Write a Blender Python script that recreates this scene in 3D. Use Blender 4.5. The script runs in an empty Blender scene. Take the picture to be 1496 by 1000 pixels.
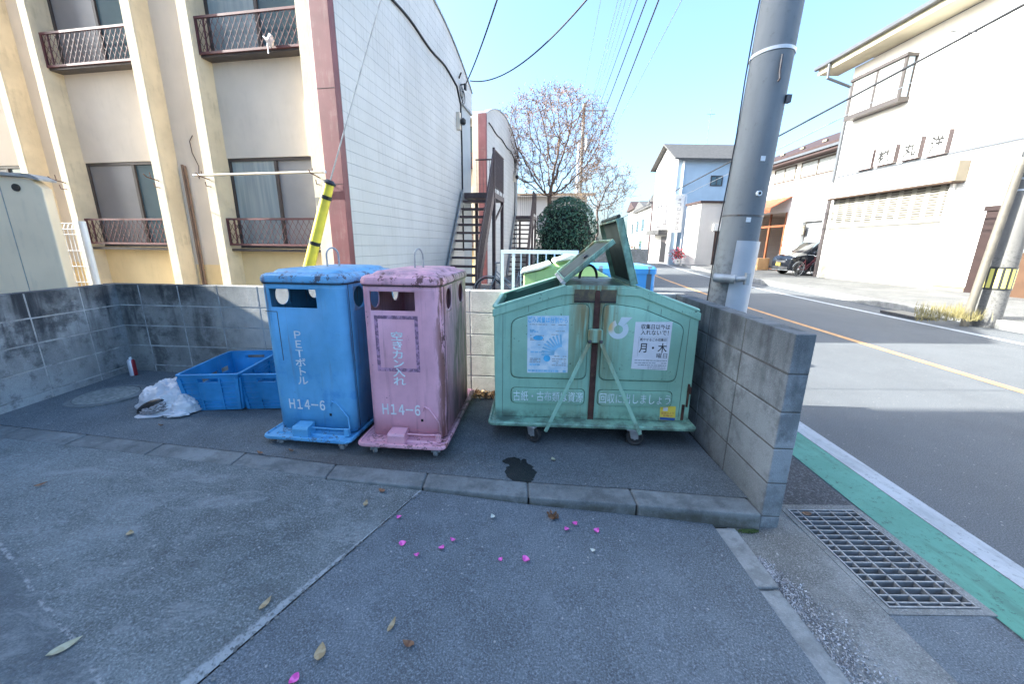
import bpy, bmesh, math, random
from mathutils import Vector, Matrix, Euler
random.seed(7)
PI = math.pi
R = math.radians
scene = bpy.context.scene
C = scene.collection

# ------------------------------------------------------------------ camera
CAM_H = 1.37
PITCH, ROLL, FPX = R(14.0), R(-0.57), 567.0
cp, sp = math.cos(PITCH), math.sin(PITCH)
_f = Vector((0, cp, -sp)); _r = Vector((1, 0, 0)); _d = Vector((0, -sp, -cp))
_c, _s = math.cos(ROLL), math.sin(ROLL)
_r2 = _c * _r + _s * _d
_d2 = -_s * _r + _c * _d
cam_data = bpy.data.cameras.new("camera")
cam = bpy.data.objects.new("camera", cam_data); C.objects.link(cam)
mw = Matrix.Identity(4)
for i in range(3):
    mw[i][0] = _r2[i]; mw[i][1] = -_d2[i]; mw[i][2] = -_f[i]
mw[2][3] = CAM_H
cam.matrix_world = mw
cam_data.sensor_width = 36.0
cam_data.lens = FPX / 1496 * 36
cam_data.clip_start = 0.05
cam_data.clip_end = 3000
scene.camera = cam

# ------------------------------------------------------------------ light
SUN_EL, SUN_AZ = R(29.5), R(0.7)          # light travels towards +X
world = bpy.data.worlds.new("World"); scene.world = world
world.use_nodes = True
wn = world.node_tree.nodes; wl = world.node_tree.links
sky = wn.new("ShaderNodeTexSky"); sky.sky_type = 'NISHITA'
sky.sun_disc = False
sky.sun_elevation = SUN_EL
sky.sun_rotation = R(270)
sky.air_density = 1.0; sky.dust_density = 4.0; sky.ozone_density = 1.0
wl.new(sky.outputs[0], wn["Background"].inputs[0])
wn["Background"].inputs[1].default_value = 0.065
sd = bpy.data.lights.new("sun", 'SUN'); sd.energy = 2.7; sd.angle = R(0.5); sd.color = (1.0, 0.86, 0.68)
sun = bpy.data.objects.new("sun", sd); C.objects.link(sun)
trav = Vector((math.cos(SUN_EL) * math.cos(SUN_AZ), math.cos(SUN_EL) * math.sin(SUN_AZ), -math.sin(SUN_EL)))
sun.rotation_euler = trav.to_track_quat('-Z', 'Y').to_euler()
scene.view_settings.view_transform = 'Standard'
scene.view_settings.look = 'None'
scene.view_settings.exposure = 3.1
scene.view_settings.gamma = 1.0
scene.view_settings.use_white_balance = True
scene.view_settings.white_balance_temperature = 5350
scene.view_settings.white_balance_tint = 4

# ------------------------------------------------------------------ helpers
def ray(px, py):
    return _r2 * ((px - 748) / FPX) + _d2 * ((py - 500) / FPX) + _f
def gz(px, py, z=0.0):                     # ground point seen at a photo pixel
    v = ray(px, py); t = (z - CAM_H) / v.z
    return Vector((v.x * t, v.y * t, z))
def gd(px, py, Y):                         # point seen at a photo pixel at a forward distance
    v = ray(px, py); t = Y / v.y
    return Vector((v.x * t, Y, CAM_H + v.z * t))

def node(nt, typ, **kw):
    n = nt.nodes.new(typ)
    for k, v in kw.items():
        if k in n.inputs.keys(): n.inputs[k].default_value = v
        else: setattr(n, k, v)
    return n

class Mt:
    """small wrapper for building procedural materials"""
    def __init__(s, name, rough=0.6, metal=0.0, spec=0.5):
        s.m = bpy.data.materials.new(name); s.m.use_nodes = True
        s.nt = s.m.node_tree; s.b = s.nt.nodes["Principled BSDF"]
        s.b.inputs["Roughness"].default_value = rough
        s.b.inputs["Metallic"].default_value = metal
        s.b.inputs["Specular IOR Level"].default_value = spec
        s.tc = s.nt.nodes.new("ShaderNodeTexCoord")
        s.co = s.tc.outputs["Object"]
        s.geo = None
    def L(s, a, b): s.nt.links.new(a, b)
    def world(s):
        g = s.nt.nodes.new("ShaderNodeNewGeometry"); s.co = g.outputs["Position"]; return s
    def mapped(s, scale, co=None):
        mp = s.nt.nodes.new("ShaderNodeMapping"); mp.inputs["Scale"].default_value = scale
        s.L(co or s.co, mp.inputs["Vector"]); return mp.outputs[0]
    def noise(s, scale, detail=4, rough=0.55, co=None, dist=0.0):
        n = node(s.nt, "ShaderNodeTexNoise"); n.inputs["Scale"].default_value = scale
        n.inputs["Detail"].default_value = detail; n.inputs["Roughness"].default_value = rough
        n.inputs["Distortion"].default_value = dist
        s.L(co or s.co, n.inputs["Vector"]); return n.outputs["Fac"]
    def voro(s, scale, feature='F1', co=None, out="Distance"):
        n = s.nt.nodes.new("ShaderNodeTexVoronoi"); n.feature = feature; n.inputs["Scale"].default_value = scale
        s.L(co or s.co, n.inputs["Vector"]); return n.outputs[out]
    def ramp(s, fac, a, b, ca=0.0, cb=1.0):
        mr = s.nt.nodes.new("ShaderNodeMapRange"); mr.interpolation_type = 'SMOOTHSTEP'
        mr.inputs["From Min"].default_value = a; mr.inputs["From Max"].default_value = b
        mr.inputs["To Min"].default_value = ca; mr.inputs["To Max"].default_value = cb
        s.L(fac, mr.inputs["Value"]); return mr.outputs[0]
    def math(s, op, a, b=None):
        n = s.nt.nodes.new("ShaderNodeMath"); n.operation = op
        for i, v in enumerate((a, b)):
            if v is None: continue
            if isinstance(v, (int, float)): n.inputs[i].default_value = v
            else: s.L(v, n.inputs[i])
        return n.outputs[0]
    def mix(s, fac, a, b, blend='MIX'):
        n = s.nt.nodes.new("ShaderNodeMix"); n.data_type = 'RGBA'; n.blend_type = blend
        if isinstance(fac, (int, float)): n.inputs[0].default_value = fac
        else: s.L(fac, n.inputs[0])
        for i, v in ((6, a), (7, b)):
            if isinstance(v, (tuple, list)): n.inputs[i].default_value = (*v[:3], 1)
            else: s.L(v, n.inputs[i])
        return n.outputs[2]
    def xyz(s, co=None):
        n = s.nt.nodes.new("ShaderNodeSeparateXYZ"); s.L(co or s.co, n.inputs[0]); return n.outputs
    def attr(s, name='var'):
        n = s.nt.nodes.new("ShaderNodeAttribute"); n.attribute_name = name; return n.outputs["Fac"]
    def color(s, c):
        if isinstance(c, (tuple, list)): s.b.inputs["Base Color"].default_value = (*c[:3], 1)
        else: s.L(c, s.b.inputs["Base Color"])
        return s
    def rough(s, r): s.L(r, s.b.inputs["Roughness"]); return s
    def bump(s, h, strength=0.3, dist=0.005):
        n = s.nt.nodes.new("ShaderNodeBump"); n.inputs["Strength"].default_value = strength
        n.inputs["Distance"].default_value = dist
        s.L(h, n.inputs["Height"]); s.L(n.outputs[0], s.b.inputs["Normal"]); return s

def plain(name, col, rough=0.5, var=0.12, scale=6.0, metal=0.0, bump=0.0, bscale=80, dirt=0.0, dcol=(0.05, 0.045, 0.04), spec=0.5, world=False):
    k = Mt(name, rough, metal, spec)
    if world: k.world()
    n = k.noise(scale, 5)
    lo = tuple(c * (1 - var) for c in col); hi = tuple(min(1, c * (1 + var)) for c in col)
    c = k.mix(k.ramp(n, 0.3, 0.7), lo, hi)
    if dirt:
        d = k.noise(scale * 2.3, 8, 0.65)
        st = k.noise(3.0, 6, 0.6, co=k.mapped((6, 6, 0.6)))
        c = k.mix(k.math('MULTIPLY', k.ramp(k.math('ADD', k.math('MULTIPLY', d, 0.5), k.math('MULTIPLY', st, 0.5)), 0.5, 0.68), dirt), c, dcol)
    k.color(c)
    if bump: k.bump(k.noise(bscale, 4), bump, 0.004)
    return k.m

class MB:
    """mesh builder: collects shapes, links them as ONE mesh object"""
    def __init__(s): s.v = []; s.f = []; s.val = []; s.cur = 0.5; s.rnd = False; s.mi = []; s.mat = 0
    def _val(s): return random.random() if s.rnd else s.cur
    def add(s, verts, faces):
        o = len(s.v); s.v += [Vector(p) for p in verts]
        q = s._val()
        for f in faces:
            s.f.append([o + i for i in f]); s.val.append(q); s.mi.append(s.mat)
        return s
    def box(s, a, b, mtx=None):
        x0, y0, z0 = a; x1, y1, z1 = b
        vs = [Vector(p) for p in ((x0,y0,z0),(x1,y0,z0),(x1,y1,z0),(x0,y1,z0),(x0,y0,z1),(x1,y0,z1),(x1,y1,z1),(x0,y1,z1))]
        if mtx: vs = [mtx @ p for p in vs]
        return s.add(vs, [(3,2,1,0),(4,5,6,7),(0,1,5,4),(1,2,6,5),(2,3,7,6),(3,0,4,7)])
    def cbox(s, c, size, rot=(0,0,0)):
        m = Matrix.Translation(Vector(c)) @ Euler(rot).to_matrix().to_4x4()
        h = [k / 2 for k in size]
        return s.box((-h[0],-h[1],-h[2]), (h[0],h[1],h[2]), m)
    def bar(s, p, q, w, t, up=(0,0,1)):
        p = Vector(p); q = Vector(q); d = (q - p); l = d.length; d.normalize()
        u = Vector(up)
        if abs(u.dot(d)) > 0.98: u = Vector((1,0,0))
        a = d.cross(u).normalized(); b = a.cross(d).normalized()
        m = Matrix.Translation(p) @ Matrix(((a.x,d.x,b.x,0),(a.y,d.y,b.y,0),(a.z,d.z,b.z,0),(0,0,0,1)))
        return s.box((-w/2,0,-t/2), (w/2,l,t/2), m)
    def tube(s, pts, r, n=8, caps=True, closed=False):
        pts = [Vector(p) for p in pts]
        rs = r if isinstance(r, (list, tuple)) else [r] * len(pts)
        rings = []; prev = None
        for i, p in enumerate(pts):
            a = pts[i-1] if (i > 0 or closed) else p
            b = pts[(i+1) % len(pts)] if (i < len(pts)-1 or closed) else p
            d = (b - a).normalized()
            if prev is None:
                u = Vector((0,0,1)) if abs(d.z) < 0.95 else Vector((1,0,0))
                u = (u - d * u.dot(d)).normalized()
            else:
                u = (prev - d * prev.dot(d)).normalized()
            prev = u; w = d.cross(u)
            rings.append([p + (u * math.cos(2*PI*k/n) + w * math.sin(2*PI*k/n)) * rs[i] for k in range(n)])
        vs = [p for rg in rings for p in rg]; fs = []
        m = len(pts)
        for i in range(m if closed else m-1):
            j = (i+1) % m
            for k in range(n):
                fs.append((i*n+k, i*n+(k+1)%n, j*n+(k+1)%n, j*n+k))
        if caps and not closed:
            fs.append(tuple(range(n))[::-1]); fs.append(tuple((m-1)*n+k for k in range(n)))
        return s.add(vs, fs)
    def cyl(s, c, r, h, n=20, axis='Z', r2=None):
        c = Vector(c); ax = {'X':Vector((1,0,0)),'Y':Vector((0,1,0)),'Z':Vector((0,0,1))}[axis]
        return s.tube([c, c + ax * h], [r, r if r2 is None else r2], n)
    def lathe(s, prof, c=(0,0,0), n=20):
        c = Vector(c); vs = []; fs = []
        for (r, z) in prof:
            for k in range(n): vs.append(c + Vector((r*math.cos(2*PI*k/n), r*math.sin(2*PI*k/n), z)))
        for i in range(len(prof)-1):
            for k in range(n): fs.append((i*n+k, i*n+(k+1)%n, (i+1)*n+(k+1)%n, (i+1)*n+k))
        if prof[0][0] > 1e-5: fs.append(tuple(range(n))[::-1])
        if prof[-1][0] > 1e-5: fs.append(tuple((len(prof)-1)*n+k for k in range(n)))
        return s.add(vs, fs)
    def prism(s, poly, fn, t0, t1):
        """poly: 2d points; fn(a,b,t)->3d"""
        n = len(poly); vs = [fn(a, b, t0) for a, b in poly] + [fn(a, b, t1) for a, b in poly]
        fs = [tuple(range(n)), tuple(range(2*n-1, n-1, -1))]
        for i in range(n): fs.append((i, (i+1)%n, n+(i+1)%n, n+i))
        return s.add(vs, fs)
    def loft(s, rings, cap0=True, cap1=True):
        n = len(rings[0]); vs = [p for r in rings for p in r]; fs = []
        for i in range(len(rings)-1):
            for k in range(n): fs.append((i*n+k, i*n+(k+1)%n, (i+1)*n+(k+1)%n, (i+1)*n+k))
        if cap0: fs.append(tuple(range(n))[::-1])
        if cap1: fs.append(tuple((len(rings)-1)*n+k for k in range(n)))
        return s.add(vs, fs)
    def grid(s, fn, us, vs_):
        V = [fn(u, v) for v in vs_ for u in us]; n = len(us); fs = []
        for j in range(len(vs_)-1):
            for i in range(n-1): fs.append((j*n+i, j*n+i+1, (j+1)*n+i+1, (j+1)*n+i))
        return s.add(V, fs)
    def build(s, name, mat, parent=None, smooth=False, bevel=0.0, seg=2, fix=True, solid=0.0):
        me = bpy.data.meshes.new(name)
        me.from_pydata([tuple(p) for p in s.v], [], s.f)
        if fix:
            bm = bmesh.new(); bm.from_mesh(me)
            bmesh.ops.recalc_face_normals(bm, faces=bm.faces)
            bm.to_mesh(me); bm.free()
        at = me.attributes.new('var', 'FLOAT', 'FACE')
        if len(at.data) == len(s.val): at.data.foreach_set('value', s.val)
        if isinstance(mat, (list, tuple)):
            for m_ in mat: me.materials.append(m_)
            me.polygons.foreach_set('material_index', s.mi)
        else: me.materials.append(mat)
        if smooth:
            me.polygons.foreach_set('use_smooth', [True]*len(me.polygons))
            me.set_sharp_from_angle(angle=R(35))
        o = bpy.data.objects.new(name, me); C.objects.link(o)
        if parent: o.parent = parent
        if solid:
            md = o.modifiers.new('solid', 'SOLIDIFY'); md.thickness = solid; md.offset = -1
        if bevel:
            md = o.modifiers.new('bevel', 'BEVEL'); md.width = bevel; md.segments = seg
            md.limit_method = 'ANGLE'; md.angle_limit = R(40)
        return o

def tag(o, label, cat, group=None, kind=None):
    if label: o['label'] = label
    if cat: o['category'] = cat
    if group: o['group'] = group
    if kind: o['kind'] = kind
    return o
def thing(name, label, cat, loc=(0,0,0), rotz=0.0, group=None):
    o = bpy.data.objects.new(name, None); C.objects.link(o)
    o.empty_display_size = 0.2
    o.location = loc; o.rotation_euler = (0, 0, rotz)
    return tag(o, label, cat, group)
def struct(o): o['kind'] = 'structure'; return o
def dup(root, loc, rotz, label=None, parent=None):
    r = root.copy(); C.objects.link(r); r.location = loc; r.rotation_euler = (0, 0, rotz)
    if parent: r.parent = parent
    if label: r['label'] = label
    for ch in list(root.children):
        c = ch.copy(); C.objects.link(c); c.parent = r
        for g in ch.children:
            d = g.copy(); C.objects.link(d); d.parent = c
    return r

def rrect(x0, x1, y0, y1, r, n=5):
    """rounded rectangle outline, ccw"""
    pts = []
    for cx, cy, a0 in ((x1-r, y1-r, 0), (x0+r, y1-r, PI/2), (x0+r, y0+r, PI), (x1-r, y0+r, 3*PI/2)):
        for k in range(n+1):
            a = a0 + PI/2*k/n; pts.append((cx + r*math.cos(a), cy + r*math.sin(a)))
    return pts
def ringz(o, z): return [Vector((x, y, z)) for x, y in o]

def lettering(name, body, x0, z0, x1, z1, mtx, mat, parent, bold=0.0, stack=False, label=None):
    """flat painted letters fitted in the box x0..x1, z0..z1 of the plane given by mtx (x right, y up)"""
    lines = list(body) if stack else [body]
    txt = "\n".join(lines)
    cu = bpy.data.curves.new(name, 'FONT'); cu.body = txt
    cu.align_x = 'CENTER' if stack else 'LEFT'
    cu.space_line = 0.95
    cu.offset = bold
    if 'Ｈ' in body: cu.space_character = 0.66
    cu.resolution_u = 3
    o = bpy.data.objects.new(name, cu); C.objects.link(o)
    bpy.context.view_layer.update()
    me = bpy.data.meshes.new_from_object(o.evaluated_get(bpy.context.evaluated_depsgraph_get()))
    bpy.data.objects.remove(o)
    if len(me.vertices) == 0: return None
    xs = [v.co.x for v in me.vertices]; ys = [v.co.y for v in me.vertices]
    ax, bx, ay, by = min(xs), max(xs), min(ys), max(ys)
    sx = (x1-x0)/max(bx-ax, 1e-6); sy = (z1-z0)/max(by-ay, 1e-6)
    for v in me.vertices:
        v.co = mtx @ Vector((x0 + (v.co.x-ax)*sx, z0 + (v.co.y-ay)*sy, 0))
    me.name = name
    me.materials.clear(); me.materials.append(mat)
    p = bpy.data.objects.new(name, me); C.objects.link(p)
    if parent: p.parent = parent
    if label: p['label'] = label
    return p
FRONT = lambda y: Matrix(((1,0,0,0),(0,0,-1,y),(0,1,0,0),(0,0,0,1)))       # faces -Y, x right
LEFTW = lambda x: Matrix(((0,0,-1,x),(-1,0,0,0),(0,1,0,0),(0,0,0,1)))      # faces -X, x -> -Y

# ------------------------------------------------------------------ materials
def asphalt(name, col, spk=0.5, patch=0.25, stain=None, tint=(0.9, 0.95, 1.0), sc=1.0, dust=0.0):
    k = Mt(name, 0.85, 0, 0.35).world()
    big = k.noise(0.9, 5, 0.6); mid = k.noise(5.0, 8, 0.7); fine = k.noise(150*sc, 4, 0.75); v = k.voro(150*sc)
    c0 = tuple(c*(1-patch) for c in col); c1 = tuple(c*(1+patch) for c in col)
    c = k.mix(k.ramp(k.math('ADD', k.math('MULTIPLY', big, 0.6), k.math('MULTIPLY', mid, 0.4)), 0.36, 0.64), c0, c1)
    c = k.mix(k.math('MULTIPLY', k.ramp(fine, 0.51, 0.64), spk), c, tuple(min(1, x*2.7+0.03) for x in col))
    c = k.mix(k.math('MULTIPLY', k.ramp(fine, 0.47, 0.36), 0.7), c, tuple(x*0.35 for x in col))
    sp = k.voro(38*sc, out="Color"); sx = k.xyz(sp)
    c = k.mix(k.math('MULTIPLY', k.math('MULTIPLY', k.ramp(sx[0], 0.93, 0.95), k.ramp(k.voro(38*sc), 0.25, 0.1)), 0.6), c, (0.45, 0.44, 0.42))
    if dust:
        dn = k.noise(2.2, 8, 0.7)
        c = k.mix(k.math('MULTIPLY', k.ramp(dn, 0.5, 0.72), dust), c, tuple(min(1, x*2.0+0.04) for x in col))
    if stain: c = stain(k, c)
    k.color(c)
    k.bump(k.math('ADD', fine, k.math('MULTIPLY', v, 0.6)), 0.55, 0.004)
    return k.m

def concrete(name, col, dark=0.5, top=None, speck=0.3, sc=1.0, streaks=True, scol=(0.035, 0.038, 0.042), rgh=(0.6, 0.006), clean_lit=False, foot=False):
    k = Mt(name, 0.9, 0, 0.3).world()
    big = k.noise(1.6*sc, 6, 0.65); mid = k.noise(9*sc, 8, 0.7); fine = k.noise(160, 3)
    c = k.mix(k.ramp(big, 0.32, 0.68), tuple(x*0.72 for x in col), tuple(x*1.18 for x in col))
    c = k.mix(k.math('MULTIPLY', k.ramp(k.attr(), 0, 1), 0.22), c, tuple(x*0.55 for x in col))
    c = k.mix(k.math('MULTIPLY', k.ramp(fine, 0.5, 0.72), speck), c, tuple(min(1, x*1.7) for x in col))
    c = k.mix(k.math('MULTIPLY', k.ramp(mid, 0.50, 0.72), dark*0.8), c, tuple(x*0.35 for x in col)); c = k.mix(k.math('MULTIPLY', k.ramp(k.noise(3.3*sc, 8, 0.72), 0.47, 0.62), dark*0.75), c, scol)
    if streaks:
        st = k.noise(7.0, 7, 0.62, co=k.mapped((1.0, 1.0, 0.12)))
        m = k.ramp(st, 0.45, 0.66)
        if top is not None:
            z = k.xyz()[2]
            m = k.math('MULTIPLY', m, k.ramp(k.math('ADD', z, k.math('MULTIPLY', k.noise(3.0, 5), 0.35)), top[0], top[1]))
        c = k.mix(k.math('MULTIPLY', m, dark), c, scol)
        if top is not None:
            tz = k.ramp(k.math('ADD', k.xyz()[2], k.math('MULTIPLY', k.math('SUBTRACT', k.noise(5.5, 7, 0.7), 0.5), 0.5)), 0.72, 1.0)
            c = k.mix(k.math('MULTIPLY', tz, dark*0.72), c, scol)
    if foot:
        ft = k.math('MULTIPLY', k.ramp(k.xyz()[2], -0.008, -0.045), k.ramp(k.noise(7, 7, 0.7), 0.30, 0.60))
        c = k.mix(k.math('MULTIPLY', ft, 0.75), c, (0.062, 0.060, 0.040))
    if clean_lit:  # right stretch: clean concrete, coloured paler still so it reads as sunlit
        lit_ = k.ramp(k.math('ADD', k.xyz()[0], k.math('MULTIPLY', k.noise(4, 5), 0.8)), -2.7, -1.9)
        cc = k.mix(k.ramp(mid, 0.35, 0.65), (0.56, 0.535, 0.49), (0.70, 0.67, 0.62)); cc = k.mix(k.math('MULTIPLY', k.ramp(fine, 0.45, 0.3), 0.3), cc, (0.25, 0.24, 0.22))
        c = k.mix(k.math('MULTIPLY', lit_, 0.92), c, cc)
    k.color(c); k.bump(k.math('ADD', fine, mid), *rgh)
    return k.m

def paint_metal(name, col, rust=0.5, fade=0.2, rough=0.45, edge=None, rustcol=(0.10, 0.035, 0.018), streak=0.4, dirty=(0.12, 0.13, 0.12), extra=None):
    k = Mt(name, rough, 0, 0.45)
    n1 = k.noise(2.6, 5, 0.6); n2 = k.noise(11, 8, 0.7); n3 = k.noise(38, 6, 0.7)
    c = k.mix(k.ramp(n1, 0.3, 0.72), tuple(x*(1-fade) for x in col), tuple(min(1, x*(1+fade)+0.02) for x in col))
    st = k.noise(5.0, 7, 0.65, co=k.mapped((5, 5, 0.35)))
    c = k.mix(k.math('MULTIPLY', k.ramp(st, 0.52, 0.75), streak), c, dirty)
    m = k.ramp(k.math('ADD', k.math('MULTIPLY', n2, 0.5), k.math('MULTIPLY', k.noise(55, 5, 0.7), 0.5)), 0.605, 0.63)
    if edge:
        e = edge(k)
        n4 = k.noise(75, 5, 0.7); ch = k.ramp(k.math('ADD', k.math('MULTIPLY', n2, 0.45), k.math('ADD', k.math('MULTIPLY', n3, 0.35), k.math('MULTIPLY', n4, 0.2))), 0.53, 0.56)
        m = k.math('MAXIMUM', k.math('MULTIPLY', m, rust), k.math('MULTIPLY', ch, e))
    else: m = k.math('MULTIPLY', m, rust)
    if edge:                               # rust runs below the lid, and small scratches
        z_ = k.xyz()[2]; dr = k.noise(22, 5, 0.6, co=k.mapped((1.0, 1.0, 0.055)))
        c = k.mix(k.math('MULTIPLY', k.math('MULTIPLY', k.ramp(dr, 0.58, 0.68), k.ramp(z_, 0.35, 1.12, 0.05, 0.75)), k.ramp(z_, 1.20, 1.13)), c, (0.16, 0.075, 0.045))
        sc = k.noise(30, 6, 0.75, co=k.mapped((1.0, 1.0, 2.6)), dist=1.2); c = k.mix(k.math('MULTIPLY', k.ramp(sc, 0.64, 0.68), 0.45), c, tuple(min(1, x*0.45+0.02) for x in col))
        lidm = k.math('MULTIPLY', k.ramp(z_, 1.118, 1.128), k.ramp(k.noise(4.5, 8, 0.72), 0.46, 0.68)); c = k.mix(k.math('MULTIPLY', lidm, 0.6), c, (0.20, 0.135, 0.12))
    if extra: c = extra(k, c)
    c = k.mix(m, c, rustcol)
    k.color(c)
    k.rough(k.math('ADD', k.math('MULTIPLY', m, 0.35), rough))
    k.bump(k.math('ADD', k.math('MULTIPLY', n3, 0.3), k.math('MULTIPLY', n1, 2.0)), 0.10, 0.008)
    return k.m

def pad_stain(k, c):
    x, y, z = k.xyz()
    def ell(cx, cy, rx, ry):
        a = k.math('DIVIDE', k.math('SUBTRACT', x, cx), rx); b = k.math('DIVIDE', k.math('SUBTRACT', y, cy), ry)
        return k.math('ADD', k.math('MULTIPLY', a, a), k.math('MULTIPLY', b, b))
    d = k.math('MINIMUM', ell(0.062, 2.15, 0.095, 0.125), ell(0.01, 2.28, 0.06, 0.05))
    d = k.math('MINIMUM', d, ell(0.085, 2.28, 0.02, 0.03))
    d = k.math('ADD', d, k.math('MULTIPLY', k.noise(24, 4, 0.6), 1.6))
    m = k.ramp(d, 1.85, 1.75)
    oil = k.ramp(k.math('ADD', ell(-0.9, 2.3, 0.85, 0.22), k.math('MULTIPLY', k.noise(6, 6, 0.7), 1.4)), 1.7, 0.6)
    c = k.mix(k.math('MULTIPLY', oil, 0.5), c, (0.055, 0.042, 0.03))
    k.rough(k.ramp(m, 0, 1, 0.85, 0.25))
    return k.mix(k.math('MULTIPLY', m, 0.9), c, (0.009, 0.010, 0.012))

M = {}
M['pad'] = asphalt('yard_asphalt', (0.110, 0.124, 0.134), 0.5, 0.22, pad_stain, dust=0.25)
M['asphalt'] = asphalt('drive_asphalt', (0.116, 0.132, 0.148), 0.5, 0.2, dust=0.3)
def slab_wear(k, c):
    x, y, z = k.xyz()
    # older seam crossing the lower left of the slab: darker beyond it, pale broken line along it
    d = k.math('ADD', k.math('MULTIPLY', k.math('ADD', x, 1.76), 0.470), k.math('MULTIPLY', k.math('SUBTRACT', y, 1.18), 0.883))
    d = k.math('ADD', d, k.math('MULTIPLY', k.math('SUBTRACT', k.noise(9, 4), 0.5), 0.03))
    nr = k.ramp(k.math('ADD', y, k.math('MULTIPLY', x, 0.1)), 1.75, 1.35)
    c = k.mix(k.math('MULTIPLY', k.math('MULTIPLY', k.ramp(d, 0.04, -0.04), 0.55), nr), c, (0.085, 0.098, 0.112))
    ln = k.math('MULTIPLY', k.ramp(k.math('ABSOLUTE', d), 0.010, 0.003), k.ramp(k.noise(30, 4, 0.7), 0.48, 0.60))
    c = k.mix(k.math('MULTIPLY', ln, k.math('MULTIPLY', nr, 0.7)), c, (0.36, 0.37, 0.37))
    sw = k.noise(3.6, 12, 0.80, co=k.mapped((1.0, 2.0, 1.0)), dist=0.5)
    c = k.mix(k.math('MULTIPLY', k.ramp(sw, 0.49, 0.66), 0.60), c, (0.270, 0.290, 0.295))
    d2 = k.math('ADD', k.math('ADD', x, 0.506+0.455*2.022), k.math('MULTIPLY', y, -0.455))
    wd = k.ramp(y, 1.75, 0.95, 0.006, 0.050)
    sm = k.math('MULTIPLY', k.ramp(k.math('ADD', k.math('DIVIDE', d2, wd), k.math('MULTIPLY', k.noise(22, 7, 0.75), 1.3)), -0.45, -0.15), k.ramp(k.noise(48, 6, 0.7), 0.36, 0.5))
    c = k.mix(k.math('MULTIPLY', sm, 0.75), c, (0.36, 0.385, 0.40))
    return k.mix(k.math('MULTIPLY', k.ramp(sw, 0.46, 0.32), 0.55), c, (0.080, 0.088, 0.090))
M['slab'] = asphalt('drive_concrete', (0.132, 0.148, 0.152), 0.5, 0.25, slab_wear, dust=0.4, sc=0.8)
M['road'] = asphalt('road_asphalt', (0.112, 0.116, 0.120), 0.45, 0.1)
M['verge'] = asphalt('verge_asphalt', (0.062, 0.064, 0.070), 0.7, 0.2, sc=0.55)
M['vergec'] = asphalt('verge_concrete', (0.165, 0.168, 0.162), 0.4, 0.35, dust=0.4)
M['ground'] = asphalt('ground_asphalt', (0.12, 0.118, 0.11), 0.4, 0.2)
M['lot'] = asphalt('lot_asphalt', (0.10, 0.10, 0.10), 0.4, 0.25)
M['walk'] = asphalt('pavement_concrete', (0.125, 0.122, 0.115), 0.3, 0.2, dust=0.4)
M['kerb'] = concrete('kerb_concrete', (0.195, 0.208, 0.210), 0.45, None, 0.35, 2.0, False, foot=True)
M['edge'] = concrete('edge_strip_concrete', (0.25, 0.258, 0.255), 0.4, None, 0.35, 2.0, False)
M['kerbfar'] = concrete('far_kerb_concrete', (0.30, 0.295, 0.28), 0.3, None, 0.3, 2.0, False)
M['block_l'] = concrete('block_wall_stained', (0.33, 0.345, 0.35), 0.95, (0.45, 1.0), 0.3, scol=(0.028, 0.032, 0.040))
M['block_b'] = concrete('block_wall_back', (0.34, 0.345, 0.335), 0.85, (0.25, 1.05), 0.3, rgh=(1.0, 0.02), clean_lit=True)
M['block_r'] = concrete('block_wall_grey', (0.262, 0.282, 0.295), 0.6, (0.55, 1.15), 0.35)
M['mortar'] = concrete('mortar', (0.13, 0.13, 0.125), 0.6, None, 0.2, 2, False)
M['mortar_l'] = concrete('pale_mortar', (0.42, 0.43, 0.43), 0.6, None, 0.2, 1.5, False)
M['white_line'] = plain('white_road_paint', (0.43, 0.44, 0.45), 0.7, 0.12, 9, dirt=0.7, dcol=(0.2, 0.2, 0.2), world=True)
M['green_line'] = plain('green_road_paint', (0.100, 0.270, 0.210), 0.75, 0.22, 14, dirt=0.6, dcol=(0.05, 0.085, 0.075), bump=0.5, bscale=120, world=True)
def worn(name, col, col2, under):
    k = Mt(name, 0.75, 0, 0.3).world()
    c = k.mix(k.ramp(k.noise(3.0, 6, 0.65), 0.35, 0.65), col, col2)
    sp = k.noise(34, 9, 0.82); c = k.mix(k.math('MULTIPLY', k.ramp(sp, 0.555, 0.60), 0.8), c, under)
    ty = k.noise(2.0, 7, 0.7, co=k.mapped((3.0, 0.5, 1.0))); c = k.mix(k.math('MULTIPLY', k.ramp(ty, 0.52, 0.68), 0.45), c, under)
    k.color(c); k.bump(k.noise(110, 4, 0.7), 0.5, 0.003); return k.m
M['white_line'] = worn('white_road_paint', (0.42, 0.43, 0.44), (0.50, 0.51, 0.52), (0.24, 0.245, 0.25))
M['green_line'] = worn('green_road_paint', (0.105, 0.275, 0.205), (0.130, 0.320, 0.245), (0.050, 0.110, 0.090))
M['orange_line'] = plain('orange_road_paint', (0.55, 0.30, 0.11), 0.7, 0.15, 6, world=True)
M['steel'] = plain('galvanised_steel', (0.36, 0.37, 0.38), 0.5, 0.2, 14, 0.5)
M['grate'] = plain('weathered_grate', (0.25, 0.26, 0.27), 0.6, 0.25, 20, 0.3)
M['dark_steel'] = plain('dark_steel', (0.10, 0.10, 0.105), 0.5, 0.25, 20, 0.5, dirt=0.5, dcol=(0.12, 0.05, 0.025))
M['pit'] = plain('pit_concrete', (0.06, 0.06, 0.06), 0.9, 0.3, 4)
M['rubber'] = plain('black_rubber', (0.030, 0.030, 0.032), 0.7, 0.2, 10)
M['black'] = plain('black_plastic', (0.015, 0.015, 0.016), 0.4, 0.2, 8)
M['wire'] = plain('cable_black', (0.02, 0.02, 0.022), 0.6, 0.1, 3)
M['wire_grey'] = plain('cable_grey', (0.16, 0.17, 0.19), 0.5, 0.1, 3)
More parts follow.
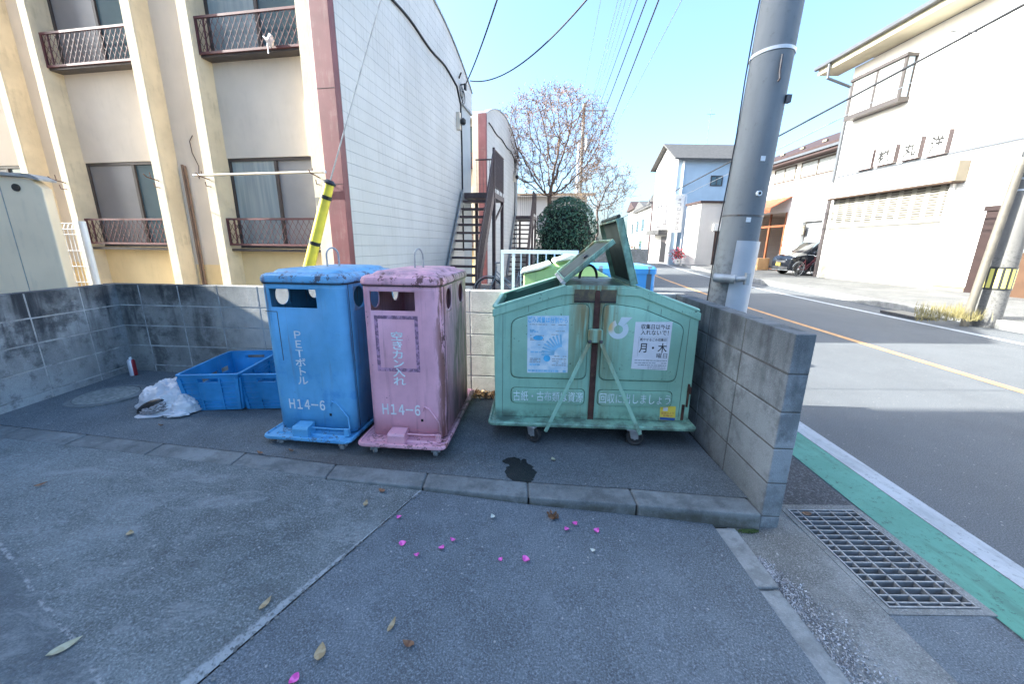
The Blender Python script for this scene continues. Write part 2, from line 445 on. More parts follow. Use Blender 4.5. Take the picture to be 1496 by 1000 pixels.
M['white_paint'] = plain('white_letter_paint', (0.70, 0.72, 0.74), 0.6, 0.12, 20)
M['worn_white'] = plain('worn_letter_paint', (0.70, 0.78, 0.80), 0.6, 0.18, 30)

# ------------------------------------------------------------------ ground, road
def padz(x):                               # the yard rises towards the left wall
    t = min(1.0, max(0.0, (-0.8 - x) / 3.0)); return 0.12 * t
def lowz(x):                               # the drive: level with the kerb on the left, a step lower on the right
    return -0.085 * min(1.0, (x + 1.1) / 2.4) if x > -1.1 else padz(x)
KERB = [(-4.0, 2.40), (-1.746, 2.14), (-1.105, 2.05), (-0.513, 1.985), (0.101, 1.90), (0.693, 1.844), (1.36, 1.765)]
def kerby(x):
    for (x0, y0), (x1, y1) in zip(KERB, KERB[1:]):
        if x <= x1 or (x1, y1) == KERB[-1]:
            return y0 + (y1-y0)*(x-x0)/(x1-x0)
def backy(x): return 3.46 + 0.075 * (-0.3 - x)
def cx_road(y): return 5.29 + 0.03*y + (0.0037*y*y if y > 0 else 0)

g = MB(); g.box((-900, -900, -0.5), (900, 900, -0.17))
struct(g.build('ground', M['ground']))
ys = [-12, -6, -3, -1, 0, 1, 2, 3, 4, 5, 6, 8, 10, 12, 14, 17, 20, 24, 28, 33, 38, 44, 50, 57, 64, 72]
def strip(name, a, b, z, mat, y0=-12, y1=72, lo=None):
    m = MB(); yy = [y for y in ys if y0 <= y <= y1]
    if yy[0] > y0: yy = [y0] + yy
    if yy[-1] < y1: yy.append(y1)
    top = lambda u, y: Vector((cx_road(y) + (a if u == 0 else b), y, z))
    if lo is None: m.grid(top, [0, 1], yy)
    else:
        rings = [[Vector((cx_road(y)+a, y, lo)), Vector((cx_road(y)+b, y, lo)), Vector((cx_road(y)+b, y, z)), Vector((cx_road(y)+a, y, z))] for y in yy]
        m.loft(rings)
    return struct(m.build(name, mat))
strip('road', -3.36, 3.62, -0.10, M['road'], lo=-0.16)
strip('road_marking', -3.335, -3.055, -0.096, M['green_line'])
strip('road_marking', -3.050, -2.905, -0.096, M['white_line'])
strip('road_marking', -0.06, 0.06, -0.096, M['orange_line'])
strip('road_marking', 2.55, 2.69, -0.096, M['white_line'])
strip('kerb', 3.621, 3.80, 0.065, M['kerbfar'], lo=-0.16)
strip('pavement', 3.801, 13.0, 0.06, M['walk'], lo=-0.16)

def sheet(name, x0, x1, y0f, y1f, zf, mat, nx=30, ny=10, lo=0.05):
    m = MB()
    us = [x0 + (x1-x0)*i/nx for i in range(nx+1)]; vs = [j/ny for j in range(ny+1)]
    m.grid(lambda u, v: Vector((u, y0f(u)+(y1f(u)-y0f(u))*v, zf(u, v))), us, vs)
    o = m.build(name, mat); return struct(o)
KW = 0.145
sheet('yard', -3.90, 1.345, lambda x: kerby(x)+KW+0.004, lambda x: backy(x)+0.02, lambda x, v: padz(x)-0.004, M['pad'], 60, 20)
# kerb stones 0.6 m long, one strip of stones
k = MB(); k.rnd = True
segs = [-3.86, -3.4, -2.9, -2.32, -1.73, -1.105, -0.513, 0.101, 0.693, 1.33]
for a, b in zip(segs, segs[1:]):
    a2, b2 = a+0.004, b-0.004
    ya, yb = kerby(a2), kerby(b2)
    za, zb = padz(a2), padz(b2)
    bt = -0.2
    k.loft([[Vector((a2, ya-0.006, bt)), Vector((a2, ya+KW, bt)), Vector((a2, ya+KW, za)), Vector((a2, ya, za))],
            [Vector((b2, yb-0.006, bt)), Vector((b2, yb+KW, bt)), Vector((b2, yb+KW, zb)), Vector((b2, yb, zb))]])
struct(k.build('kerb', M['kerb'], bevel=0.008))
# joint mortar below the kerb gaps
k = MB(); k.grid(lambda u, v: Vector((u, kerby(u)+0.006+(KW-0.012)*v, padz(u)-0.007)), [-3.86+5.2*i/40 for i in range(41)], [0, 1])
struct(k.build('kerb_joint', M['mortar']))
# the drive: pale slab on the left, darker asphalt on the right, parting at the crack
def crackx(y): return -0.506 + (2.022-y)*(-0.455)
m = MB()
yy = [-6, -3, -1, 0, 0.5, 0.9, 1.1, 1.3, 1.5, 1.7, 1.85, 2.0]
def slab(u, v):                            # u 0..1 from the left, v along y
    x0 = -3.86; x1 = crackx(v)
    x = x0 + (x1-x0)*u; y = min(v, kerby(x)-0.002) if v < 2.0 else kerby(x)-0.002
    return Vector((x, y, lowz(x)-0.001))
m.grid(slab, [i/30 for i in range(31)], yy)
struct(m.build('driveway', M['slab']))
m = MB()
def drv(u, v):
    x0 = crackx(min(v, 1.97)) + 0.006; x1 = 1.09 + 0.0*v
    x = x0 + (x1-x0)*u; y = min(v, kerby(x)-0.002) if v < 2.0 else kerby(x)-0.002
    return Vector((x, y, lowz(x)-0.003))
m.grid(drv, [i/16 for i in range(17)], yy)
struct(m.build('driveway', M['asphalt']))
# crumbling pale seam along the crack
m = MB(); random.seed(3)
for i in range(150):
    y = random.uniform(0.0, 2.0); x = crackx(y) + random.gauss(0.004, 0.010); r_ = random.uniform(0.0015, 0.005)
    if x < -3.8 or y > kerby(x)-0.02: continue
    m.cbox((x, y, lowz(x)+0.0005), (r_*2.5, r_*3, r_*0.8), (0, 0, random.uniform(0, 3)))
tag(m.build('crack_rubble', M['kerb']), 'pale crumbs of mortar along the crack between slab and asphalt', 'rubble', kind='stuff')

# edge strip of concrete, verge, drain
GX0, GX1, GY0, GY1 = 1.60, 1.965, 1.32, 1.93
strip_m = MB(); strip_m.rnd = True
strip_m.loft([[Vector((1.075, 1.768, -0.2)), Vector((1.195, 1.765, -0.2)), Vector((1.195, 1.765, -0.078)), Vector((1.075, 1.768, -0.082))],
              [Vector((1.085, 1.40, -0.2)), Vector((1.190, 1.40, -0.2)), Vector((1.190, 1.40, -0.080)), Vector((1.085, 1.40, -0.083))]])
strip_m.loft([[Vector((1.075, 1.392, -0.2)), Vector((1.185, 1.392, -0.2)), Vector((1.185, 1.392, -0.088)), Vector((1.075, 1.392, -0.090))],
              [Vector((1.045, -6, -0.2)), Vector((1.165, -6, -0.2)), Vector((1.165, -6, -0.088)), Vector((1.045, -6, -0.090))]])
struct(strip_m.build('edge_strip', M['edge'], bevel=0.006))
def road_l(y): return cx_road(y) - 3.36
def vsheet(name, x0, x1f, y0, y1, z, mat, ny=12):
    m = MB(); m.grid(lambda u, v: Vector((x0 + (x1f(v)-x0)*u, v, z)), [0, 0.25, 0.5, 0.75, 1], [y0+(y1-y0)*i/ny for i in range(ny+1)])
    return struct(m.build(name, mat))
ZV = -0.092
vsheet('verge', 1.162, lambda y: 1.56, -6, 1.79, ZV, M['vergec'])
vsheet('verge', 1.43, lambda y: road_l(y), 1.981, 8, ZV, M['verge'])
vsheet('verge', 1.562, lambda y: road_l(y), -6, 1.279, ZV-0.001, M['asphalt'])
vsheet('verge', 2.012, lambda y: road_l(y), 1.281, 1.979, ZV-0.001, M['vergec'])
vsheet('verge', 1.43, lambda y: 1.56, 1.791, 1.979, ZV-0.002, M['vergec'])
# drain: concrete frame, pit, grate
gf = MB()
gf.box((1.5605, 1.2805, -0.45), (GX0-0.012, 1.9795, ZV+0.002)); gf.box((GX1+0.012, 1.2805, -0.45), (2.0105, 1.9795, ZV+0.002))
gf.box((GX0-0.0115, 1.2805, -0.45), (GX1+0.0115, GY0-0.012, ZV+0.002)); gf.box((GX0-0.0115, GY1+0.012, -0.45), (GX1+0.0115, 1.9795, ZV+0.002))
struct(gf.build('drain_surround', M['vergec']))
gp = MB(); gp.box((GX0-0.01, GY0-0.01, -0.46), (GX1+0.01, GY1+0.01, -0.44)); struct(gp.build('drain_floor', M['pit']))
gr = thing('drain_grate', 'galvanised steel drain grate in the verge beside the green line', 'drain', (GX0, GY0, ZV))
W_, L_ = GX1-GX0, GY1-GY0
f = MB()
f.box((-0.008, -0.008, -0.03), (0.0, L_+0.008, 0.004)); f.box((W_, -0.008, -0.03), (W_+0.008, L_+0.008, 0.004))
f.box((0.0005, -0.008, -0.03), (W_-0.0005, 0, 0.004)); f.box((0.0005, L_, -0.03), (W_-0.0005, L_+0.008, 0.004))
f.build('frame', M['grate'], gr)
f = MB()
for i in range(17):
    y = L_*(i+0.5)/17; f.box((0.001, y-0.0035, -0.035), (W_-0.001, y+0.0035, 0.0025))
f.build('bars', M['grate'], gr)
f = MB()
for i in range(4):
    x = 0.045 + (W_-0.09)*i/3; f.box((x-0.004, 0.001, -0.02), (x+0.004, L_-0.001, 0.0035))
f.build('cross_rods', M['grate'], gr)
# gravel spilt beside the edge strip
random.seed(11); m = MB(); m.rnd = True
for i in range(5200):
    y = random.uniform(0.2, 1.58); w = 0.16*min(1, (1.62-y)*3)
    x = 1.185 + abs(random.gauss(0, 0.5))*w
    if y > 1.4: x += 0.012
    s_ = random.uniform(0.003, 0.0075)
    a = [Vector((random.uniform(-1, 1), random.uniform(-1, 1), random.uniform(-1, 1))).normalized()*s_*random.uniform(0.7, 1.2) for _ in range(4)]
    p = Vector((x, y, ZV+s_*0.4)); m.add([p+q for q in a], [(0,1,2),(0,2,3),(0,3,1),(1,3,2)])
k_ = Mt('gravel', 0.9); k_.color(k_.mix(k_.attr(), (0.14, 0.14, 0.15), (0.60, 0.60, 0.62)))
tag(m.build('gravel', k_.m), 'grey gravel spilt along the concrete edge strip', 'gravel', kind='stuff')
# lot behind the walls
m = MB()
yy2 = [3.56, 5, 7, 9, 12, 15, 18, 22, 26, 30, 36, 42]
m.grid(lambda u, v: Vector((-14 + (road_l(v) - 0.01 + 14)*u, v, -0.03 - 0.06*max(0, (u-0.85)/0.15))), [0, 0.2, 0.4, 0.6, 0.7, 0.8, 0.85, 0.9, 1], yy2)
struct(m.build('lot', M['lot']))
m = MB(); m.grid(lambda u, v: Vector((u, v, 0.03)), [-14, -9, -4.0], [-8, -4, 0, 3.55])
struct(m.build('lot', M['lot']))

# ------------------------------------------------------------------ block walls
def block_wall(name, label, p0, p1, inner, mats, blk=0.40, first=0.40, top=0.975, bottom=-0.25, th=0.10, mort=None):
    """p0->p1 is the visible face line; thickness goes to the side given by inner (+1 left of direction)"""
    p0 = Vector((*p0, 0)); p1 = Vector((*p1, 0)); d = p1-p0; l = d.length; d.normalize()
    nrm = Vector((-d.y, d.x, 0))*inner
    root = thing(name, label, 'wall', (0, 0, 0))
    mtx = Matrix(((d.x, nrm.x, 0, p0.x), (d.y, nrm.y, 0, p0.y), (0, 0, 1, 0), (0, 0, 0, 1)))
    core = MB(); core.box((0.004, 0.002, bottom), (l-0.004, th-0.002, top-0.006), mtx)
    core.build('mortar', mort or M['mortar'], root)
    b = MB(); b.rnd = True
    z1 = top
    while z1 > bottom+0.02:
        z0 = z1-0.2
        xs = [0]; x = first
        while x < l-0.03: xs.append(x); x += blk
        xs.append(l)
        for a, c in zip(xs, xs[1:]):
            j = random.uniform(-0.0012, 0.0012)
            b.box((a+(0.0035 if a > 0 else 0), j, z0+0.0035), (c-(0.0035 if c < l else 0), th-j, z1-(0.0035 if z1 < top else 0)), mtx)
        z1 = z0
    b.build('blocks', mats, root, bevel=0.004, seg=1)
    return root
random.seed(5)
block_wall('block_wall', 'weathered grey block wall on the right between the green dumpster and the road', (1.340, 1.79), (1.405, 3.37), -1, M['block_r'], 0.445, 0.43)
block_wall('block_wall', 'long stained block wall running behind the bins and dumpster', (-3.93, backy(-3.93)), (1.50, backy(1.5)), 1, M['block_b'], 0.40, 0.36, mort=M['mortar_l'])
block_wall('block_wall', 'dark stained block wall along the left edge beside the manhole', (-3.80, 3.73), (-3.72, -1.2), -1, M['block_l'], 0.40, 0.33, mort=M['mortar_l'])

# ------------------------------------------------------------------ caster
def caster(parent, x, y, r=0.035, zt=0.1, name='caster', rot=0.0, fork=None):
    c = bpy.data.objects.new(name, None); C.objects.link(c); c.parent = parent; c.location = (x, y, 0); c.rotation_euler = (0, 0, rot)
    f = MB(); f.box((-0.026, -0.01, r), (-0.018, 0.04, zt-0.006)); f.box((0.018, -0.01, r), (0.026, 0.04, zt-0.006)); f.box((-0.035, -0.02, zt-0.0055), (0.035, 0.05, zt))
    f.tube([(0, 0.015, r+0.012), (0, 0.015, zt)], 0.030, 14); f.build('fork', fork or M['steel'], c, bevel=0.003)
    w = MB(); w.lathe([(0.008, -0.015), (r*0.8, -0.015), (r, -0.010), (r, 0.010), (r*0.8, 0.015), (0.008, 0.015)], n=20)
    for i, p in enumerate(w.v): w.v[i] = Vector((p.z, p.x, p.y+r))
    w.build('wheel', M['grate'], c, smooth=True)
    a = MB(); a.cyl((-0.03, 0, r), 0.007, 0.06, 10, 'X'); a.build('axle', M['steel'], c)
    return c

# ------------------------------------------------------------------ pedal bins
def square_hole_panel(m, fn, cx, cz, h, r, n=32):
    """square cell half-size h around a round hole of radius r; fn(a,b)->3d"""
    inn = []; out = []
    for k_ in range(n):
        a = 2*PI*k_/n; ca, sa = math.cos(a), math.sin(a); t = h/max(abs(ca), abs(sa))
        inn.append(fn(cx+r*ca, cz+r*sa)); out.append(fn(cx+t*ca, cz+t*sa))
    m.add(inn+out, [(k_, (k_+1) % n, n+(k_+1) % n, n+k_) for k_ in range(n)])

def pedal_bin(name, label, loc, yaw, W, D, paint, pal, ring_w, pz=0.125):
    t = thing(name, label, 'recycling bin', loc, yaw)
    h = W/2; rc = 0.06; z0, z1 = 0.100, 1.12; hz = 1.02; hh = 0.088; hy = (0.20, 0.56)
    m = MB()
    # front panel with the slot
    sx0, sx1, sz0, sz1 = -h*0.76, h*0.36, 0.963, 1.083
    xs = [-h+rc, sx0, sx1, h-rc]; zs = [z0, 0.3, 0.6, sz0, sz1, z1]
    for i in range(3):
        for j in range(5):
            if i == 1 and j == 3: continue
            m.add([(xs[i], 0, zs[j]), (xs[i+1], 0, zs[j]), (xs[i+1], 0, zs[j+1]), (xs[i], 0, zs[j+1])], [(0, 1, 2, 3)])
    # rear panel
    for j in range(5): m.add([(-h+rc, D, zs[j]), (h-rc, D, zs[j]), (h-rc, D, zs[j+1]), (-h+rc, D, zs[j+1])], [(0, 1, 2, 3)])
    # sides with two round holes each
    zz = [z0, 0.5, hz-hh, hz+hh, z1]
    ya = [rc, hy[0]-hh, hy[0]+hh, hy[1]-hh, hy[1]+hh, D-rc]
    for sgn in (-1, 1):
        fn = lambda a, b: Vector((sgn*h, a, b))
        for i in range(5):
            for j in range(4):
                if j == 2 and i in (1, 3):
                    square_hole_panel(m, fn, (ya[i]+ya[i+1])/2, hz, hh, 0.070); continue
                m.add([fn(ya[i], zz[j]), fn(ya[i+1], zz[j]), fn(ya[i+1], zz[j+1]), fn(ya[i], zz[j+1])], [(0, 1, 2, 3)])
    for cx, cy, a0 in ((h-rc, rc, -PI/2), (h-rc, D-rc, 0), (-h+rc, D-rc, PI/2), (-h+rc, rc, PI)):
        n = 6
        pts = [(cx+rc*math.cos(a0+PI/2*q/n), cy+rc*math.sin(a0+PI/2*q/n)) for q in range(n+1)]
        for q in range(n):
            for j in range(5):
                m.add([(*pts[q], zs[j]), (*pts[q+1], zs[j]), (*pts[q+1], zs[j+1]), (*pts[q], zs[j+1])], [(0, 1, 2, 3)])
    bm = bmesh.new()
    o = m.build('body', paint, t, smooth=True, fix=False)
    bm.from_mesh(o.data); bmesh.ops.remove_doubles(bm, verts=bm.verts, dist=0.0008)
    bmesh.ops.recalc_face_normals(bm, faces=bm.faces); bm.to_mesh(o.data); bm.free()
    o.data.polygons.foreach_set('use_smooth', [True]*len(o.data.polygons)); o.data.set_sharp_from_angle(angle=R(40))
    md = o.modifiers.new('solid', 'SOLIDIFY'); md.thickness = 0.006; md.offset = -1
    # seams pressed in the shell: thin dark lines along corner joints
    for sg in (1, -1):
        s_ = MB(); s_.box((sg*(h+0.0012)-0.001, rc+0.004, z0), (sg*(h+0.0012)+0.001, rc+0.0065, z1-0.002)); s_.build('seam', M['black'], t)
    # lid: lipped, with a raised centre
    l = MB()
    o1 = lambda e, z, r_: ringz(rrect(-h-e, h+e, -e, D+e, r_, 6), z)
    l.loft([o1(-0.004, 1.121, 0.06), o1(0.006, 1.123, 0.065), o1(0.012, 1.130, 0.07), o1(0.012, 1.150, 0.07), o1(0.004, 1.168, 0.066), o1(-0.016, 1.179, 0.06), o1(-0.05, 1.183, 0.05),
            o1(-0.056, 1.190, 0.045), o1(-0.075, 1.203, 0.04), o1(-0.13, 1.210, 0.03)])
    l.build('lid', paint, t, smooth=True)
    g_ = MB(); g_.loft([o1(0.0075, 1.1165, 0.066), o1(0.0075, 1.1215, 0.066)]); g_.build('lid_gasket', M['black'], t)
    rg = MB(); pts = [(0.0 + ring_w*math.cos(a)*0.5*0.6, 0.40 + ring_w*math.cos(a)*0.5*0.8, 1.285+0.055*math.sin(a)) for a in [PI*q/12 for q in range(13)]]
    pts = [(pts[0][0], pts[0][1], 1.205)] + pts + [(pts[-1][0], pts[-1][1], 1.205)]
    rg.tube(pts, 0.0065, 10); rg.build('lifting_ring', M['steel'], t, smooth=True)
    # base pallet
    b = MB(); x0, x1, y0, y1 = pal
    ob = lambda e, z, r_: ringz(rrect(x0-e, x1+e, y0-e, y1+e, r_, 4), z)
    b.loft([ob(-0.03, 0.070, 0.03), ob(0, 0.070, 0.045), ob(0.003, 0.080, 0.045), ob(0, 0.092, 0.045), ob(-0.012, 0.094, 0.038), ob(-0.020, 0.086, 0.033), ob(-0.058, 0.085, 0.02), ob(-0.064, 0.0985, 0.02)])
    b.build('base', paint, t, smooth=True)
    for cx, cy, rr in ((x0+0.10, y0+0.055, 0.6), (x1-0.08, y0+0.055, 0.1), (x0+0.11, y1-0.12, 2.1), (x1-0.09, y1-0.12, 1.2)): caster(t, cx, cy, 0.030, 0.0695, rot=rr)
    # pedal with its rod and lever
    p = MB(); p.prism([(-0.005, 0.165), (-0.005, 0.155), (-0.085, 0.150), (-0.095, 0.135), (-0.095, 0.06), (-0.085, 0.05), (-0.08, 0.05), (-0.08, 0.135), (-0.07, 0.14), (0-0.005, 0.145)], lambda a, b_, q: Vector((q, a, b_+0.008)), -h*0.42, -h*0.42+0.115)
    p.box((-h*0.42, -0.078, 0.065), (-h*0.42+0.003, -0.008, 0.155)); p.box((-h*0.42+0.112, -0.078, 0.065), (-h*0.42+0.115, -0.008, 0.155))
    p.build('pedal', paint, t, bevel=0.006)
    q = MB(); q.tube([(-h*0.42+0.116, -0.045, 0.140), (h*0.5, -0.045, 0.138), (h*0.9, -0.043, 0.142)], 0.006, 8)
    q.cbox((h*0.86, -0.040, 0.118), (0.035, 0.03, 0.05))
    q.build('pedal_rod', paint, t, bevel=0.003)
    q = MB(); q.tube([(h*0.42, -0.007, 0.29), (h*0.48, -0.008, 0.325), (h*0.60, -0.009, 0.31), (h*0.86, -0.012, 0.215), (h*0.90, -0.025, 0.14)], 0.0055, 8)
    q.build('lever', paint, t, smooth=True)
    q = MB(); q.cbox((h*0.40, -0.001, 0.222), (0.016, 0.003, 0.018)); q.build('lever_hole', M['black'], t)
    return t

def edge_lid(zt=1.19, zlo=1.10, side=None):
    def fn(k):
        x, y, z = k.xyz()
        e = k.ramp(z, zlo, zlo+0.035)
        e = k.math('MULTIPLY', e, k.ramp(z, zt+0.02, zt-0.02))
        base = k.ramp(z, 0.16, 0.10)
        e = k.math('MAXIMUM', k.math('MULTIPLY', e, 0.85), k.math('MULTIPLY', base, 0.65))
        if side: e = k.math('MAXIMUM', e, side(k, x, y, z))
        return e
    return fn
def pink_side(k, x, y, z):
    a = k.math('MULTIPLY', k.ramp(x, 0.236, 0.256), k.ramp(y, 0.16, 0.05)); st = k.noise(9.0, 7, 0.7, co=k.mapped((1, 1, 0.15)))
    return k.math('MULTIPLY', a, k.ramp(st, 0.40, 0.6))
def pink_extra(k, c):
    x, y, z = k.xyz()
    st = k.noise(6.0, 8, 0.7, co=k.mapped((1.5, 3.0, 0.5)))
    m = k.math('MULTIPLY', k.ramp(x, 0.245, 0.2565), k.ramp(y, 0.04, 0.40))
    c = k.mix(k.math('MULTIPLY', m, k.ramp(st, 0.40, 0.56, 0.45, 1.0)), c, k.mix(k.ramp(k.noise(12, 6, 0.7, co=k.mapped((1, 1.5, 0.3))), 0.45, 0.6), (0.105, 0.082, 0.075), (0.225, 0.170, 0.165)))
    rs = k.noise(14.0, 7, 0.7, co=k.mapped((1.0, 1.6, 0.16)))
    rm = k.math('MULTIPLY', k.math('MULTIPLY', k.ramp(x, 0.190, 0.25), k.ramp(y, 0.30, 0.0)), k.ramp(rs, 0.47, 0.56))
    c = k.mix(k.math('MULTIPLY', rm, 0.9), c, (0.17, 0.072, 0.045))
    # fog of grime on the lid
    lid = k.math('MULTIPLY', k.ramp(z, 1.165, 1.185), k.ramp(k.noise(5, 8, 0.7), 0.35, 0.65))
    return k.mix(k.math('MULTIPLY', lid, 0.75), c, (0.16, 0.13, 0.16))
def blue_extra(k, c):
    x, y, z = k.xyz()
    n = k.noise(7, 7, 0.65)
    c = k.mix(k.math('MULTIPLY', k.ramp(n, 0.50, 0.66), k.ramp(z, 0.75, 0.3, 0.15, 0.55)), c, (0.065, 0.22, 0.55))
    lid = k.math('MULTIPLY', k.ramp(z, 1.165, 1.185), k.ramp(k.noise(5, 8, 0.7), 0.42, 0.7))
    return k.mix(k.math('MULTIPLY', lid, 0.55), c, (0.10, 0.17, 0.25))
M['blue'] = paint_metal('blue_bin_paint', (0.155, 0.385, 0.650), 0.35, 0.13, 0.42, edge_lid(1.19), (0.060, 0.036, 0.028), 0.3, (0.06, 0.15, 0.30), blue_extra)
M['pink'] = paint_metal('pink_bin_paint', (0.70, 0.375, 0.455), 0.6, 0.12, 0.5, edge_lid(1.20, 1.095, pink_side), (0.075, 0.030, 0.022), 0.35, (0.30, 0.14, 0.19), pink_extra)
bb = pedal_bin('recycling_bin', 'tall blue metal recycling bin on a wheeled base, lettered for plastic bottles', (-1.36, 2.49, 0), R(-7), 0.575, 0.80, M['blue'], (-0.335, 0.30, -0.115, 0.90), 0.085)
lettering('lettering', 'ＰＥＴボトル', -0.098, 0.434, -0.022, 0.808, FRONT(-0.0018), M['white_paint'], bb, 0.016, True)
lettering('number_lettering', 'Ｈ１４－６', -0.185, 0.250, 0.080, 0.325, FRONT(-0.0018), M['white_paint'], bb, 0.022)
q = MB(); q.box((-0.265, -0.0015, 0.932), (-0.183, -0.0002, 0.936)); q.box((-0.185, -0.0015, 0.60), (-0.181, -0.0002, 0.9315)); q.build('panel_seam', M['dark_steel'], bb)
pb = pedal_bin('recycling_bin', 'rusty pink metal recycling bin on a wheeled base, lettered for empty cans', (-0.70, 2.41, 0), R(-5), 0.515, 0.80, M['pink'], (-0.315, 0.285, -0.115, 0.96), 0.07)
lettering('lettering', '空きカン入れ', -0.078, 0.468, 0.006, 0.830, FRONT(-0.0022), M['worn_white'], pb, 0.014, True)
lettering('number_lettering', 'Ｈ１４－６', -0.168, 0.254, 0.093, 0.332, FRONT(-0.0018), M['white_paint'], pb, 0.022)
k = Mt('sticker_residue', 0.8); n_ = k.noise(30, 6, 0.7)
k.color(k.mix(k.ramp(n_, 0.42, 0.6), (0.20, 0.115, 0.18), (0.52, 0.29, 0.43)))
q = MB()
fx0, fx1, fz0, fz1, fw = -0.178, 0.106, 0.562, 0.932, 0.022
for a, b_ in (((fx0, fz0), (fx1, fz0+fw)), ((fx0, fz1-fw), (fx1, fz1)), ((fx0, fz0+fw+0.0005), (fx0+fw, fz1-fw-0.0005)), ((fx1-fw, fz0+fw+0.0005), (fx1, fz1-fw-0.0005))):
    q.box((a[0], -0.0016, a[1]), (b_[0], -0.0003, b_[1]))
q.build('notice_residue', k.m, pb)

# ------------------------------------------------------------------ green dumpster
def green_extra(k, c):
    x, y, z = k.xyz()
    ax = k.math('ABSOLUTE', k.math('ADD', x, 0.02))
    st = k.noise(16, 7, 0.65, co=k.mapped((1, 1, 0.06)))
    m = k.math('MULTIPLY', k.ramp(ax, 0.26, 0.05), k.ramp(st, 0.40, 0.60))
    m = k.math('MULTIPLY', m, k.ramp(z, 0.3, 0.95, 0.30, 1.0))
    c = k.mix(m, c, (0.20, 0.155, 0.06))
    sp = k.noise(34, 4, 0.6)
    c = k.mix(k.math('MULTIPLY', k.ramp(sp, 0.66, 0.72), 0.7), c, (0.07, 0.10, 0.075))
    bt = k.math('MULTIPLY', k.ramp(z, 0.24, 0.165), k.ramp(k.noise(9, 7, 0.7), 0.35, 0.62))
    c = k.mix(k.math('MULTIPLY', bt, 0.75), c, (0.055, 0.060, 0.050))
    top = k.math('MULTIPLY', k.ramp(z, 1.095, 1.12), k.ramp(k.noise(5, 7, 0.7), 0.35, 0.7))
    return k.mix(k.math('MULTIPLY', top, 0.8), c, (0.06, 0.10, 0.095))
M['green'] = paint_metal('green_dumpster_paint', (0.300, 0.500, 0.375), 0.35, 0.12, 0.42, None, (0.07, 0.035, 0.02), 0.35, (0.10, 0.20, 0.14), green_extra)
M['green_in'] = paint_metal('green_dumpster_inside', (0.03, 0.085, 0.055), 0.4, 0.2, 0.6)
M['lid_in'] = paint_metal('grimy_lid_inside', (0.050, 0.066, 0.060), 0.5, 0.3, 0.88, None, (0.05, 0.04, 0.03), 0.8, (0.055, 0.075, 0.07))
M['rust'] = plain('rusted_metal', (0.075, 0.035, 0.028), 0.8, 0.4, 14, 0.2, 0.3, 60, 0.6, (0.16, 0.13, 0.07))
gd_ = thing('dumpster', 'light green metal dumpster with both flap lids thrown open, beside the right block wall', 'dumpster', (0.58, 2.60, 0), R(-2.9))
DX0, DX1, DD = -0.71, 0.675, 0.80
XL, XR, ZS, ZT, ZB = -0.215, 0.235, 0.955, 1.112, 0.154
out = [(DX0+0.012, ZB), (DX0, ZS-0.02), (DX0+0.005, ZS), (XL-0.01, ZT-0.003), (XL+0.05, ZT+0.004), (XR-0.05, ZT+0.004), (XR+0.01, ZT-0.003), (DX1-0.005, ZS), (DX1, ZS-0.02), (DX1+0.012, ZB)]
m = MB()
pf = lambda a, b_, q: Vector((a, q, b_))
m.prism(out, pf, 0.0, 0.018); m.prism(out, pf, DD-0.018, DD)
m.loft([[Vector((DX0+0.012, 0.0185, ZB)), Vector((DX0+0.03, 0.0185, ZB)), Vector((DX0+0.018, 0.0185, ZS-0.005)), Vector((DX0, 0.0185, ZS-0.02))],
        [Vector((DX0+0.012, DD-0.0185, ZB)), Vector((DX0+0.03, DD-0.0185, ZB)), Vector((DX0+0.018, DD-0.0185, ZS-0.005)), Vector((DX0, DD-0.0185, ZS-0.02))]])
m.loft([[Vector((DX1-0.006, 0.0185, ZB)), Vector((DX1+0.012, 0.0185, ZB)), Vector((DX1, 0.0185, ZS-0.02)), Vector((DX1-0.018, 0.0185, ZS-0.005))],
        [Vector((DX1-0.006, DD-0.0185, ZB)), Vector((DX1+0.012, DD-0.0185, ZB)), Vector((DX1, DD-0.0185, ZS-0.02)), Vector((DX1-0.018, DD-0.0185, ZS-0.005))]])
# ridge deck between the two mouths
m.box((XL, 0.0185, ZT-0.03), (XR, DD-0.0185, ZT-0.001))
# rolled rims of the mouths: front and back sloped flanges
m.build('body', M['green'], gd_, bevel=0.005)
for (xa, za, xb, zb) in ((DX0+0.004, ZS+0.002, XL-0.008, ZT-0.001), (DX1-0.004, ZS+0.002, XR+0.008, ZT-0.001)):
    r_ = MB(); r_.bar((xa, 0.01, za), (xb, 0.01, zb), 0.042, 0.018); r_.bar((xa, DD-0.01, za), (xb, DD-0.01, zb), 0.042, 0.018)
    r_.bar((xa, 0.033, za), (xa, DD-0.033, za), 0.03, 0.02)
    r_.build('mouth_rim', M['green'], gd_, bevel=0.006)
# rim band below the roof line of the front face
r_ = MB(); r__ = MB()
band = lambda dz: [(DX0-0.006, ZS-0.012-dz), (XL-0.03, ZT-0.012-dz), (XL+0.05, ZT-0.006-dz)]
L1 = band(0); L2 = band(0.052)
r_.prism(L1 + L2[::-1], pf, -0.010, -0.0003)
bandr = lambda dz: [(DX1+0.006, ZS-0.012-dz), (XR+0.03, ZT-0.012-dz), (XR-0.115, ZT-0.006-dz)]
r__.prism(bandr(0) + bandr(0.052)[::-1], pf, -0.010, -0.0003)
r_.build('rim_band', M['green'], gd_, bevel=0.004); r__.build('rim_band', M['green'], gd_, bevel=0.004)
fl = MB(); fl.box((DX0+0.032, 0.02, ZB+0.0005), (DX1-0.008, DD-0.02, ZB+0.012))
fl.box((DX0+0.034, 0.0186, ZB+0.0125), (DX0+0.036, DD-0.0186, ZS-0.03)); fl.box((DX1-0.026, 0.0186, ZB+0.0125), (DX1-0.0235, DD-0.0186, ZS-0.03))
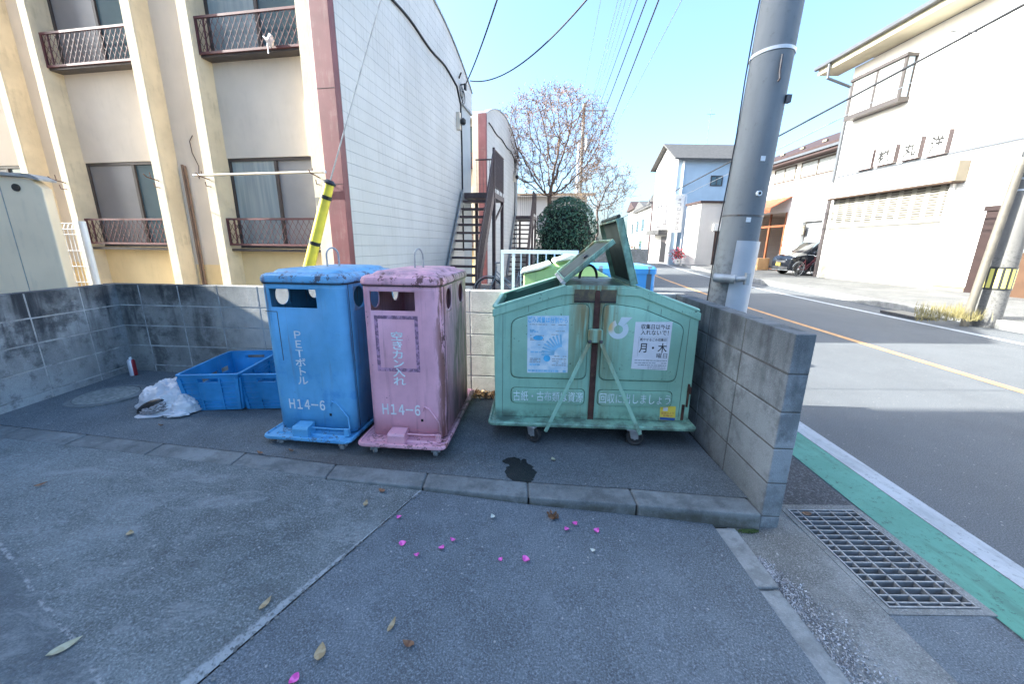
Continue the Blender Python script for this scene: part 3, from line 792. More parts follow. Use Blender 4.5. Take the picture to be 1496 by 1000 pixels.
fl.box((DX0+0.0365, DD-0.022, ZB+0.0125), (DX1-0.0265, DD-0.0186, ZS+0.02))
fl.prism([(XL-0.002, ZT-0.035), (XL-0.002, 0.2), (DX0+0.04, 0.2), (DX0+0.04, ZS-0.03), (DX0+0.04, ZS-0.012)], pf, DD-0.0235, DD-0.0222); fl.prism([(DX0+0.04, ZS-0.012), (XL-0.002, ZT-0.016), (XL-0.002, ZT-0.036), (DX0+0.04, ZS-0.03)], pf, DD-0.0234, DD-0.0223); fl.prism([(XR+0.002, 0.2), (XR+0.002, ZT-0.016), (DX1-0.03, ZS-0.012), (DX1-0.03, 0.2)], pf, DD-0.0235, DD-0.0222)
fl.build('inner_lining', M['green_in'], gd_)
M['grime_shade'] = plain('grime_shade', (0.090, 0.150, 0.110), 0.8, 0.4, 18)  # outline tone: grime together with crease shade put into the colour
# pressed panels, each side of the centre channel
def rounded_poly(pts, r, n=4):
    res = []; N = len(pts)
    for i in range(N):
        p = Vector(pts[i]); a = (Vector(pts[i-1])-p); b_ = (Vector(pts[(i+1) % N])-p)
        rr = min(r, a.length*0.45, b_.length*0.45); a.normalize(); b_.normalize()
        p0 = p+a*rr; p1 = p+b_*rr
        for q in range(n+1):
            t_ = q/n; res.append(tuple(p0*(1-t_)**2 + p*2*t_*(1-t_) + p1*t_**2))
    return res
def pressed(pts, r=0.04, h=0.015):
    rp = rounded_poly(pts, r); cxm = sum(p[0] for p in rp)/len(rp); czm = sum(p[1] for p in rp)/len(rp)
    ins = lambda e: [Vector((p[0]+(cxm-p[0])*e*2.2, 0, p[1]+(czm-p[1])*e*3.5)) for p in rp]
    mm = MB()
    rings = [[Vector((p[0], -0.0003, p[1])) for p in rp]]
    for e, y in ((0.001, -h*0.35), (0.006, -h*0.85), (0.013, -h)): rings.append([Vector((p.x, y, p.z)) for p in ins(e)])
    mm.loft(rings, True, True); return mm
for pts, r in (([(-0.585, 0.455), (-0.06, 0.455), (-0.06, 0.99), (-0.165, 0.99), (-0.30, 0.965), (-0.585, 0.868)], 0.05),
               ([(0.035, 0.455), (0.562, 0.455), (0.580, 0.852), (0.29, 0.965), (0.125, 0.99), (0.035, 0.99)], 0.05),
               ([(-0.582, 0.265), (-0.06, 0.265), (-0.06, 0.378), (-0.582, 0.378)], 0.035),
               ([(0.035, 0.265), (0.552, 0.265), (0.552, 0.378), (0.035, 0.378)], 0.035)):
    o_pp = pressed(pts, r).build('pressed_panel', M['green'], gd_, smooth=True)
    rp = rounded_poly(pts, r); cxm = sum(p[0] for p in rp)/len(rp); czm = sum(p[1] for p in rp)/len(rp)
    off = [(p[0]+math.copysign(0.0045, p[0]-cxm)*min(1, abs(p[0]-cxm)/0.06), p[1]+math.copysign(0.0045, p[1]-czm)*min(1, abs(p[1]-czm)/0.03)) for p in rp]
    g_r = MB(); nr_ = len(rp); g_r.add([(p[0], -0.0008, p[1]) for p in rp] + [(p[0], -0.0008, p[1]) for p in off], [(i, (i+1) % nr_, nr_+(i+1) % nr_, nr_+i) for i in range(nr_)])
    g_r.build('grime_shade_line', M['grime_shade'], o_pp, fix=False)
# creases of the front sheet
for x, za, zb in ((-0.645, 0.17, 0.915), (0.615, 0.17, 0.905), (-0.47, 0.93, 0.985), (0.33, 0.925, 0.985), (0.42, 0.915, 0.965)): q = MB(); q.box((x-0.0012, -0.0016, za), (x+0.0012, -0.0004, zb)); q.build('sheet_seam', M['dark_steel'], gd_)
q = MB(); q.box((-0.165, -0.006, 1.012), (-0.030, -0.0004, 1.088)); q.box((0.012, -0.006, 1.012), (0.115, -0.0004, 1.088))
k = Mt('stained_plate', 0.7); n_ = k.noise(9, 7, 0.7); k.color(k.mix(k.ramp(n_, 0.3, 0.6), (0.20, 0.165, 0.075), (0.075, 0.060, 0.045)))
q.build('stained_plate', k.m, gd_)
q = MB(); q.box((-0.165, -0.0075, 1.000), (0.115, -0.0004, 1.011)); q.build('plate_lip', M['black'], gd_)
q = MB(); q.prism(rounded_poly([(-0.026, 0.80), (0.008, 0.80), (0.008, 1.085), (-0.026, 1.085)], 0.017), pf, -0.0098, -0.0004)
q.build('rusted_slot', M['rust'], gd_)
q = MB(); q.box((-0.030, -0.014, 0.082), (-0.0235, -0.0101, 1.0)); q.box((0.0055, -0.014, 0.082), (0.012, -0.0101, 1.0)); q.box((-0.0232, -0.0101, 0.082), (0.0052, -0.004, 0.79))
q.build('rail_channel', [M['rust']][0], gd_)
q = MB(); q.prism(rounded_poly([(-0.062, 0.733), (0.034, 0.733), (0.034, 0.825), (-0.062, 0.825)], 0.014), pf, -0.055, -0.0145)
q.build('handle_block', M['green'], gd_, bevel=0.006)
for xa, za, xb, zb in ((-0.051, 0.735, -0.335, 0.135), (0.024, 0.735, 0.315, 0.135)):
    q = MB(); q.bar((xa, -0.050, za), (xb, -0.150, zb-0.02), 0.026, 0.007, (0, -1, 0)); q.build('strap', M['green'], gd_, bevel=0.002)
    q = MB(); q.cbox((xa, -0.058, za+0.008), (0.022, 0.016, 0.022)); q.build('strap_bolt', M['dark_steel'], gd_, bevel=0.004)
# base tray with rolled lip
q = MB()
bx = lambda e, z, r_: ringz(rrect(-0.735-e, 0.700+e, -0.125-e, DD+0.08+e, r_, 4), z)
q.loft([bx(-0.04, 0.138, 0.02), bx(0, 0.138, 0.03), bx(0.005, 0.146, 0.034), bx(0.005, 0.158, 0.034), bx(0.0, 0.164, 0.03), bx(-0.010, 0.166, 0.025), bx(-0.018, 0.156, 0.02), bx(-0.06, 0.1535, 0.01)])
q.build('base_tray', M['green'], gd_, smooth=True)
q = MB(); q.box((0.655, -0.014, 0.27), (0.668, -0.001, 0.44)); q.cbox((0.662, -0.02, 0.40), (0.02, 0.024, 0.05)); q.box((0.630, -0.008, 0.165), (0.650, -0.001, 0.285))
q.build('latch', M['rust'], gd_, bevel=0.002)
def big_caster(x, y, rot):
    c = bpy.data.objects.new('caster', None); C.objects.link(c); c.parent = gd_; c.location = (x, y, 0); c.rotation_euler = (0, 0, rot)
    f = MB(); f.cbox((0.0, 0.01, 0.131), (0.115, 0.10, 0.012))
    for sg in (-1, 1): f.prism([(-0.025, 0.055), (0.025, 0.055), (0.045, 0.13), (-0.02, 0.13)], lambda a, b_, q_: Vector((q_, a, b_)), sg*0.024, sg*0.030)
    f.build('fork', M['steel'], c, bevel=0.003)
    w = MB(); r = 0.060
    w.lathe([(0.010, -0.02), (r*0.62, -0.014), (r*0.85, -0.02), (r, -0.014), (r, 0.014), (r*0.85, 0.02), (r*0.62, 0.014), (0.010, 0.02)], n=24)
    for i, p in enumerate(w.v): w.v[i] = Vector((p.z, p.x, p.y+r))
    w.build('wheel', M['rubber'], c, smooth=True)
    a = MB(); a.cyl((-0.034, 0, r), 0.009, 0.068, 10, 'X'); a.build('axle', M['steel'], c)
    return c
big_caster(-0.415, -0.075, 0.95); big_caster(0.30, -0.075, 1.35); big_caster(-0.55, 0.72, 0.5); big_caster(0.52, 0.72, -0.4); big_caster(-0.62, 0.2, 0.3)
# lids
def lid(name, hinge, tip, th, y0, y1, mi, mo, side):
    h = Vector((hinge[0], 0, hinge[1])); t_ = Vector((tip[0], 0, tip[1])); d = (t_-h); l = d.length; d.normalize(); n_ = Vector((-d.z, 0, d.x))*side
    mt = Matrix(((d.x, 0, n_.x, h.x), (0, 1, 0, 0), (d.z, 0, n_.z, h.z), (0, 0, 0, 1)))
    root = bpy.data.objects.new(name, None); C.objects.link(root); root.parent = gd_
    b = MB(); b.box((0, y0, 0), (l, y1, 0.008), mt)
    b.box((0.0, y0, 0.0085), (l, y0+0.012, th), mt); b.box((0.0, y1-0.012, 0.0085), (l, y1, th), mt)
    b.box((0, y0+0.0125, 0.0085), (0.012, y1-0.0125, th), mt); b.box((l-0.012, y0+0.0125, 0.0085), (l, y1-0.0125, th), mt)
    b.build('shell', mo, root, bevel=0.004)
    b = MB(); b.box((0.0125, y0+0.0125, 0.0085), (l-0.0125, y1-0.0125, 0.016), mt)
    for yy_ in ((0.5,) if side == 2 else ()): b.box((0.02, y0+(y1-y0)*yy_-0.012, 0.0165), (l-0.02, y0+(y1-y0)*yy_+0.012, 0.026), mt)
    b.build('lining', mi, root, bevel=0.003)
    return root, mt, l
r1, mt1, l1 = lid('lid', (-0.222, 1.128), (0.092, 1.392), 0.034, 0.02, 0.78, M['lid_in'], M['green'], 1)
b = MB(); b.cbox((0, 0, 0), (0.001, 0.001, 0.001)); 
b = MB(); b.box((l1*0.52, 0.30, 0.0265), (l1*0.60, 0.42, 0.030), mt1); b.build('hand_slot', M['black'], r1)
b = MB(); b.box((-0.028, 0.02, -0.004), (-0.001, 0.78, 0.026), mt1); b.build('hinge', M['steel'], r1, bevel=0.004)
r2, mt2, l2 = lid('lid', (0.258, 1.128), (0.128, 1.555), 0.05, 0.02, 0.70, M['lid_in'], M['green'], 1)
b = MB(); p0 = mt2 @ Vector((l2+0.012, 0.05, 0.022)); p1 = mt2 @ Vector((l2+0.012, 0.67, 0.022)); b.tube([p0, p1], 0.013, 12); b.build('grab_bar', M['lid_in'], r2, smooth=True)
b = MB(); b.tube([p0 + Vector((0, -0.004, 0)), p0 + Vector((0, 0.001, 0))], 0.0095, 12); b.build('bar_end', M['black'], r2)
b = MB(); b.tube([(-0.02+0.07*math.cos(a), 0.42+0.03*math.cos(a), 1.13+0.10*math.sin(a)) for a in [PI*q/14 for q in range(15)]], 0.010, 10)
b.build('lifting_ring', M['dark_steel'], gd_, smooth=True)
# notices stuck on the front
k = Mt('faded_poster_paper', 0.5, 0, 0.4); x, y, z = k.xyz()
k.color(k.mix(k.ramp(k.noise(14, 5, 0.6), 0.4, 0.65), (0.45, 0.60, 0.72), (0.68, 0.75, 0.80)))
poster_m = k.m
M['p_blue'] = plain('faded_blue_ink', (0.12, 0.42, 0.72), 0.5, 0.2, 30); M['p_lblue'] = plain('pale_blue_ink', (0.27, 0.50, 0.70), 0.5, 0.15, 30)
M['p_grey'] = plain('faded_grey_ink', (0.30, 0.33, 0.36), 0.5, 0.15, 30); M['ink'] = plain('black_ink', (0.02, 0.02, 0.022), 0.5, 0.1, 30)
M['paper'] = plain('white_sticker', (0.70, 0.70, 0.74), 0.45, 0.05, 12); M['yellow'] = plain('yellow_sticker', (0.78, 0.60, 0.08), 0.45, 0.08, 14)
M['navy'] = plain('blue_sticker_ink', (0.04, 0.10, 0.36), 0.45, 0.1, 14); M['red_ink'] = plain('red_ink', (0.5, 0.12, 0.08), 0.5, 0.1, 20)
def sheet_plate(name, pts, y, mat, parent, th=0.0012, label=None):
    q = MB(); q.prism(pts, pf, y-th, y); o = q.build(name, mat, parent)
    if label: o['label'] = label
    return o
PY = -0.0158
po = sheet_plate('notice', [(-0.471, 0.497), (-0.187, 0.505), (-0.195, 0.911), (-0.476, 0.905)], PY, poster_m, gd_, label='faded blue printed notice')
ty = PY-0.0020
lettering('notice_heading', 'ごみ減量は分別から', -0.470, 0.858, -0.202, 0.900, FRONT(ty), M['p_blue'], po, 0.01)
q = MB()
random.seed(21)
def lines(q, x0, x1, zs, h=0.006, gap=0.2):
    for z_ in zs:
        x_ = x0
        while x_ < x1:
            w_ = random.uniform(0.008, 0.03); 
            if random.random() > gap: q.box((x_, ty-0.0003, z_), (min(x_+w_, x1), ty, z_+h))
            x_ += w_+0.004
lines(q, -0.46, -0.21, [0.844], 0.005)
lines(q, -0.455, -0.36, [0.765, 0.745, 0.735], 0.006); lines(q, -0.455, -0.38, [0.60, 0.588, 0.576], 0.006); lines(q, -0.30, -0.20, [0.62, 0.60, 0.585, 0.57, 0.555], 0.006)
lines(q, -0.31, -0.21, [0.775, 0.80], 0.005, 0.4); lines(q, -0.40, -0.31, [0.70], 0.005)
q.build('notice_print', M['p_grey'], po)
q = MB(); lines(q, -0.458, -0.40, [0.79, 0.80], 0.012, 0.1); lines(q, -0.45, -0.33, [0.645], 0.012, 0.1); lines(q, -0.455, -0.35, [0.552], 0.013, 0.1); lines(q, -0.466, -0.20, [0.508], 0.014, 0.05)
for i in range(9):
    a = R(95+i*11); p0 = (-0.235, 0.64); 
    q.bar((p0[0]+0.05*math.cos(a), ty-0.0002, p0[1]+0.05*math.sin(a)), (p0[0]+0.14*math.cos(a), ty-0.0002, p0[1]+0.14*math.sin(a)), 0.013, 0.0003, (0, 1, 0))
q.build('notice_chart', M['p_lblue'], po)
q = MB(); q.prism([(-0.335+0.024*math.cos(2*PI*i/20), 0.607+0.024*math.sin(2*PI*i/20)) for i in range(20)], pf, ty-0.0003, ty)
q.prism([(-0.40+0.035*math.cos(2*PI*i/20), 0.752+0.017*math.sin(2*PI*i/20)) for i in range(20)], pf, ty-0.0008, ty-0.0005); q.build('notice_dots', M['p_blue'], po)
wp = sheet_plate('notice', [(0.249, 0.546), (0.494, 0.540), (0.497, 0.882), (0.252, 0.877)], PY, M['paper'], gd_, label='white printed notice with black lettering')
for s_, a in (('収集日以外は', (0.292, 0.828, 0.484, 0.864)), ('入れないで！', (0.292, 0.788, 0.478, 0.824)), ('燃やせるごみ収集日', (0.292, 0.746, 0.468, 0.767)), ('月・木', (0.290, 0.664, 0.478, 0.734)), ('曜日', (0.412, 0.628, 0.484, 0.662))):
    lettering('notice_lettering', s_, *a, FRONT(ty), M['ink'], wp, 0.012 if s_ != '曜日' else 0.0)
q = MB(); lines(q, 0.268, 0.486, [0.606, 0.588, 0.572], 0.006, 0.12); lines(q, 0.36, 0.482, [0.560, 0.549], 0.004, 0.1)
q.build('notice_print', M['p_grey'], wp)
q = MB()
for a in ((0.283, 0.636, 0.2845, 0.772), (0.473, 0.70, 0.4745, 0.772), (0.283, 0.7725, 0.4745, 0.774)): q.box((a[0], ty-0.0003, a[1]), (a[2], ty, a[3]))
q.build('notice_frame', M['p_grey'], wp)
ye = sheet_plate('sticker', [(0.486, 0.161), (0.596, 0.158), (0.590, 0.268), (0.482, 0.270)], -0.0006, M['yellow'], gd_, label='yellow sticker with a blue foot')
sy = -0.0022
lettering('sticker_lettering', '監視カメラ', 0.494, 0.206, 0.582, 0.224, FRONT(sy), M['red_ink'], ye, 0.006)
lettering('sticker_lettering', '作動中', 0.506, 0.187, 0.574, 0.203, FRONT(sy), M['red_ink'], ye, 0.006)
q = MB(); q.prism([(0.4875, 0.1625), (0.5948, 0.1595), (0.5932, 0.181), (0.4865, 0.183)], pf, sy, sy+0.0003); q.build('sticker_foot', M['navy'], ye)
q = MB(); q.prism([(0.503, 0.232), (0.536, 0.232), (0.536, 0.258), (0.503, 0.258)], pf, sy, sy+0.0003); q.build('sticker_patch', M['paper'], ye)
# round emblem: crescent plus stroke
q = MB(); cx_, cz_ = 0.142, 0.822
arc = [PI*0.62 + (2*PI*0.80)*i/26 for i in range(27)]
ro, ri = 0.068, 0.030
pl = [(cx_+ro*math.cos(a), cz_+ro*0.98*math.sin(a)) for a in arc] + [(cx_+ri*math.cos(a), cz_+ri*math.sin(a)) for a in reversed(arc)]
nn = len(arc); vs_ = [(p[0], PY-0.0006, p[1]) for p in pl]
q.add(vs_, [(i, i+1, 2*nn-2-i, 2*nn-1-i) for i in range(nn-1)])
q.add([(cx_-0.006, PY-0.0006, cz_+0.034), (cx_+0.026, PY-0.0006, cz_+0.020), (cx_+0.088, PY-0.0006, cz_+0.086), (cx_+0.014, PY-0.0006, cz_+0.086)], [(0, 1, 2, 3)])
k = Mt('emblem_paint', 0.5); x, y, z = k.xyz(); k.color(k.mix(k.math('MULTIPLY', k.ramp(x, 0.13, 0.085), k.ramp(z, 0.78, 0.83)), (0.62, 0.68, 0.70), (0.60, 0.42, 0.16)))
q.build('emblem', k.m, gd_, fix=False)
lettering('lettering', '古紙・古布類は資源', -0.567, 0.284, -0.070, 0.360, FRONT(PY-0.0006), M['worn_white'], gd_, 0.0)
lettering('lettering', '回収に出しましょう', 0.046, 0.284, 0.540, 0.360, FRONT(PY-0.0006), M['worn_white'], gd_, 0.0)

# ------------------------------------------------------------------ crates
M['crate'] = paint_metal('blue_crate_plastic', (0.060, 0.235, 0.510), 0.0, 0.25, 0.4, None, (0.05, 0.06, 0.07), 0.6, (0.11, 0.22, 0.36))
def crate_mesh(parent):
    W, D, H, tp = 0.39, 0.64, 0.305, 0.028
    P = lambda sx, sy, z: Vector((sx*(W/2+tp*z/H), sy*(D/2+tp*z/H), z))
    th = 0.006
    b = MB()
    b.box((-W/2, -D/2, 0.0), (W/2, D/2, 0.006))
    def wall(A, B, n_, has_handle, slots):
        """A,B bottom ends -> functions of z; n_ outward"""
        def at(u, z, o=0.0): return A(z)*(1-u)+B(z)*u + n_*o
        us = [0, 0.06, 0.30, 0.70, 0.94, 1]; zs = [0.006, 0.06, 0.100, 0.150, 0.200, 0.240, 0.272, H]
        if slots: us = [0, 0.05, 0.12, 0.27, 0.34, 0.46, 0.54, 0.66, 0.73, 0.88, 0.95, 1]
        for i in range(len(us)-1):
            for j in range(len(zs)-1):
                um = (us[i]+us[i+1])/2; zm = (zs[j]+zs[j+1])/2
                if has_handle and 0.3 < um < 0.7 and 0.240 < zm < 0.272: continue
                if slots and i in (2, 4, 6, 8) and (0.060 < zm < 0.100 or 0.150 < zm < 0.200): continue
                b.add([at(us[i], zs[j]), at(us[i+1], zs[j]), at(us[i+1], zs[j+1]), at(us[i], zs[j+1]), at(us[i], zs[j], -th), at(us[i+1], zs[j], -th), at(us[i+1], zs[j+1], -th), at(us[i], zs[j+1], -th)],
                      [(0,1,2,3), (7,6,5,4), (0,4,5,1), (1,5,6,2), (2,6,7,3), (3,7,4,0)])
        for z in (0.03, 0.06, 0.100, 0.150, 0.200, 0.240): 
            b.loft([[at(0, z-0.004, 0.0004), at(0, z+0.004, 0.0004), at(0, z+0.004, 0.012), at(0, z-0.004, 0.012)], [at(1, z-0.004, 0.0004), at(1, z+0.004, 0.0004), at(1, z+0.004, 0.012), at(1, z-0.004, 0.012)]])
        for u in ((0.0, 0.06), (0.30, 0.33), (0.67, 0.70), (0.94, 1.0)):
            b.loft([[at(u[0], 0.008, 0.0006), at(u[1], 0.008, 0.0006), at(u[1], 0.008, 0.0135), at(u[0], 0.008, 0.0135)], [at(u[0], H-0.03, 0.0006), at(u[1], H-0.03, 0.0006), at(u[1], H-0.03, 0.0135), at(u[0], H-0.03, 0.0135)]])
        if has_handle:
            b.loft([[at(0.33, 0.09, 0.0008), at(0.67, 0.09, 0.0008), at(0.67, 0.09, 0.0125), at(0.33, 0.09, 0.0125)], [at(0.33, 0.235, 0.0008), at(0.67, 0.235, 0.0008), at(0.67, 0.235, 0.0125), at(0.33, 0.235, 0.0125)]])
    wall(lambda z: P(-1, -1, z), lambda z: P(1, -1, z), Vector((0, -1, 0)), True, False)
    wall(lambda z: P(1, 1, z), lambda z: P(-1, 1, z), Vector((0, 1, 0)), True, False)
    wall(lambda z: P(-1, 1, z), lambda z: P(-1, -1, z), Vector((-1, 0, 0)), False, True)
    wall(lambda z: P(1, -1, z), lambda z: P(1, 1, z), Vector((1, 0, 0)), False, True)
    b.build('crate_body', M['crate'], parent, fix=False)
    r_ = MB(); W2, D2 = W/2+tp, D/2+tp
    o_ = lambda e, z: ringz(rrect(-W2-e, W2+e, -D2-e, D2+e, 0.03, 4), z)
    r_.loft([o_(-0.007, H-0.006), o_(0.013, H-0.006), o_(0.013, H+0.006), o_(-0.007, H+0.006), o_(-0.007, H-0.006)], False, False)
    r_.build('crate_rim', M['crate'], parent, bevel=0.002)
c1 = thing('crate', 'empty blue plastic crate with the crumpled white bag leaning against it', 'crate', (-2.397, 3.20, 0.066), R(6), 'blue plastic crates by the block wall')
crate_mesh(c1)
c2 = dup(c1, (-1.975, 3.275, 0.050), R(4), 'blue plastic crate half hidden behind the tall blue bin')

# ------------------------------------------------------------------ rubbish bag, can, manhole
k = Mt('white_bag_plastic', 0.4, 0, 0.4); 
k.color(k.mix(k.ramp(k.noise(7, 6, 0.6), 0.35, 0.68), (0.46, 0.46, 0.49), (0.62, 0.62, 0.65))); k.bump(k.noise(16, 6, 0.6), 0.5, 0.02)
bag_m = k.m
bag = thing('rubbish_bag', 'crumpled white plastic bag slumped beside the crates with newspapers poking out', 'bag', (-2.715, 2.875, 0.078), R(10))
random.seed(9)
from mathutils import noise as mnoise
def blob(cx, cy, rx, ry, rz, sd, cut, nu=40, nv=20, wr=0.22):
    b = MB(); V = []
    for j in range(nv+1):
        ph = PI/2*j/nv
        for i in range(nu):
            a = 2*PI*i/nu
            p = Vector((math.cos(a)*math.cos(ph), math.sin(a)*math.cos(ph), math.sin(ph)))
            q = 1 + wr*(mnoise.noise(p*2.3+Vector((sd, 0, 0)))) + 0.10*mnoise.noise(p*7+Vector((0, sd, 0))) + 0.05*abs(mnoise.noise(p*15+Vector((0, sd, 3))))
            x_ = cx+p.x*rx*q; y_ = cy+p.y*ry*q; z_ = p.z*rz*q
            if cut: z_ *= 0.55+0.45*min(1, max(0, (y_-cut[0])/cut[1]))
            V.append((x_, y_, max(0.0, z_)))
    fs = [(j*nu+i, j*nu+(i+1) % nu, (j+1)*nu+(i+1) % nu, (j+1)*nu+i) for j in range(nv) for i in range(nu)]
    b.add(V, fs); return b
bb_ = blob(-0.01, 0.04, 0.215, 0.17, 0.215, 1.3, None, 56, 26, 0.10); b2 = blob(0.14, -0.06, 0.10, 0.09, 0.13, 5.1, None, 40, 18, 0.16)
bb_.add(b2.v, b2.f); b3 = blob(0.12, -0.14, 0.09, 0.05, 0.035, 8.1, None, 30, 10, 0.35); bb_.add(b3.v, b3.f)
b4 = blob(-0.07, -0.125, 0.105, 0.050, 0.016, 3.3, None, 30, 8, 0.15); bb_.add(b4.v, b4.f)
bb_.build('bag_film', bag_m, bag, smooth=True)
def ellip(c, rad, rot, nu=24, nv=12, wob=0.0):
    b = MB(); V = []; Mx = Matrix.Translation(c) @ Euler(rot).to_matrix().to_4x4()
    for j in range(nv+1):
        ph = -PI/2+PI*j/nv
        for i in range(nu):
            a = 2*PI*i/nu; p = Vector((math.cos(a)*math.cos(ph), math.sin(a)*math.cos(ph), math.sin(ph)))
            p *= 1+wob*mnoise.noise(p*4)
            V.append(Mx @ Vector((p.x*rad[0], p.y*rad[1], p.z*rad[2])))
    b.add(V, [(j*nu+i, j*nu+(i+1) % nu, (j+1)*nu+(i+1) % nu, (j+1)*nu+i) for j in range(nv) for i in range(nu)]); return b
ellip((-0.075, -0.095, 0.062), (0.120, 0.045, 0.042), (0.0, R(-26), R(-8))).build('dark_opening', M['black'], bag, smooth=True)
k = Mt('newspaper', 0.8); st = k.noise(70, 3, co=k.mapped((0.3, 3, 3))); k.color(k.mix(k.ramp(st, 0.42, 0.6), (0.12, 0.11, 0.12), (0.46, 0.44, 0.45)))
np_ = ellip((-0.055, -0.115, 0.050), (0.105, 0.038, 0.034), (0.0, R(-22), R(-6)), wob=0.35); n2_ = ellip((-0.02, -0.125, 0.045), (0.08, 0.03, 0.026), (0.1, R(-5), R(10)), wob=0.4); np_.add(n2_.v, n2_.f)
np_.build('newspapers', k.m, bag)

k = None
sc_ = thing('spray_can', 'white and red spray can standing by the dark corner of the block walls', 'spray can', (-3.655, 3.56, 0.114), R(20)); sc_.scale = (0.9, 0.9, 0.86)
k = Mt('can_print', 0.3, 0.3); x, y, z = k.xyz(); k.color(k.mix(k.ramp(x, 0.012, 0.016), (0.62, 0.63, 0.70), (0.28, 0.03, 0.04)))
q = MB(); q.lathe([(0.030, 0), (0.033, 0.003), (0.033, 0.165), (0.031, 0.170), (0.027, 0.180), (0.014, 0.186)], n=28); q.build('can_body', k.m, sc_, smooth=True)
q = MB(); q.lathe([(0.013, 0.1855), (0.013, 0.206), (0.010, 0.210), (0.0, 0.210)], n=16); q.build('nozzle', M['white_paint'], sc_, smooth=True)
k = Mt('old_plate', 0.8); k.color(k.mix(k.ramp(k.noise(40, 5), 0.4, 0.6), (0.27, 0.28, 0.26), (0.17, 0.18, 0.17))); k.bump(k.voro(60), 0.4, 0.004)
mh = thing('manhole_cover', 'round grey manhole cover in the yard beside the left wall', 'manhole', (-3.42, 3.07, 0.106))
q = MB(); q.lathe([(0.205, -0.03), (0.205, 0.003), (0.175, 0.006), (0.0, 0.006)], n=48); q.build('cover', k.m, mh)
q = MB(); q.lathe([(0.210, -0.03), (0.255, -0.03), (0.255, 0.001), (0.210, 0.004), (0.210, -0.03)], n=48); q.build('ring', M['kerb'], mh)

# ------------------------------------------------------------------ petals and leaves
random.seed(4)
k = Mt('petal_magenta', 0.5); k.color(k.mix(k.ramp(k.noise(60, 3), 0.4, 0.6), (0.75, 0.16, 0.52), (0.55, 0.06, 0.36)))
def leaf_mesh(L, W, curl, n=7):
    b = MB(); V = []
    for i in range(n+1):
        t_ = i/n; w = W/2*math.sin(PI*t_**0.8)**0.8 if 0 < t_ < 1 else 0.0006
        z = curl*(t_-0.5)**2*4
        for sx in (-1, 0, 1): V.append((sx*w, (t_-0.5)*L, z + abs(sx)*curl*0.6 + 0.0015))
    fs = []
    for i in range(n):
        for s_ in (0, 1): a = i*3+s_; fs.append((a, a+1, a+4, a+3))
    b.add(V, fs); return b
def low(px, py):
    p = gz(px, py, -0.04); p = gz(px, py, lowz(p.x)); return gz(px, py, lowz(p.x))
pet0 = None
for (px, py, s_) in [(583,757,1), (588,795,1.15), (609,813,.8), (645,802,1.1), (661,791,.9), (731,819,.75), (768,819,1.25), (828,775,1), (839,767,1), (871,777,1.1), (430,995,1.2)]:
    p = low(px, py)
    o = leaf_mesh(0.030*s_, 0.026*s_, random.uniform(0.004, 0.009)).build('petal', k.m, None, smooth=True)
    o.location = (p.x, p.y, p.z+0.001); o.rotation_euler = (random.uniform(-.2, .2), random.uniform(-.25, .25), random.uniform(0, 6.28))
    tag(o, 'bright magenta flower petal lying on the asphalt drive in front of the kerb', 'petal', 'magenta petals scattered on the drive')
LM = {}
for nme, a, b_ in (('tan', (0.40, 0.33, 0.20), (0.30, 0.23, 0.12)), ('brown', (0.13, 0.065, 0.035), (0.22, 0.12, 0.06)), ('pale', (0.42, 0.42, 0.30), (0.34, 0.33, 0.22)), ('white', (0.6, 0.62, 0.58), (0.5, 0.52, 0.45))):
    kk = Mt('leaf_'+nme, 0.7); kk.color(kk.mix(kk.ramp(kk.noise(50, 4), 0.4, 0.6), a, b_)); LM[nme] = kk.m
for px, py, L, W, c, ang, lab in [
    (95, 947, .085, .032, 'pale', -0.55, 'long pale leaf at the left edge of the drive, nearest the pale seam'),
    (468, 955, .075, .036, 'tan', 0.25, 'large tan leaf lying at the near edge of the drive'),
    (388, 884, .060, .024, 'tan', -0.2, 'narrow tan leaf on the slab left of the crack'),
    (573, 915, .055, .020, 'tan', -0.3, 'thin tan leaf on the asphalt right of the crack'),
    (597, 943, .050, .026, 'brown', 1.2, 'curled dark brown leaf near the front of the asphalt drive'),
    (190, 781, .040, .028, 'tan', 0.6, 'small yellowish leaf alone in the middle of the slab'),
    (534, 737, .050, .024, 'tan', 0.1, 'small tan leaf just below the kerb by the crack'),
    (558, 718, .060, .026, 'brown', 0.9, 'brown leaf caught against the face of the kerb'),
    (720, 757, .030, .024, 'white', 0.4, 'tiny whitish leaf below the kerb'),
    (866, 806, .026, .020, 'white', 1.0, 'tiny white scrap on the asphalt, rightmost of the pale bits'),
    (60, 709, .050, .020, 'brown', -0.7, 'small brown leaf on the slab near the left edge'),
    (425, 568+92, .040, .022, 'brown', 1.3, 'small brown leaf by the left wheel of the blue bin'),
    (808, 672, .045, .030, 'pale', 0.2, 'pale yellow leaf on the yard in front of the green dumpster'),
    (235, 609+14, .045, .02, 'brown', 1.4, 'dark leaf on the yard in front of the white bag'),
    (380, 663, .05, .022, 'brown', 1.2, 'brown leaf on the yard left of the blue bin base'),
    (1178, 752, .05, .03, 'brown', 1.4, 'rusty brown leaf resting on the drain grate')]:
    p = gz(px, py, 0.0)
    z = padz(p.x) if p.y > kerby(p.x) and p.x < 1.3 else lowz(p.x)
    if px > 1150: z = ZV+0.004
    p = gz(px, py, z)
    o = leaf_mesh(L, W, random.uniform(0.004, 0.010)).build('leaf', LM[c], None, smooth=True)
    o.location = (p.x, p.y, p.z+0.001); o.rotation_euler = (random.uniform(-.15, .15), random.uniform(-.2, .2), ang)
    tag(o, lab, 'leaf', 'dry leaves on the ground')
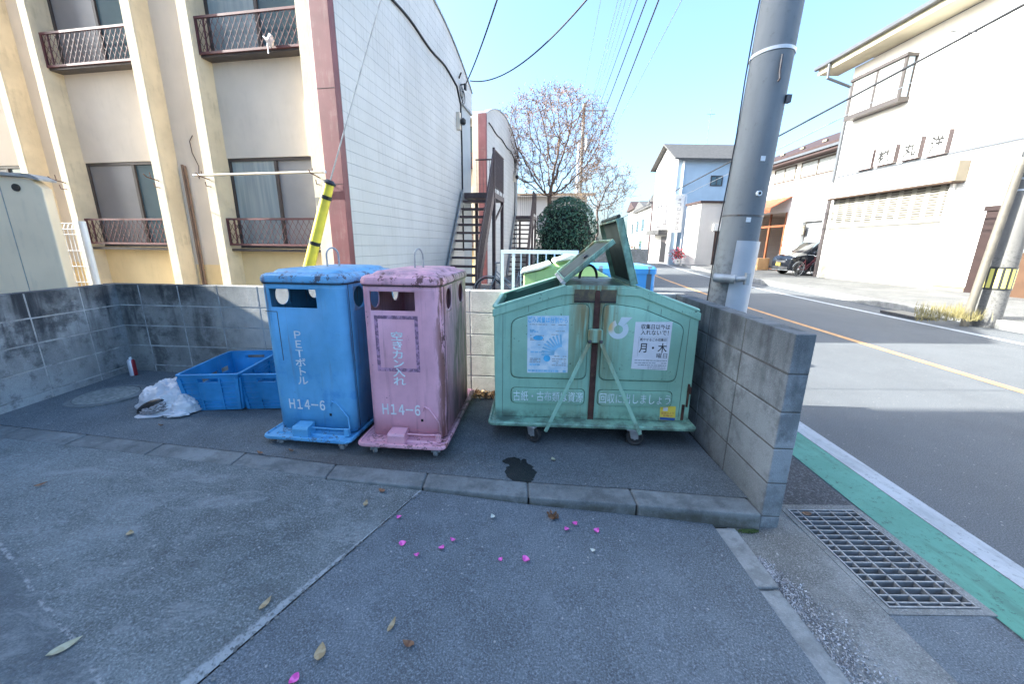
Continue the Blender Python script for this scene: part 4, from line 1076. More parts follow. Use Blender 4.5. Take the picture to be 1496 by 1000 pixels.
# crumpled dead leaf clump
p = low(808, 757); q = MB(); q.rnd = True
for i in range(16):
    l_ = leaf_mesh(random.uniform(.02, .035), .014, .008); mt = Matrix.Translation((p.x+random.gauss(0, .010), p.y+random.gauss(0, .010), p.z+random.uniform(.003, .016))) @ Euler((random.uniform(-1, 1), random.uniform(-1, 1), random.uniform(0, 6))).to_matrix().to_4x4()
    q.add([mt @ v for v in l_.v], l_.f)
tag(q.build('dead_flower', LM['brown']), 'shrivelled reddish brown flower head lying below the kerb', 'dead flower')
# lit leaf litter in the gap between pink bin and dumpster
random.seed(31); q = MB(); q.rnd = True
for i in range(170):
    x_ = random.uniform(-0.52, -0.02); y_ = backy(x_) - abs(random.gauss(0.0, 0.07)) - 0.015
    l_ = leaf_mesh(random.uniform(.03, .06), random.uniform(.015, .03), random.uniform(.003, .014)); mt = Matrix.Translation((x_, y_, random.uniform(0.0, .035))) @ Euler((random.uniform(-.6, .6), random.uniform(-.6, .6), random.uniform(0, 6))).to_matrix().to_4x4()
    q.add([mt @ v for v in l_.v], l_.f)
kk = Mt('leaf_litter', 0.8); kk.color(kk.mix(kk.attr(), (0.10, 0.05, 0.025), (0.38, 0.25, 0.12)))
tag(q.build('leaf_litter', kk.m), 'heap of dry leaves at the foot of the back wall between pink bin and dumpster', 'leaves', kind='stuff')
# moss at the wall foot
q = MB(); random.seed(2)
for i in range(500):
    x_ = random.gauss(1.262, 0.022); y_ = 1.762 - abs(random.gauss(0, .009)); h_ = random.uniform(.002, .008)
    q.cbox((x_, y_, -.088+h_/2), (.004, .004, h_), (0, 0, random.random()))
tag(q.build('moss', plain('moss', (0.05, 0.08, 0.02), 0.9, 0.3, 60)), 'small cushion of green moss at the end of the kerb', 'moss', kind='stuff')
# ------------------------------------------------------------------ apartment building on the left
CX, CY = -2.433, 5.98
AYAW = R(-10)
def A2W(s, t, z=0.0):
    return Vector((CX + s*math.cos(AYAW) - t*math.sin(AYAW), CY + s*math.sin(AYAW) + t*math.cos(AYAW), z))
def arch(t): return 5.65 + 0.80*(1-((t-3.4)/3.4)**2)
M['pil'] = plain('cream_render', (0.70, 0.595, 0.42), 0.9, 0.10, 2.5, 0, 0.5, 70, 0.35, (0.33, 0.27, 0.16), world=True)
M['pilf'] = plain('cream_roughcast', (0.66, 0.58, 0.43), 0.95, 0.10, 5, 0, 1.0, 45, 0.3, (0.40, 0.34, 0.24), world=True)
M['spandrel'] = plain('grey_beige_render', (0.66, 0.585, 0.49), 0.9, 0.05, 1.6, 0, 0.25, 90, 0.12, (0.36, 0.31, 0.25), world=True)
M['lowwall'] = plain('yellow_cream_render', (0.75, 0.59, 0.325), 0.9, 0.06, 1.6, 0, 0.25, 90, 0.15, (0.40, 0.30, 0.16), world=True)
M['maroon'] = plain('maroon_trim', (0.165, 0.055, 0.058), 0.55, 0.14, 2.2, 0, 0.0, 50, 0.3, (0.30, 0.20, 0.18))
M['maroon_rail'] = plain('maroon_railing', (0.115, 0.040, 0.043), 0.5, 0.2, 9)
M['frame_dk'] = plain('dark_bronze_frame', (0.055, 0.045, 0.045), 0.4, 0.15, 8)
M['brownsteel'] = plain('brown_painted_steel', (0.065, 0.042, 0.045), 0.5, 0.25, 12, 0, 0, 50, 0.4, (0.14, 0.10, 0.09))
k = Mt('white_siding', 0.6, 0, 0.4); x, y, z = k.xyz()
fr = k.math('FRACT', k.math('DIVIDE', z, 0.168)); gv = k.math('MAXIMUM', k.ramp(fr, 0.965, 0.985), k.ramp(fr, 0.02, 0.0))
c = k.mix(k.ramp(k.noise(0.9, 5), 0.3, 0.7), (0.50, 0.50, 0.49), (0.58, 0.58, 0.57))
st = k.noise(4, 6, 0.6, co=k.mapped((1, 6, 0.35))); c = k.mix(k.math('MULTIPLY', k.ramp(st, 0.5, 0.7), 0.30), c, (0.48, 0.47, 0.43))
rs = k.noise(7, 7, 0.65, co=k.mapped((1, 3.0, 0.12))); c = k.mix(k.math('MULTIPLY', k.math('MULTIPLY', k.ramp(rs, 0.50, 0.66), k.ramp(z, 1.5, 6.0, 0.25, 0.6)), 1.0), c, (0.36, 0.36, 0.34))
c = k.mix(k.math('MULTIPLY', gv, 0.62), c, (0.22, 0.23, 0.26)); k.color(c)
k.bump(k.math('ADD', k.math('MULTIPLY', k.math('SUBTRACT', 1.0, gv), 1.0), k.math('MULTIPLY', k.math('ADD', fr, k.noise(70, 3)), 0.12)), 0.6, 0.012)
M['siding'] = k.m
def pane_mat(name, col, rough, spec=0.6, curtain=None):
    k = Mt(name, rough, 0, spec)
    if curtain:
        x = k.xyz()[0]; w = k.noise(9.0, 4, 0.5, co=k.mapped((1.6, 0.01, 0.10)))
        k.color(k.mix(k.ramp(w, 0.3, 0.7), curtain, col))
    else: k.color(k.mix(k.ramp(k.noise(1.5, 4), 0.35, 0.65), tuple(c*0.85 for c in col), col))
    return k.m
M['pane_frost'] = pane_mat('frosted_pane', (0.30, 0.30, 0.31), 0.30)
M['pane_grey'] = pane_mat('shutter_grey_pane', (0.21, 0.205, 0.215), 0.4)
M['pane_blue'] = pane_mat('clear_pane', (0.075, 0.12, 0.145), 0.08)
M['pane_curt'] = pane_mat('curtained_pane', (0.36, 0.40, 0.40), 0.16, 0.6, (0.25, 0.30, 0.31))

ap = thing('apartment_building', 'cream two storey apartment block with white sided end wall, nearest the bins on the left', 'building', (CX, CY, 0), AYAW, 'matching apartment blocks on the left')
FW = 0.27
bays = [(-2.17, -0.50), (-4.98, -3.28), (-7.80, -5.95)]
plainb = [(-3.11, -2.34), (-5.79, -5.13), (-8.6, -7.96)]
ZL0, ZL1, ZU0, ZU1 = 1.285, 2.655, 4.02, 5.36
w = MB()
for a, b_ in bays: w.box((a, FW, ZL1), (b_, FW+0.12, ZU0)); w.box((a, FW, ZU1), (b_, FW+0.12, 5.62))
for a, b_ in plainb: w.box((a, FW+0.001, 1.0), (b_, FW+0.12, 5.62))
w.build('upper_wall', M['spandrel'], ap)
w = MB()
for a, b_ in bays: w.box((a, FW, -0.2), (b_, FW+0.12, ZL0))
for a, b_ in plainb: w.box((a, FW+0.001, -0.2), (b_, FW+0.12, 0.999))
w.build('lower_wall', M['lowwall'], ap)
for a, b_ in ((-0.50, -0.281), (-2.34, -2.17), (-3.28, -3.11), (-5.13, -4.98), (-5.95, -5.79), (-7.96, -7.80)):
    w = MB(); w.box((a, 0.003, -0.2), (b_, FW+0.13, 5.64)); w.build('pilaster', M['pil'], ap, bevel=0.012)
    w = MB(); w.box((a+0.004, -0.006, -0.2), (b_-0.004, 0.0025, 5.635)); w.build('pilaster_face', M['pilf'], ap, bevel=0.003)
w = MB(); w.box((-0.28, -0.03, -0.2), (0.0, 0.10, 5.66)); 
w.build('corner_trim', M['maroon'], ap, bevel=0.006)
w = MB(); 
for z in (3.43, 4.55, 2.2): w.box((-0.279, -0.0325, z), (-0.001, -0.0303, z+0.006))
w.build('trim_joint', M['frame_dk'], ap)
def window(a, b_, z0, z1, kind):
    fr_ = MB(); y0, y1 = FW+0.015, FW+0.075; t_ = 0.045
    fr_.box((a+0.002, y0, z0), (b_-0.002, y1, z0+t_)); fr_.box((a+0.002, y0, z1-t_), (b_-0.002, y1, z1)); fr_.box((a+0.002, y0, z0+t_+0.0005), (a+t_, y1, z1-t_-0.0005)); fr_.box((b_-t_, y0, z0+t_+0.0005), (b_-0.002, y1, z1-t_-0.0005))
    fr_.box((a+0.003, -0.0+0.10, z0-0.05), (b_-0.003, FW-0.002, z0-0.012))
    mid = a + (b_-a)*(0.56 if kind[0] == 'g' else 0.50)
    fr_.box((mid-0.025, y0+0.004, z0+t_+0.0008), (mid+0.025, y1-0.004, z1-t_-0.0008))
    o = fr_.build('window', M['frame_dk'], ap)
    ms = {'g': ('pane_grey', 'pane_blue'), 'f': ('pane_curt', 'pane_frost'), 'u': ('pane_curt', 'pane_blue'), 'v': ('pane_grey', 'pane_blue')}[kind[0]]
    p = MB(); p.box((a+t_, y0+0.020, z0+t_), (mid-0.025, y0+0.028, z1-t_)); p.build('pane', M[ms[0]], o)
    p = MB(); p.box((mid+0.025, y0+0.034, z0+t_), (b_-t_, y0+0.042, z1-t_)); p.build('pane', M[ms[1]], o)
    p = MB(); p.box((a, FW+0.10, z0), (b_, FW+0.115, z1)); p.build('room_dark', M['black'], o)
def railing(a, b_, z0, z1, y=0.085):
    r_ = MB(); y0 = y; t_ = 0.028
    r_.box((a+0.004, y0-0.014, z1-0.03), (b_-0.004, y0+0.014, z1)); r_.box((a+0.004, y0-0.014, z0), (b_-0.004, y0+0.014, z0+0.03))
    r_.box((a+0.004, y0-0.013, z0+0.0305), (a+0.032, y0+0.013, z1-0.0305)); r_.box((b_-0.032, y0-0.013, z0+0.0305), (b_-0.004, y0+0.013, z1-0.0305))
    r_.box((a+0.135, y0-0.011, z0+0.0305), (a+0.150, y0+0.011, z1-0.0305))
    o = r_.build('railing', M['maroon_rail'], ap)
    g_ = MB(); H = z1-z0-0.06; step = 0.095
    for sg, yo in ((1, -0.003), (-1, 0.003)):
        x = a-H
        while x < b_+H:
            p = (x, z0+0.03); q = (x+H*0.62, z1-0.03)
            if sg < 0: p, q = (x+H*0.62, z0+0.03), (x, z1-0.03)
            xa, xb = sorted((p[0], q[0]))
            if xa > a+0.03 and xb < b_-0.03:
                g_.bar((p[0], y0+yo, p[1]), (q[0], y0+yo, q[1]), 0.006, 0.005, (0, 1, 0))
            else:
                lo_, hi_ = a+0.032, b_-0.032
                t0 = 0.0; t1 = 1.0; dx = q[0]-p[0]
                if dx != 0:
                    ta, tb = sorted(((lo_-p[0])/dx, (hi_-p[0])/dx)); t0 = max(0, ta); t1 = min(1, tb)
                if t1-t0 > 0.08:
                    f_ = lambda t_: (p[0]+dx*t_, y0+yo, p[1]+(q[1]-p[1])*t_)
                    g_.bar(f_(t0), f_(t1), 0.006, 0.005, (0, 1, 0))
            x += step
    g_.build('lattice', M['maroon_rail'], o)
for (a, b_), kl, ku in zip(bays, ('f', 'g', 'g'), ('u', 'v', 'v')):
    window(a, b_, ZL0, ZL1, kl); window(a, b_, ZU0, ZU1, ku)
    railing(a, b_, 1.325, 1.745); railing(a, b_, 4.00, 4.475)
# end wall with the arched top
N = 28; TT = 6.83
arc_ = [(TT*i/N, arch(TT*i/N)) for i in range(N+1)]
poly = [(0.101, -0.2), (5.80, -0.2), (5.80, 5.12), (TT, 5.12)] + [(t, z) for t, z in reversed(arc_)][:-1] + [(0.101, arch(0.1))]
w = MB(); w.prism(poly, lambda t, z, q: Vector((q, t, z)), -0.14, 0.002)
w.build('end_wall', M['siding'], ap)
w = MB(); w.loft([[Vector((-0.16, t, z+0.002)), Vector((0.035, t, z+0.002)), Vector((0.035, t, z+0.04)), Vector((-0.16, t, z+0.04))] for t, z in arc_])
w.build('coping', M['steel'], ap)
w = MB(); w.loft([[Vector((-8.6, t, z-0.12)), Vector((-0.17, t, z-0.12)), Vector((-0.17, t, z-0.01)), Vector((-8.6, t, z-0.01))] for t, z in arc_])
w.build('roof', M['steel'], ap)
w = MB(); w.box((-8.6, 0.40, -0.2), (-8.4, 6.7, 5.5)); w.box((-8.39, 5.9, -0.2), (-0.16, 6.05, 5.55)); w.build('rear_wall', M['spandrel'], ap)
k = Mt('blue_grey_panel', 0.6); k.color(k.mix(k.ramp(k.noise(2, 4), 0.3, 0.7), (0.36, 0.39, 0.41), (0.42, 0.45, 0.47)))
w = MB(); w.box((-0.12, 5.84, -0.2), (-0.03, 6.74, 5.115)); w.build('landing_wall', k.m, ap)
w = MB(); w.box((-0.139, 5.802, 5.06), (0.03, 6.80, 5.117)); w.build('canopy_edge', M['steel'], ap)
# cable stapled along the end wall, lamp, meter
w = MB(); pts = [(0.022, t, 5.42 + 0.03*math.sin(t*3.1) - 0.07*max(0, t-4.4)) for t in [0.3+0.22*i for i in range(24)]] + [(0.022, 5.66, 5.0), (0.022, 5.70, 4.0), (0.022, 5.68, 2.9), (0.022, 5.66, 1.2)]
w.tube(pts, 0.022, 6); w.build('wall_cable', M['wire'], ap, smooth=True)
w = MB()
for q_ in range(3): w.tube([(0.03+0.012*q_, 5.72+0.14*math.cos(a)+0.05*q_, 5.32+0.16*math.sin(a)-0.05*q_) for a in [2*PI*i/16 for i in range(16)]], 0.008, 5, closed=True)
w.tube([(0.0, 5.62, 5.6), (0.10, 5.50, 5.68)], 0.02, 6); w.tube([(0.0, 5.75, 5.5), (0.14, 5.75, 5.5)], 0.018, 6); w.cbox((0.12, 5.78, 5.45), (0.05, 0.1, 0.14))
w.build('service_bracket', M['wire'], ap)
w = MB(); w.box((0.0025, 5.30, 4.30), (0.10, 5.42, 4.72)); w.build('lamp_back', M['spandrel'], ap, bevel=0.01)
w = MB(); w.lathe([(0.04, 4.42), (0.075, 4.46), (0.075, 4.54), (0.03, 4.58)], (0.17, 5.36, 0), 14); w.build('wall_lamp', M['black'], ap)
# pipes and hooks on the facade
w = MB(); w.tube([(-2.99, FW-0.03, 2.58), (-2.99, FW-0.03, -0.1)], 0.020, 8); w.tube([(-2.945, FW-0.03, 2.56), (-2.945, FW-0.03, -0.1)], 0.016, 8); w.build('drain_pipes', plain('brown_pipe', (0.20, 0.13, 0.09), 0.6, 0.15, 4), ap, smooth=True)
w = MB(); w.tube([(-2.745, FW-0.012, 2.40), (-2.71, FW-0.03, 2.36), (-2.68, FW-0.03, 2.55), (-2.76, FW-0.03, 2.75), (-2.78, FW-0.02, 2.92), (-2.71, FW-0.02, 3.0)], 0.007, 6); w.build('loose_pipe', M['rust_hook'] if 'rust_hook' in M else M['brownsteel'], ap, smooth=True)
M['rust_hook'] = plain('rusty_hook', (0.11, 0.05, 0.03), 0.8, 0.3, 20)
for s_ in (-5.06, -3.20, -2.26, -0.40):
    w = MB(); w.tube([(s_, 0.0, 2.30), (s_-0.01, -0.17, 2.335), (s_-0.01, -0.21, 2.37)], 0.008, 6); w.tube([(s_-0.01, -0.11, 2.33), (s_-0.02, -0.11, 2.41)], 0.006, 6); w.tube([(s_, -0.002, 2.20), (s_+0.01, -0.09, 2.20), (s_+0.01, -0.10, 2.26)], 0.006, 6)
    w.build('pole_hook', M['rust_hook'], ap)
ap2w = A2W(0, 8.6)
ap2 = dup(ap, ap2w, AYAW, 'second cream apartment block with maroon corner, standing behind the brown stairs')
# clothes pole on the hooks
cpz = thing('clothes_pole', 'cream laundry pole resting on rusty hooks across the lower window', 'clothes pole', A2W(0, 0, 0), AYAW)
w = MB(); w.tube([(-2.38, -0.13, 2.345), (-0.22, -0.13, 2.352)], 0.018, 10); w.build('pole', plain('cream_plastic', (0.62, 0.53, 0.40), 0.4, 0.05, 5), cpz, smooth=True)
w = MB(); w.cyl((-2.40, -0.13, 2.345), 0.020, 0.03, 10, 'X'); w.cyl((-0.22, -0.13, 2.352), 0.020, 0.02, 10, 'X'); w.build('end_cap', M['white_paint'], cpz)
cl = thing('cloth', 'crumpled pale cloth tied to the upper balcony railing, string dangling', 'cloth', A2W(-0.95, 0.045, 4.07), AYAW)
random.seed(8); w = MB(); V = []
for j in range(9):
    for i in range(14):
        a = 2*PI*i/14; r_ = 0.052*math.sin(PI*(j+0.4)/9.2)*(1+0.45*mnoise.noise(Vector((math.cos(a)*2, math.sin(a)*2, j*0.6))))
        V.append((r_*math.cos(a)+0.01*math.sin(j), r_*math.sin(a)*0.7-0.02, 0.09-0.022*j))
w.add(V, [(j*14+i, j*14+(i+1) % 14, (j+1)*14+(i+1) % 14, (j+1)*14+i) for j in range(8) for i in range(14)]); w.build('rag', plain('pale_cloth', (0.62, 0.52, 0.48), 0.9, 0.2, 30), cl, smooth=True)
w = MB(); w.tube([(-0.10, -0.02, 0.06), (-0.06, -0.03, 0.03), (-0.03, -0.04, -0.02), (-0.035, -0.04, -0.16)], 0.008, 6); w.build('string', M['white_paint'], cl)

# ------------------------------------------------------------------ exterior stairs
def staircase(loc, label):
    st_ = thing('exterior_staircase', label, 'staircase', loc, AYAW, 'brown steel stairs on the block ends')
    S0, S1 = 0.07, 0.93; T0, Z0, T1, Z1 = 3.70, 0.0, 5.62, 2.78
    n = 13
    for i in range(1, n):
        t = T0+(T1-T0)*i/n; z = Z0+(Z1-Z0)*i/n
        w = MB(); w.box((S0+0.016, t-0.02, z-0.055), (S1-0.016, t+0.24, z)); w.build('tread', M['brownsteel'], st_)
    for s_ in (S0, S1):
        w = MB(); w.bar((s_, T0-0.05, Z0+0.02), (s_, T1+0.02, Z1+0.02), 0.03, 0.22); w.build('stringer', M['steel'] if s_ == S0 else M['brownsteel'], st_)
    w = MB(); w.box((S0-0.02, T1, Z1-0.14), (S1+0.03, 6.95, Z1)); w.build('landing', M['brownsteel'], st_)
    w = MB(); 
    for s_, t in ((S1-0.02, 6.88), (S1-0.02, 5.72), (S0+0.03, 6.88)): w.box((s_-0.045, t-0.045, -0.1), (s_+0.045, t+0.045, Z1-0.145))
    w.bar((S1-0.02, 5.765, 2.0), (S1-0.02, 6.835, 2.55), 0.04, 0.05)
    w.build('posts', M['brownsteel'], st_)
    w = MB(); hh = 1.10
    rp = lambda t: Z0+(Z1-Z0)*min(1, max(0, (t-T0)/(T1-T0)))
    w.tube([(S1, T0, rp(T0)+hh-0.25), (S1, T1, Z1+hh), (S1, 6.93, Z1+hh)], 0.022, 8)
    w.tube([(S1, T0, rp(T0)+0.15), (S1, T1, Z1+0.18), (S1, 6.93, Z1+0.12)], 0.012, 6)
    t = T0
    while t < 6.95:
        w.cbox((S1, t, rp(t)+0.12+(hh-0.14)/2), (0.018, 0.026, hh-0.16)); t += 0.085
    w.box((S1-0.025, T0-0.03, Z0-0.05), (S1+0.025, T0+0.03, Z0+hh-0.2)); w.box((S1-0.03, T1-0.03, Z1+0.001), (S1+0.03, T1+0.03, Z1+hh+0.03))
    w.build('side_railing', M['brownsteel'], st_)
    w = MB(); w.tube([(S0, 6.91, Z1+hh), (S1-0.02, 6.91, Z1+hh)], 0.022, 8)
    for i in range(9): w.cbox((S0+0.04+i*0.10, 6.91, Z1+hh/2), (0.012, 0.012, hh))
    w.build('end_railing', M['brownsteel'], st_)
    return st_
s1 = staircase((CX, CY, 0), 'brown steel stairs with open treads against the white end wall, nearest')
s2 = dup(s1, ap2w, AYAW, 'farther brown steel stairs behind the first, left of the round bush')

# ------------------------------------------------------------------ cabinet, mesh fence, neighbour house
M['cab'] = plain('cabinet_enamel', (0.80, 0.67, 0.48), 0.45, 0.06, 2, 0, 0, 50, 0.2, (0.33, 0.32, 0.27))
cb = thing('storage_cabinet', 'slim pale grey metal cabinet with a round hole, standing behind the left wall', 'cabinet', (-4.55, 3.98, 0.0), R(6))
w = MB(); w.prism([(0, 0.0), (0, 1.86), (-0.08, 1.945), (-0.45, 1.965), (-1.6, 1.975), (-1.6, 0.0)], lambda a, b_, q: Vector((a, q, b_)), 0, 0.10)
w.build('cabinet_body', M['cab'], cb, bevel=0.01)
w = MB(); w.prism([(0.03, 1.925), (-0.08, 1.955), (-0.45, 1.975), (-1.65, 1.99), (-1.65, 2.01), (-0.45, 2.0), (-0.05, 1.985), (0.03, 1.945)], lambda a, b_, q: Vector((a, q, b_)), -0.04, 0.13); w.build('cabinet_roof', M['steel'], cb)
w = MB(); w.tube([(-0.215, -0.012, 1.862), (-0.215, 0.02, 1.862)], 0.034, 20); w.build('vent_hole', M['black'], cb)
w = MB(); w.box((-0.36, -0.0025, 0.1), (-0.352, -0.0005, 1.93)); w.box((-1.0, -0.0025, 0.1), (-0.992, -0.0005, 1.93)); w.build('door_seam', M['steel'], cb)
mf = thing('mesh_fence', 'white wire mesh fence panel and post behind the left wall', 'fence', (-4.93, 4.62, 0.0), R(-3))
M['whitesteel'] = plain('white_steel', (0.72, 0.74, 0.76), 0.4, 0.06, 6)
w = MB(); w.cyl((0, 0, -0.1), 0.036, 1.69, 14); w.build('post', M['whitesteel'], mf, smooth=True)
w = MB()
for i in range(22): w.tube([(-0.07-0.05*i, -0.02, 0.1), (-0.07-0.05*i, -0.02, 1.50), (-0.07-0.05*i, 0.01, 1.56)], 0.0035, 5)
for z in (0.2, 0.55, 0.9, 1.08, 1.26, 1.44, 1.50): w.tube([(0.0, -0.024, z), (-1.2, -0.024, z)], 0.0045, 5)
w.tube([(0.0, 0.01, 1.565), (-1.2, 0.01, 1.565)], 0.0045, 5)
w.build('mesh_panel', M['whitesteel'], mf)
# the house next door, outside the frame, whose shadow lies over the yard
nh = thing('neighbour_house', 'plain two storey house beyond the left wall, shading the whole yard', 'house', (-6.6, -12.0, 0))
w = MB(); w.box((-9, 0, -0.2), (0, 15.18, 8.6)); w.build('wall', M['spandrel'], nh)
w = MB(); w.prism([(-9.5, 8.61), (0.4, 8.61), (-4.5, 10.4)], lambda a, b_, q: Vector((a, q, b_)), -0.4, 15.20); w.build('roof', M['brownsteel'], nh)
w = MB(); w.box((-3, 15.181, -0.2), (0.0, 16.55, 3.06)); w.build('shadow_lean_to', M['spandrel'], nh)  # unseen, added and lengthened so its shadow covers the wall corner and cabinet
for yy_ in (2, 6, 10):
    for zz_ in (0.9, 4.2):
        w = MB(); w.box((0.002, yy_, zz_), (0.06, yy_+1.7, zz_+1.2)); o = w.build('window', M['frame_dk'], nh)
        w = MB(); w.box((0.0605, yy_+0.06, zz_+0.06), (0.07, yy_+1.64, zz_+1.14)); w.build('pane', M['pane_blue'], o)

# ------------------------------------------------------------------ white factory on the right
def wallmat(name, col, var=0.04, line=None, dirt=0.1):
    k = Mt(name, 0.75, 0, 0.3); x, y, z = k.xyz()
    c = k.mix(k.ramp(k.noise(1.2, 5), 0.3, 0.7), tuple(a*(1-var) for a in col), tuple(min(1, a*(1+var)) for a in col))
    st = k.noise(3, 6, 0.6, co=k.mapped((3, 3, 0.2))); c = k.mix(k.math('MULTIPLY', k.ramp(st, 0.5, 0.72), dirt), c, tuple(a*0.6 for a in col))
    if line:
        fr = k.math('FRACT', k.math('DIVIDE', z, line)); gv = k.ramp(fr, 0.95, 0.97); c = k.mix(k.math('MULTIPLY', gv, 0.35), c, tuple(a*0.5 for a in col))
    k.color(c); return k.m
M['wwall'] = wallmat('white_wall', (0.72, 0.69, 0.645)); M['wwall2'] = wallmat('white_siding_wall', (0.74, 0.72, 0.68), 0.04, 0.3)
M['tan'] = plain('tan_metal', (0.20, 0.17, 0.12), 0.6, 0.08, 3); M['soffit'] = plain('cream_soffit', (0.50, 0.45, 0.33), 0.8, 0.05, 3)
M['gutter'] = plain('grey_gutter', (0.07, 0.075, 0.085), 0.5, 0.1, 3); M['brownroof'] = plain('brown_roof_tile', (0.040, 0.022, 0.020), 0.8, 0.15, 5)
M['greyroof'] = plain('grey_roof_slate', (0.075, 0.072, 0.070), 0.85, 0.15, 5)
FX = 14.4
fc = thing('factory_building', 'white two storey workshop with a big roller shutter and character sign panels', 'building', (FX, 0, 0.06))
FY0, FY1, FZ = 2.0, 18.78, 8.75
w = MB(); w.box((0, FY0, -0.2), (9, FY1, FZ)); w.build('wall', M['wwall'], fc)
# eave: roof slab, fascia, soffit and gutter
w = MB(); w.prism([(-0.95, FZ+0.30), (9.4, FZ+2.3), (9.4, FZ+2.45), (-0.95, FZ+0.42)], lambda a, b_, q: Vector((a, q, b_)), FY0-0.5, FY1+0.95); w.build('roof', M['gutter'], fc)
w = MB(); w.box((-0.90, FY0-0.5, FZ+0.02), (-0.001, FY1+0.9, FZ+0.06)); w.box((-0.90, FY0-0.5, FZ+0.061), (-0.85, FY1+0.9, FZ+0.35)); w.build('soffit', M['soffit'], fc)
w = MB(); w.prism([(-1.08, FZ+0.22), (-0.96, FZ+0.20), (-0.955, FZ+0.33), (-1.09, FZ+0.33)], lambda a, b_, q: Vector((a, q, b_)), FY0-0.5, FY1+0.95); w.build('gutter', M['gutter'], fc)
w = MB(); w.tube([(-1.0, FY1+0.15, FZ+0.2), (-1.0, FY1+0.12, FZ-0.35), (-0.10, FY1-0.08, FZ-0.75), (-0.07, FY1-0.08, FZ-1.0), (-0.07, FY1-0.08, 4.2)], 0.055, 8); w.build('downpipe', M['gutter'], fc, smooth=True)
w = MB(); w.box((-0.09, FY1-0.16, 0.0), (-0.001, FY1-0.02, 3.72)); w.build('corner_guard', M['frame_dk'], fc)
# projecting window
wz0, wz1, wy0, wy1 = 6.72, 8.02, 16.02, 18.22
w = MB(); pr = 0.34
w.box((-pr-0.06, wy0-0.1, wz0-0.16), (-0.001, wy1+0.1, wz0)); w.box((-pr-0.08, wy0-0.12, wz1), (-0.001, wy1+0.12, wz1+0.10))
for a, b_ in ((wy0-0.08, wy0+0.03), (wy1-0.03, wy1+0.08), ((wy0+wy1)/2-0.05, (wy0+wy1)/2+0.05)): w.box((-pr-0.03, a, wz0+0.001), (-pr+0.03, b_, wz1-0.001))
w.box((-0.06, wy0-0.055, wz0+0.001), (-0.002, wy0-0.005, wz1-0.001))
o = w.build('bay_window', plain('grey_brown_frame', (0.045, 0.036, 0.032), 0.5, 0.1, 5), fc)
M['pane_w'] = pane_mat('pale_curtained_pane', (0.36, 0.36, 0.33), 0.25)
w = MB(); w.box((-pr-0.01, wy0, wz0+0.0015), (-pr+0.01, wy1, wz1-0.0015)); w.build('pane', M['pane_w'], o)
w = MB(); w.box((-pr+0.031, wy0-0.04, wz0+0.0015), (-0.061, wy0-0.025, wz1-0.0015)); w.box((-pr+0.031, wy1+0.025, wz0+0.0015), (-0.061, wy1+0.04, wz1-0.0015)); w.build('pane', pane_mat('side_pane', (0.45, 0.55, 0.65), 0.1), o)
# sign panels
M['sink'] = plain('faded_sign_ink', (0.012, 0.011, 0.010), 0.7, 0.2, 20)
for ya, yb, z0, z1, ch in ((16.78, 17.50, 4.46, 5.10, None), (15.83, 16.65, 4.48, 5.08, '株'), (14.92, 15.62, 4.47, 5.12, '丸'), (14.02, 14.68, 4.42, 5.12, '洋')):
    w = MB(); w.box((-0.16, ya, z0), (-0.001, yb, z1)); o = w.build('sign_panel', M['wwall'], fc, bevel=0.01)
    w = MB(); w.box((-0.163, ya-0.012, z0+0.004), (-0.004, ya-0.0005, z1+0.03)); w.build('sign_edge', M['brownsteel'], fc)
    w = MB(); w.box((-0.155, ya+0.02, z0-0.012), (-0.004, yb-0.02, z0-0.0005)); w.build('sign_under_shade', M['brownsteel'], fc)  # dark strip laid in as the shade beneath the panel
    if ch: lettering('sign_lettering', ch, -yb+0.12, z0+0.08, -ya-0.10, z1-0.07, LEFTW(-0.1640), M['sink'], o, 0.028)
    else: lettering('sign_lettering', '有', -yb+0.20, z0+0.06, -ya-0.30, z0+0.14, LEFTW(-0.1625), M['tan'], o)
w = MB(); w.box((-0.035, FY0, 4.36), (-0.001, FY1-0.2, 4.42)); w.build('string_course', M['gutter'], fc)
# shutter with rows of louvre slots
w = MB(); w.box((-0.36, 13.50, 3.46), (-0.001, FY1-0.35, 4.02)); w.build('shutter_box', M['wwall'], fc, bevel=0.02)
w = MB(); w.box((-0.38, 13.25, 3.44), (-0.001, 13.495, 4.06)); w.build('box_end', M['tan'], fc, bevel=0.02)
w = MB(); w.box((-0.40, 13.3, 3.40), (-0.02, FY1-0.32, 3.437)); w.build('box_lip', plain('rusty_lip', (0.05, 0.028, 0.016), 0.8, 0.3, 6), fc)
k = Mt('shutter_slats', 0.6, 0, 0.3); x, y, z = k.xyz()
fz = k.math('FRACT', k.math('DIVIDE', z, 0.085)); fy = k.math('FRACT', k.math('DIVIDE', y, 0.48))
slot = k.math('MULTIPLY', k.math('MULTIPLY', k.ramp(fz, 0.5, 0.55), k.ramp(fy, 0.70, 0.66)), k.ramp(fy, 0.03, 0.07)); slot = k.math('MULTIPLY', slot, k.ramp(z, 2.35, 2.37))
c = k.mix(k.ramp(k.noise(1.5, 4), 0.3, 0.7), (0.24, 0.225, 0.185), (0.30, 0.28, 0.235)); c = k.mix(k.math('MULTIPLY', k.ramp(fz, 0.9, 1.0), 0.25), c, (0.35, 0.32, 0.27)); c = k.mix(k.math('MULTIPLY', slot, 0.85), c, (0.020, 0.014, 0.006)); k.color(c)
k.bump(fz, 0.4, 0.01)
w = MB(); w.box((-0.05, 13.6, 0.0), (-0.001, FY1-0.36, 3.455)); w.build('shutter', k.m, fc)
w = MB(); w.box((-0.12, 13.50, 0.0), (-0.001, 13.595, 3.395)); w.build('shutter_post', M['wwall'], fc)
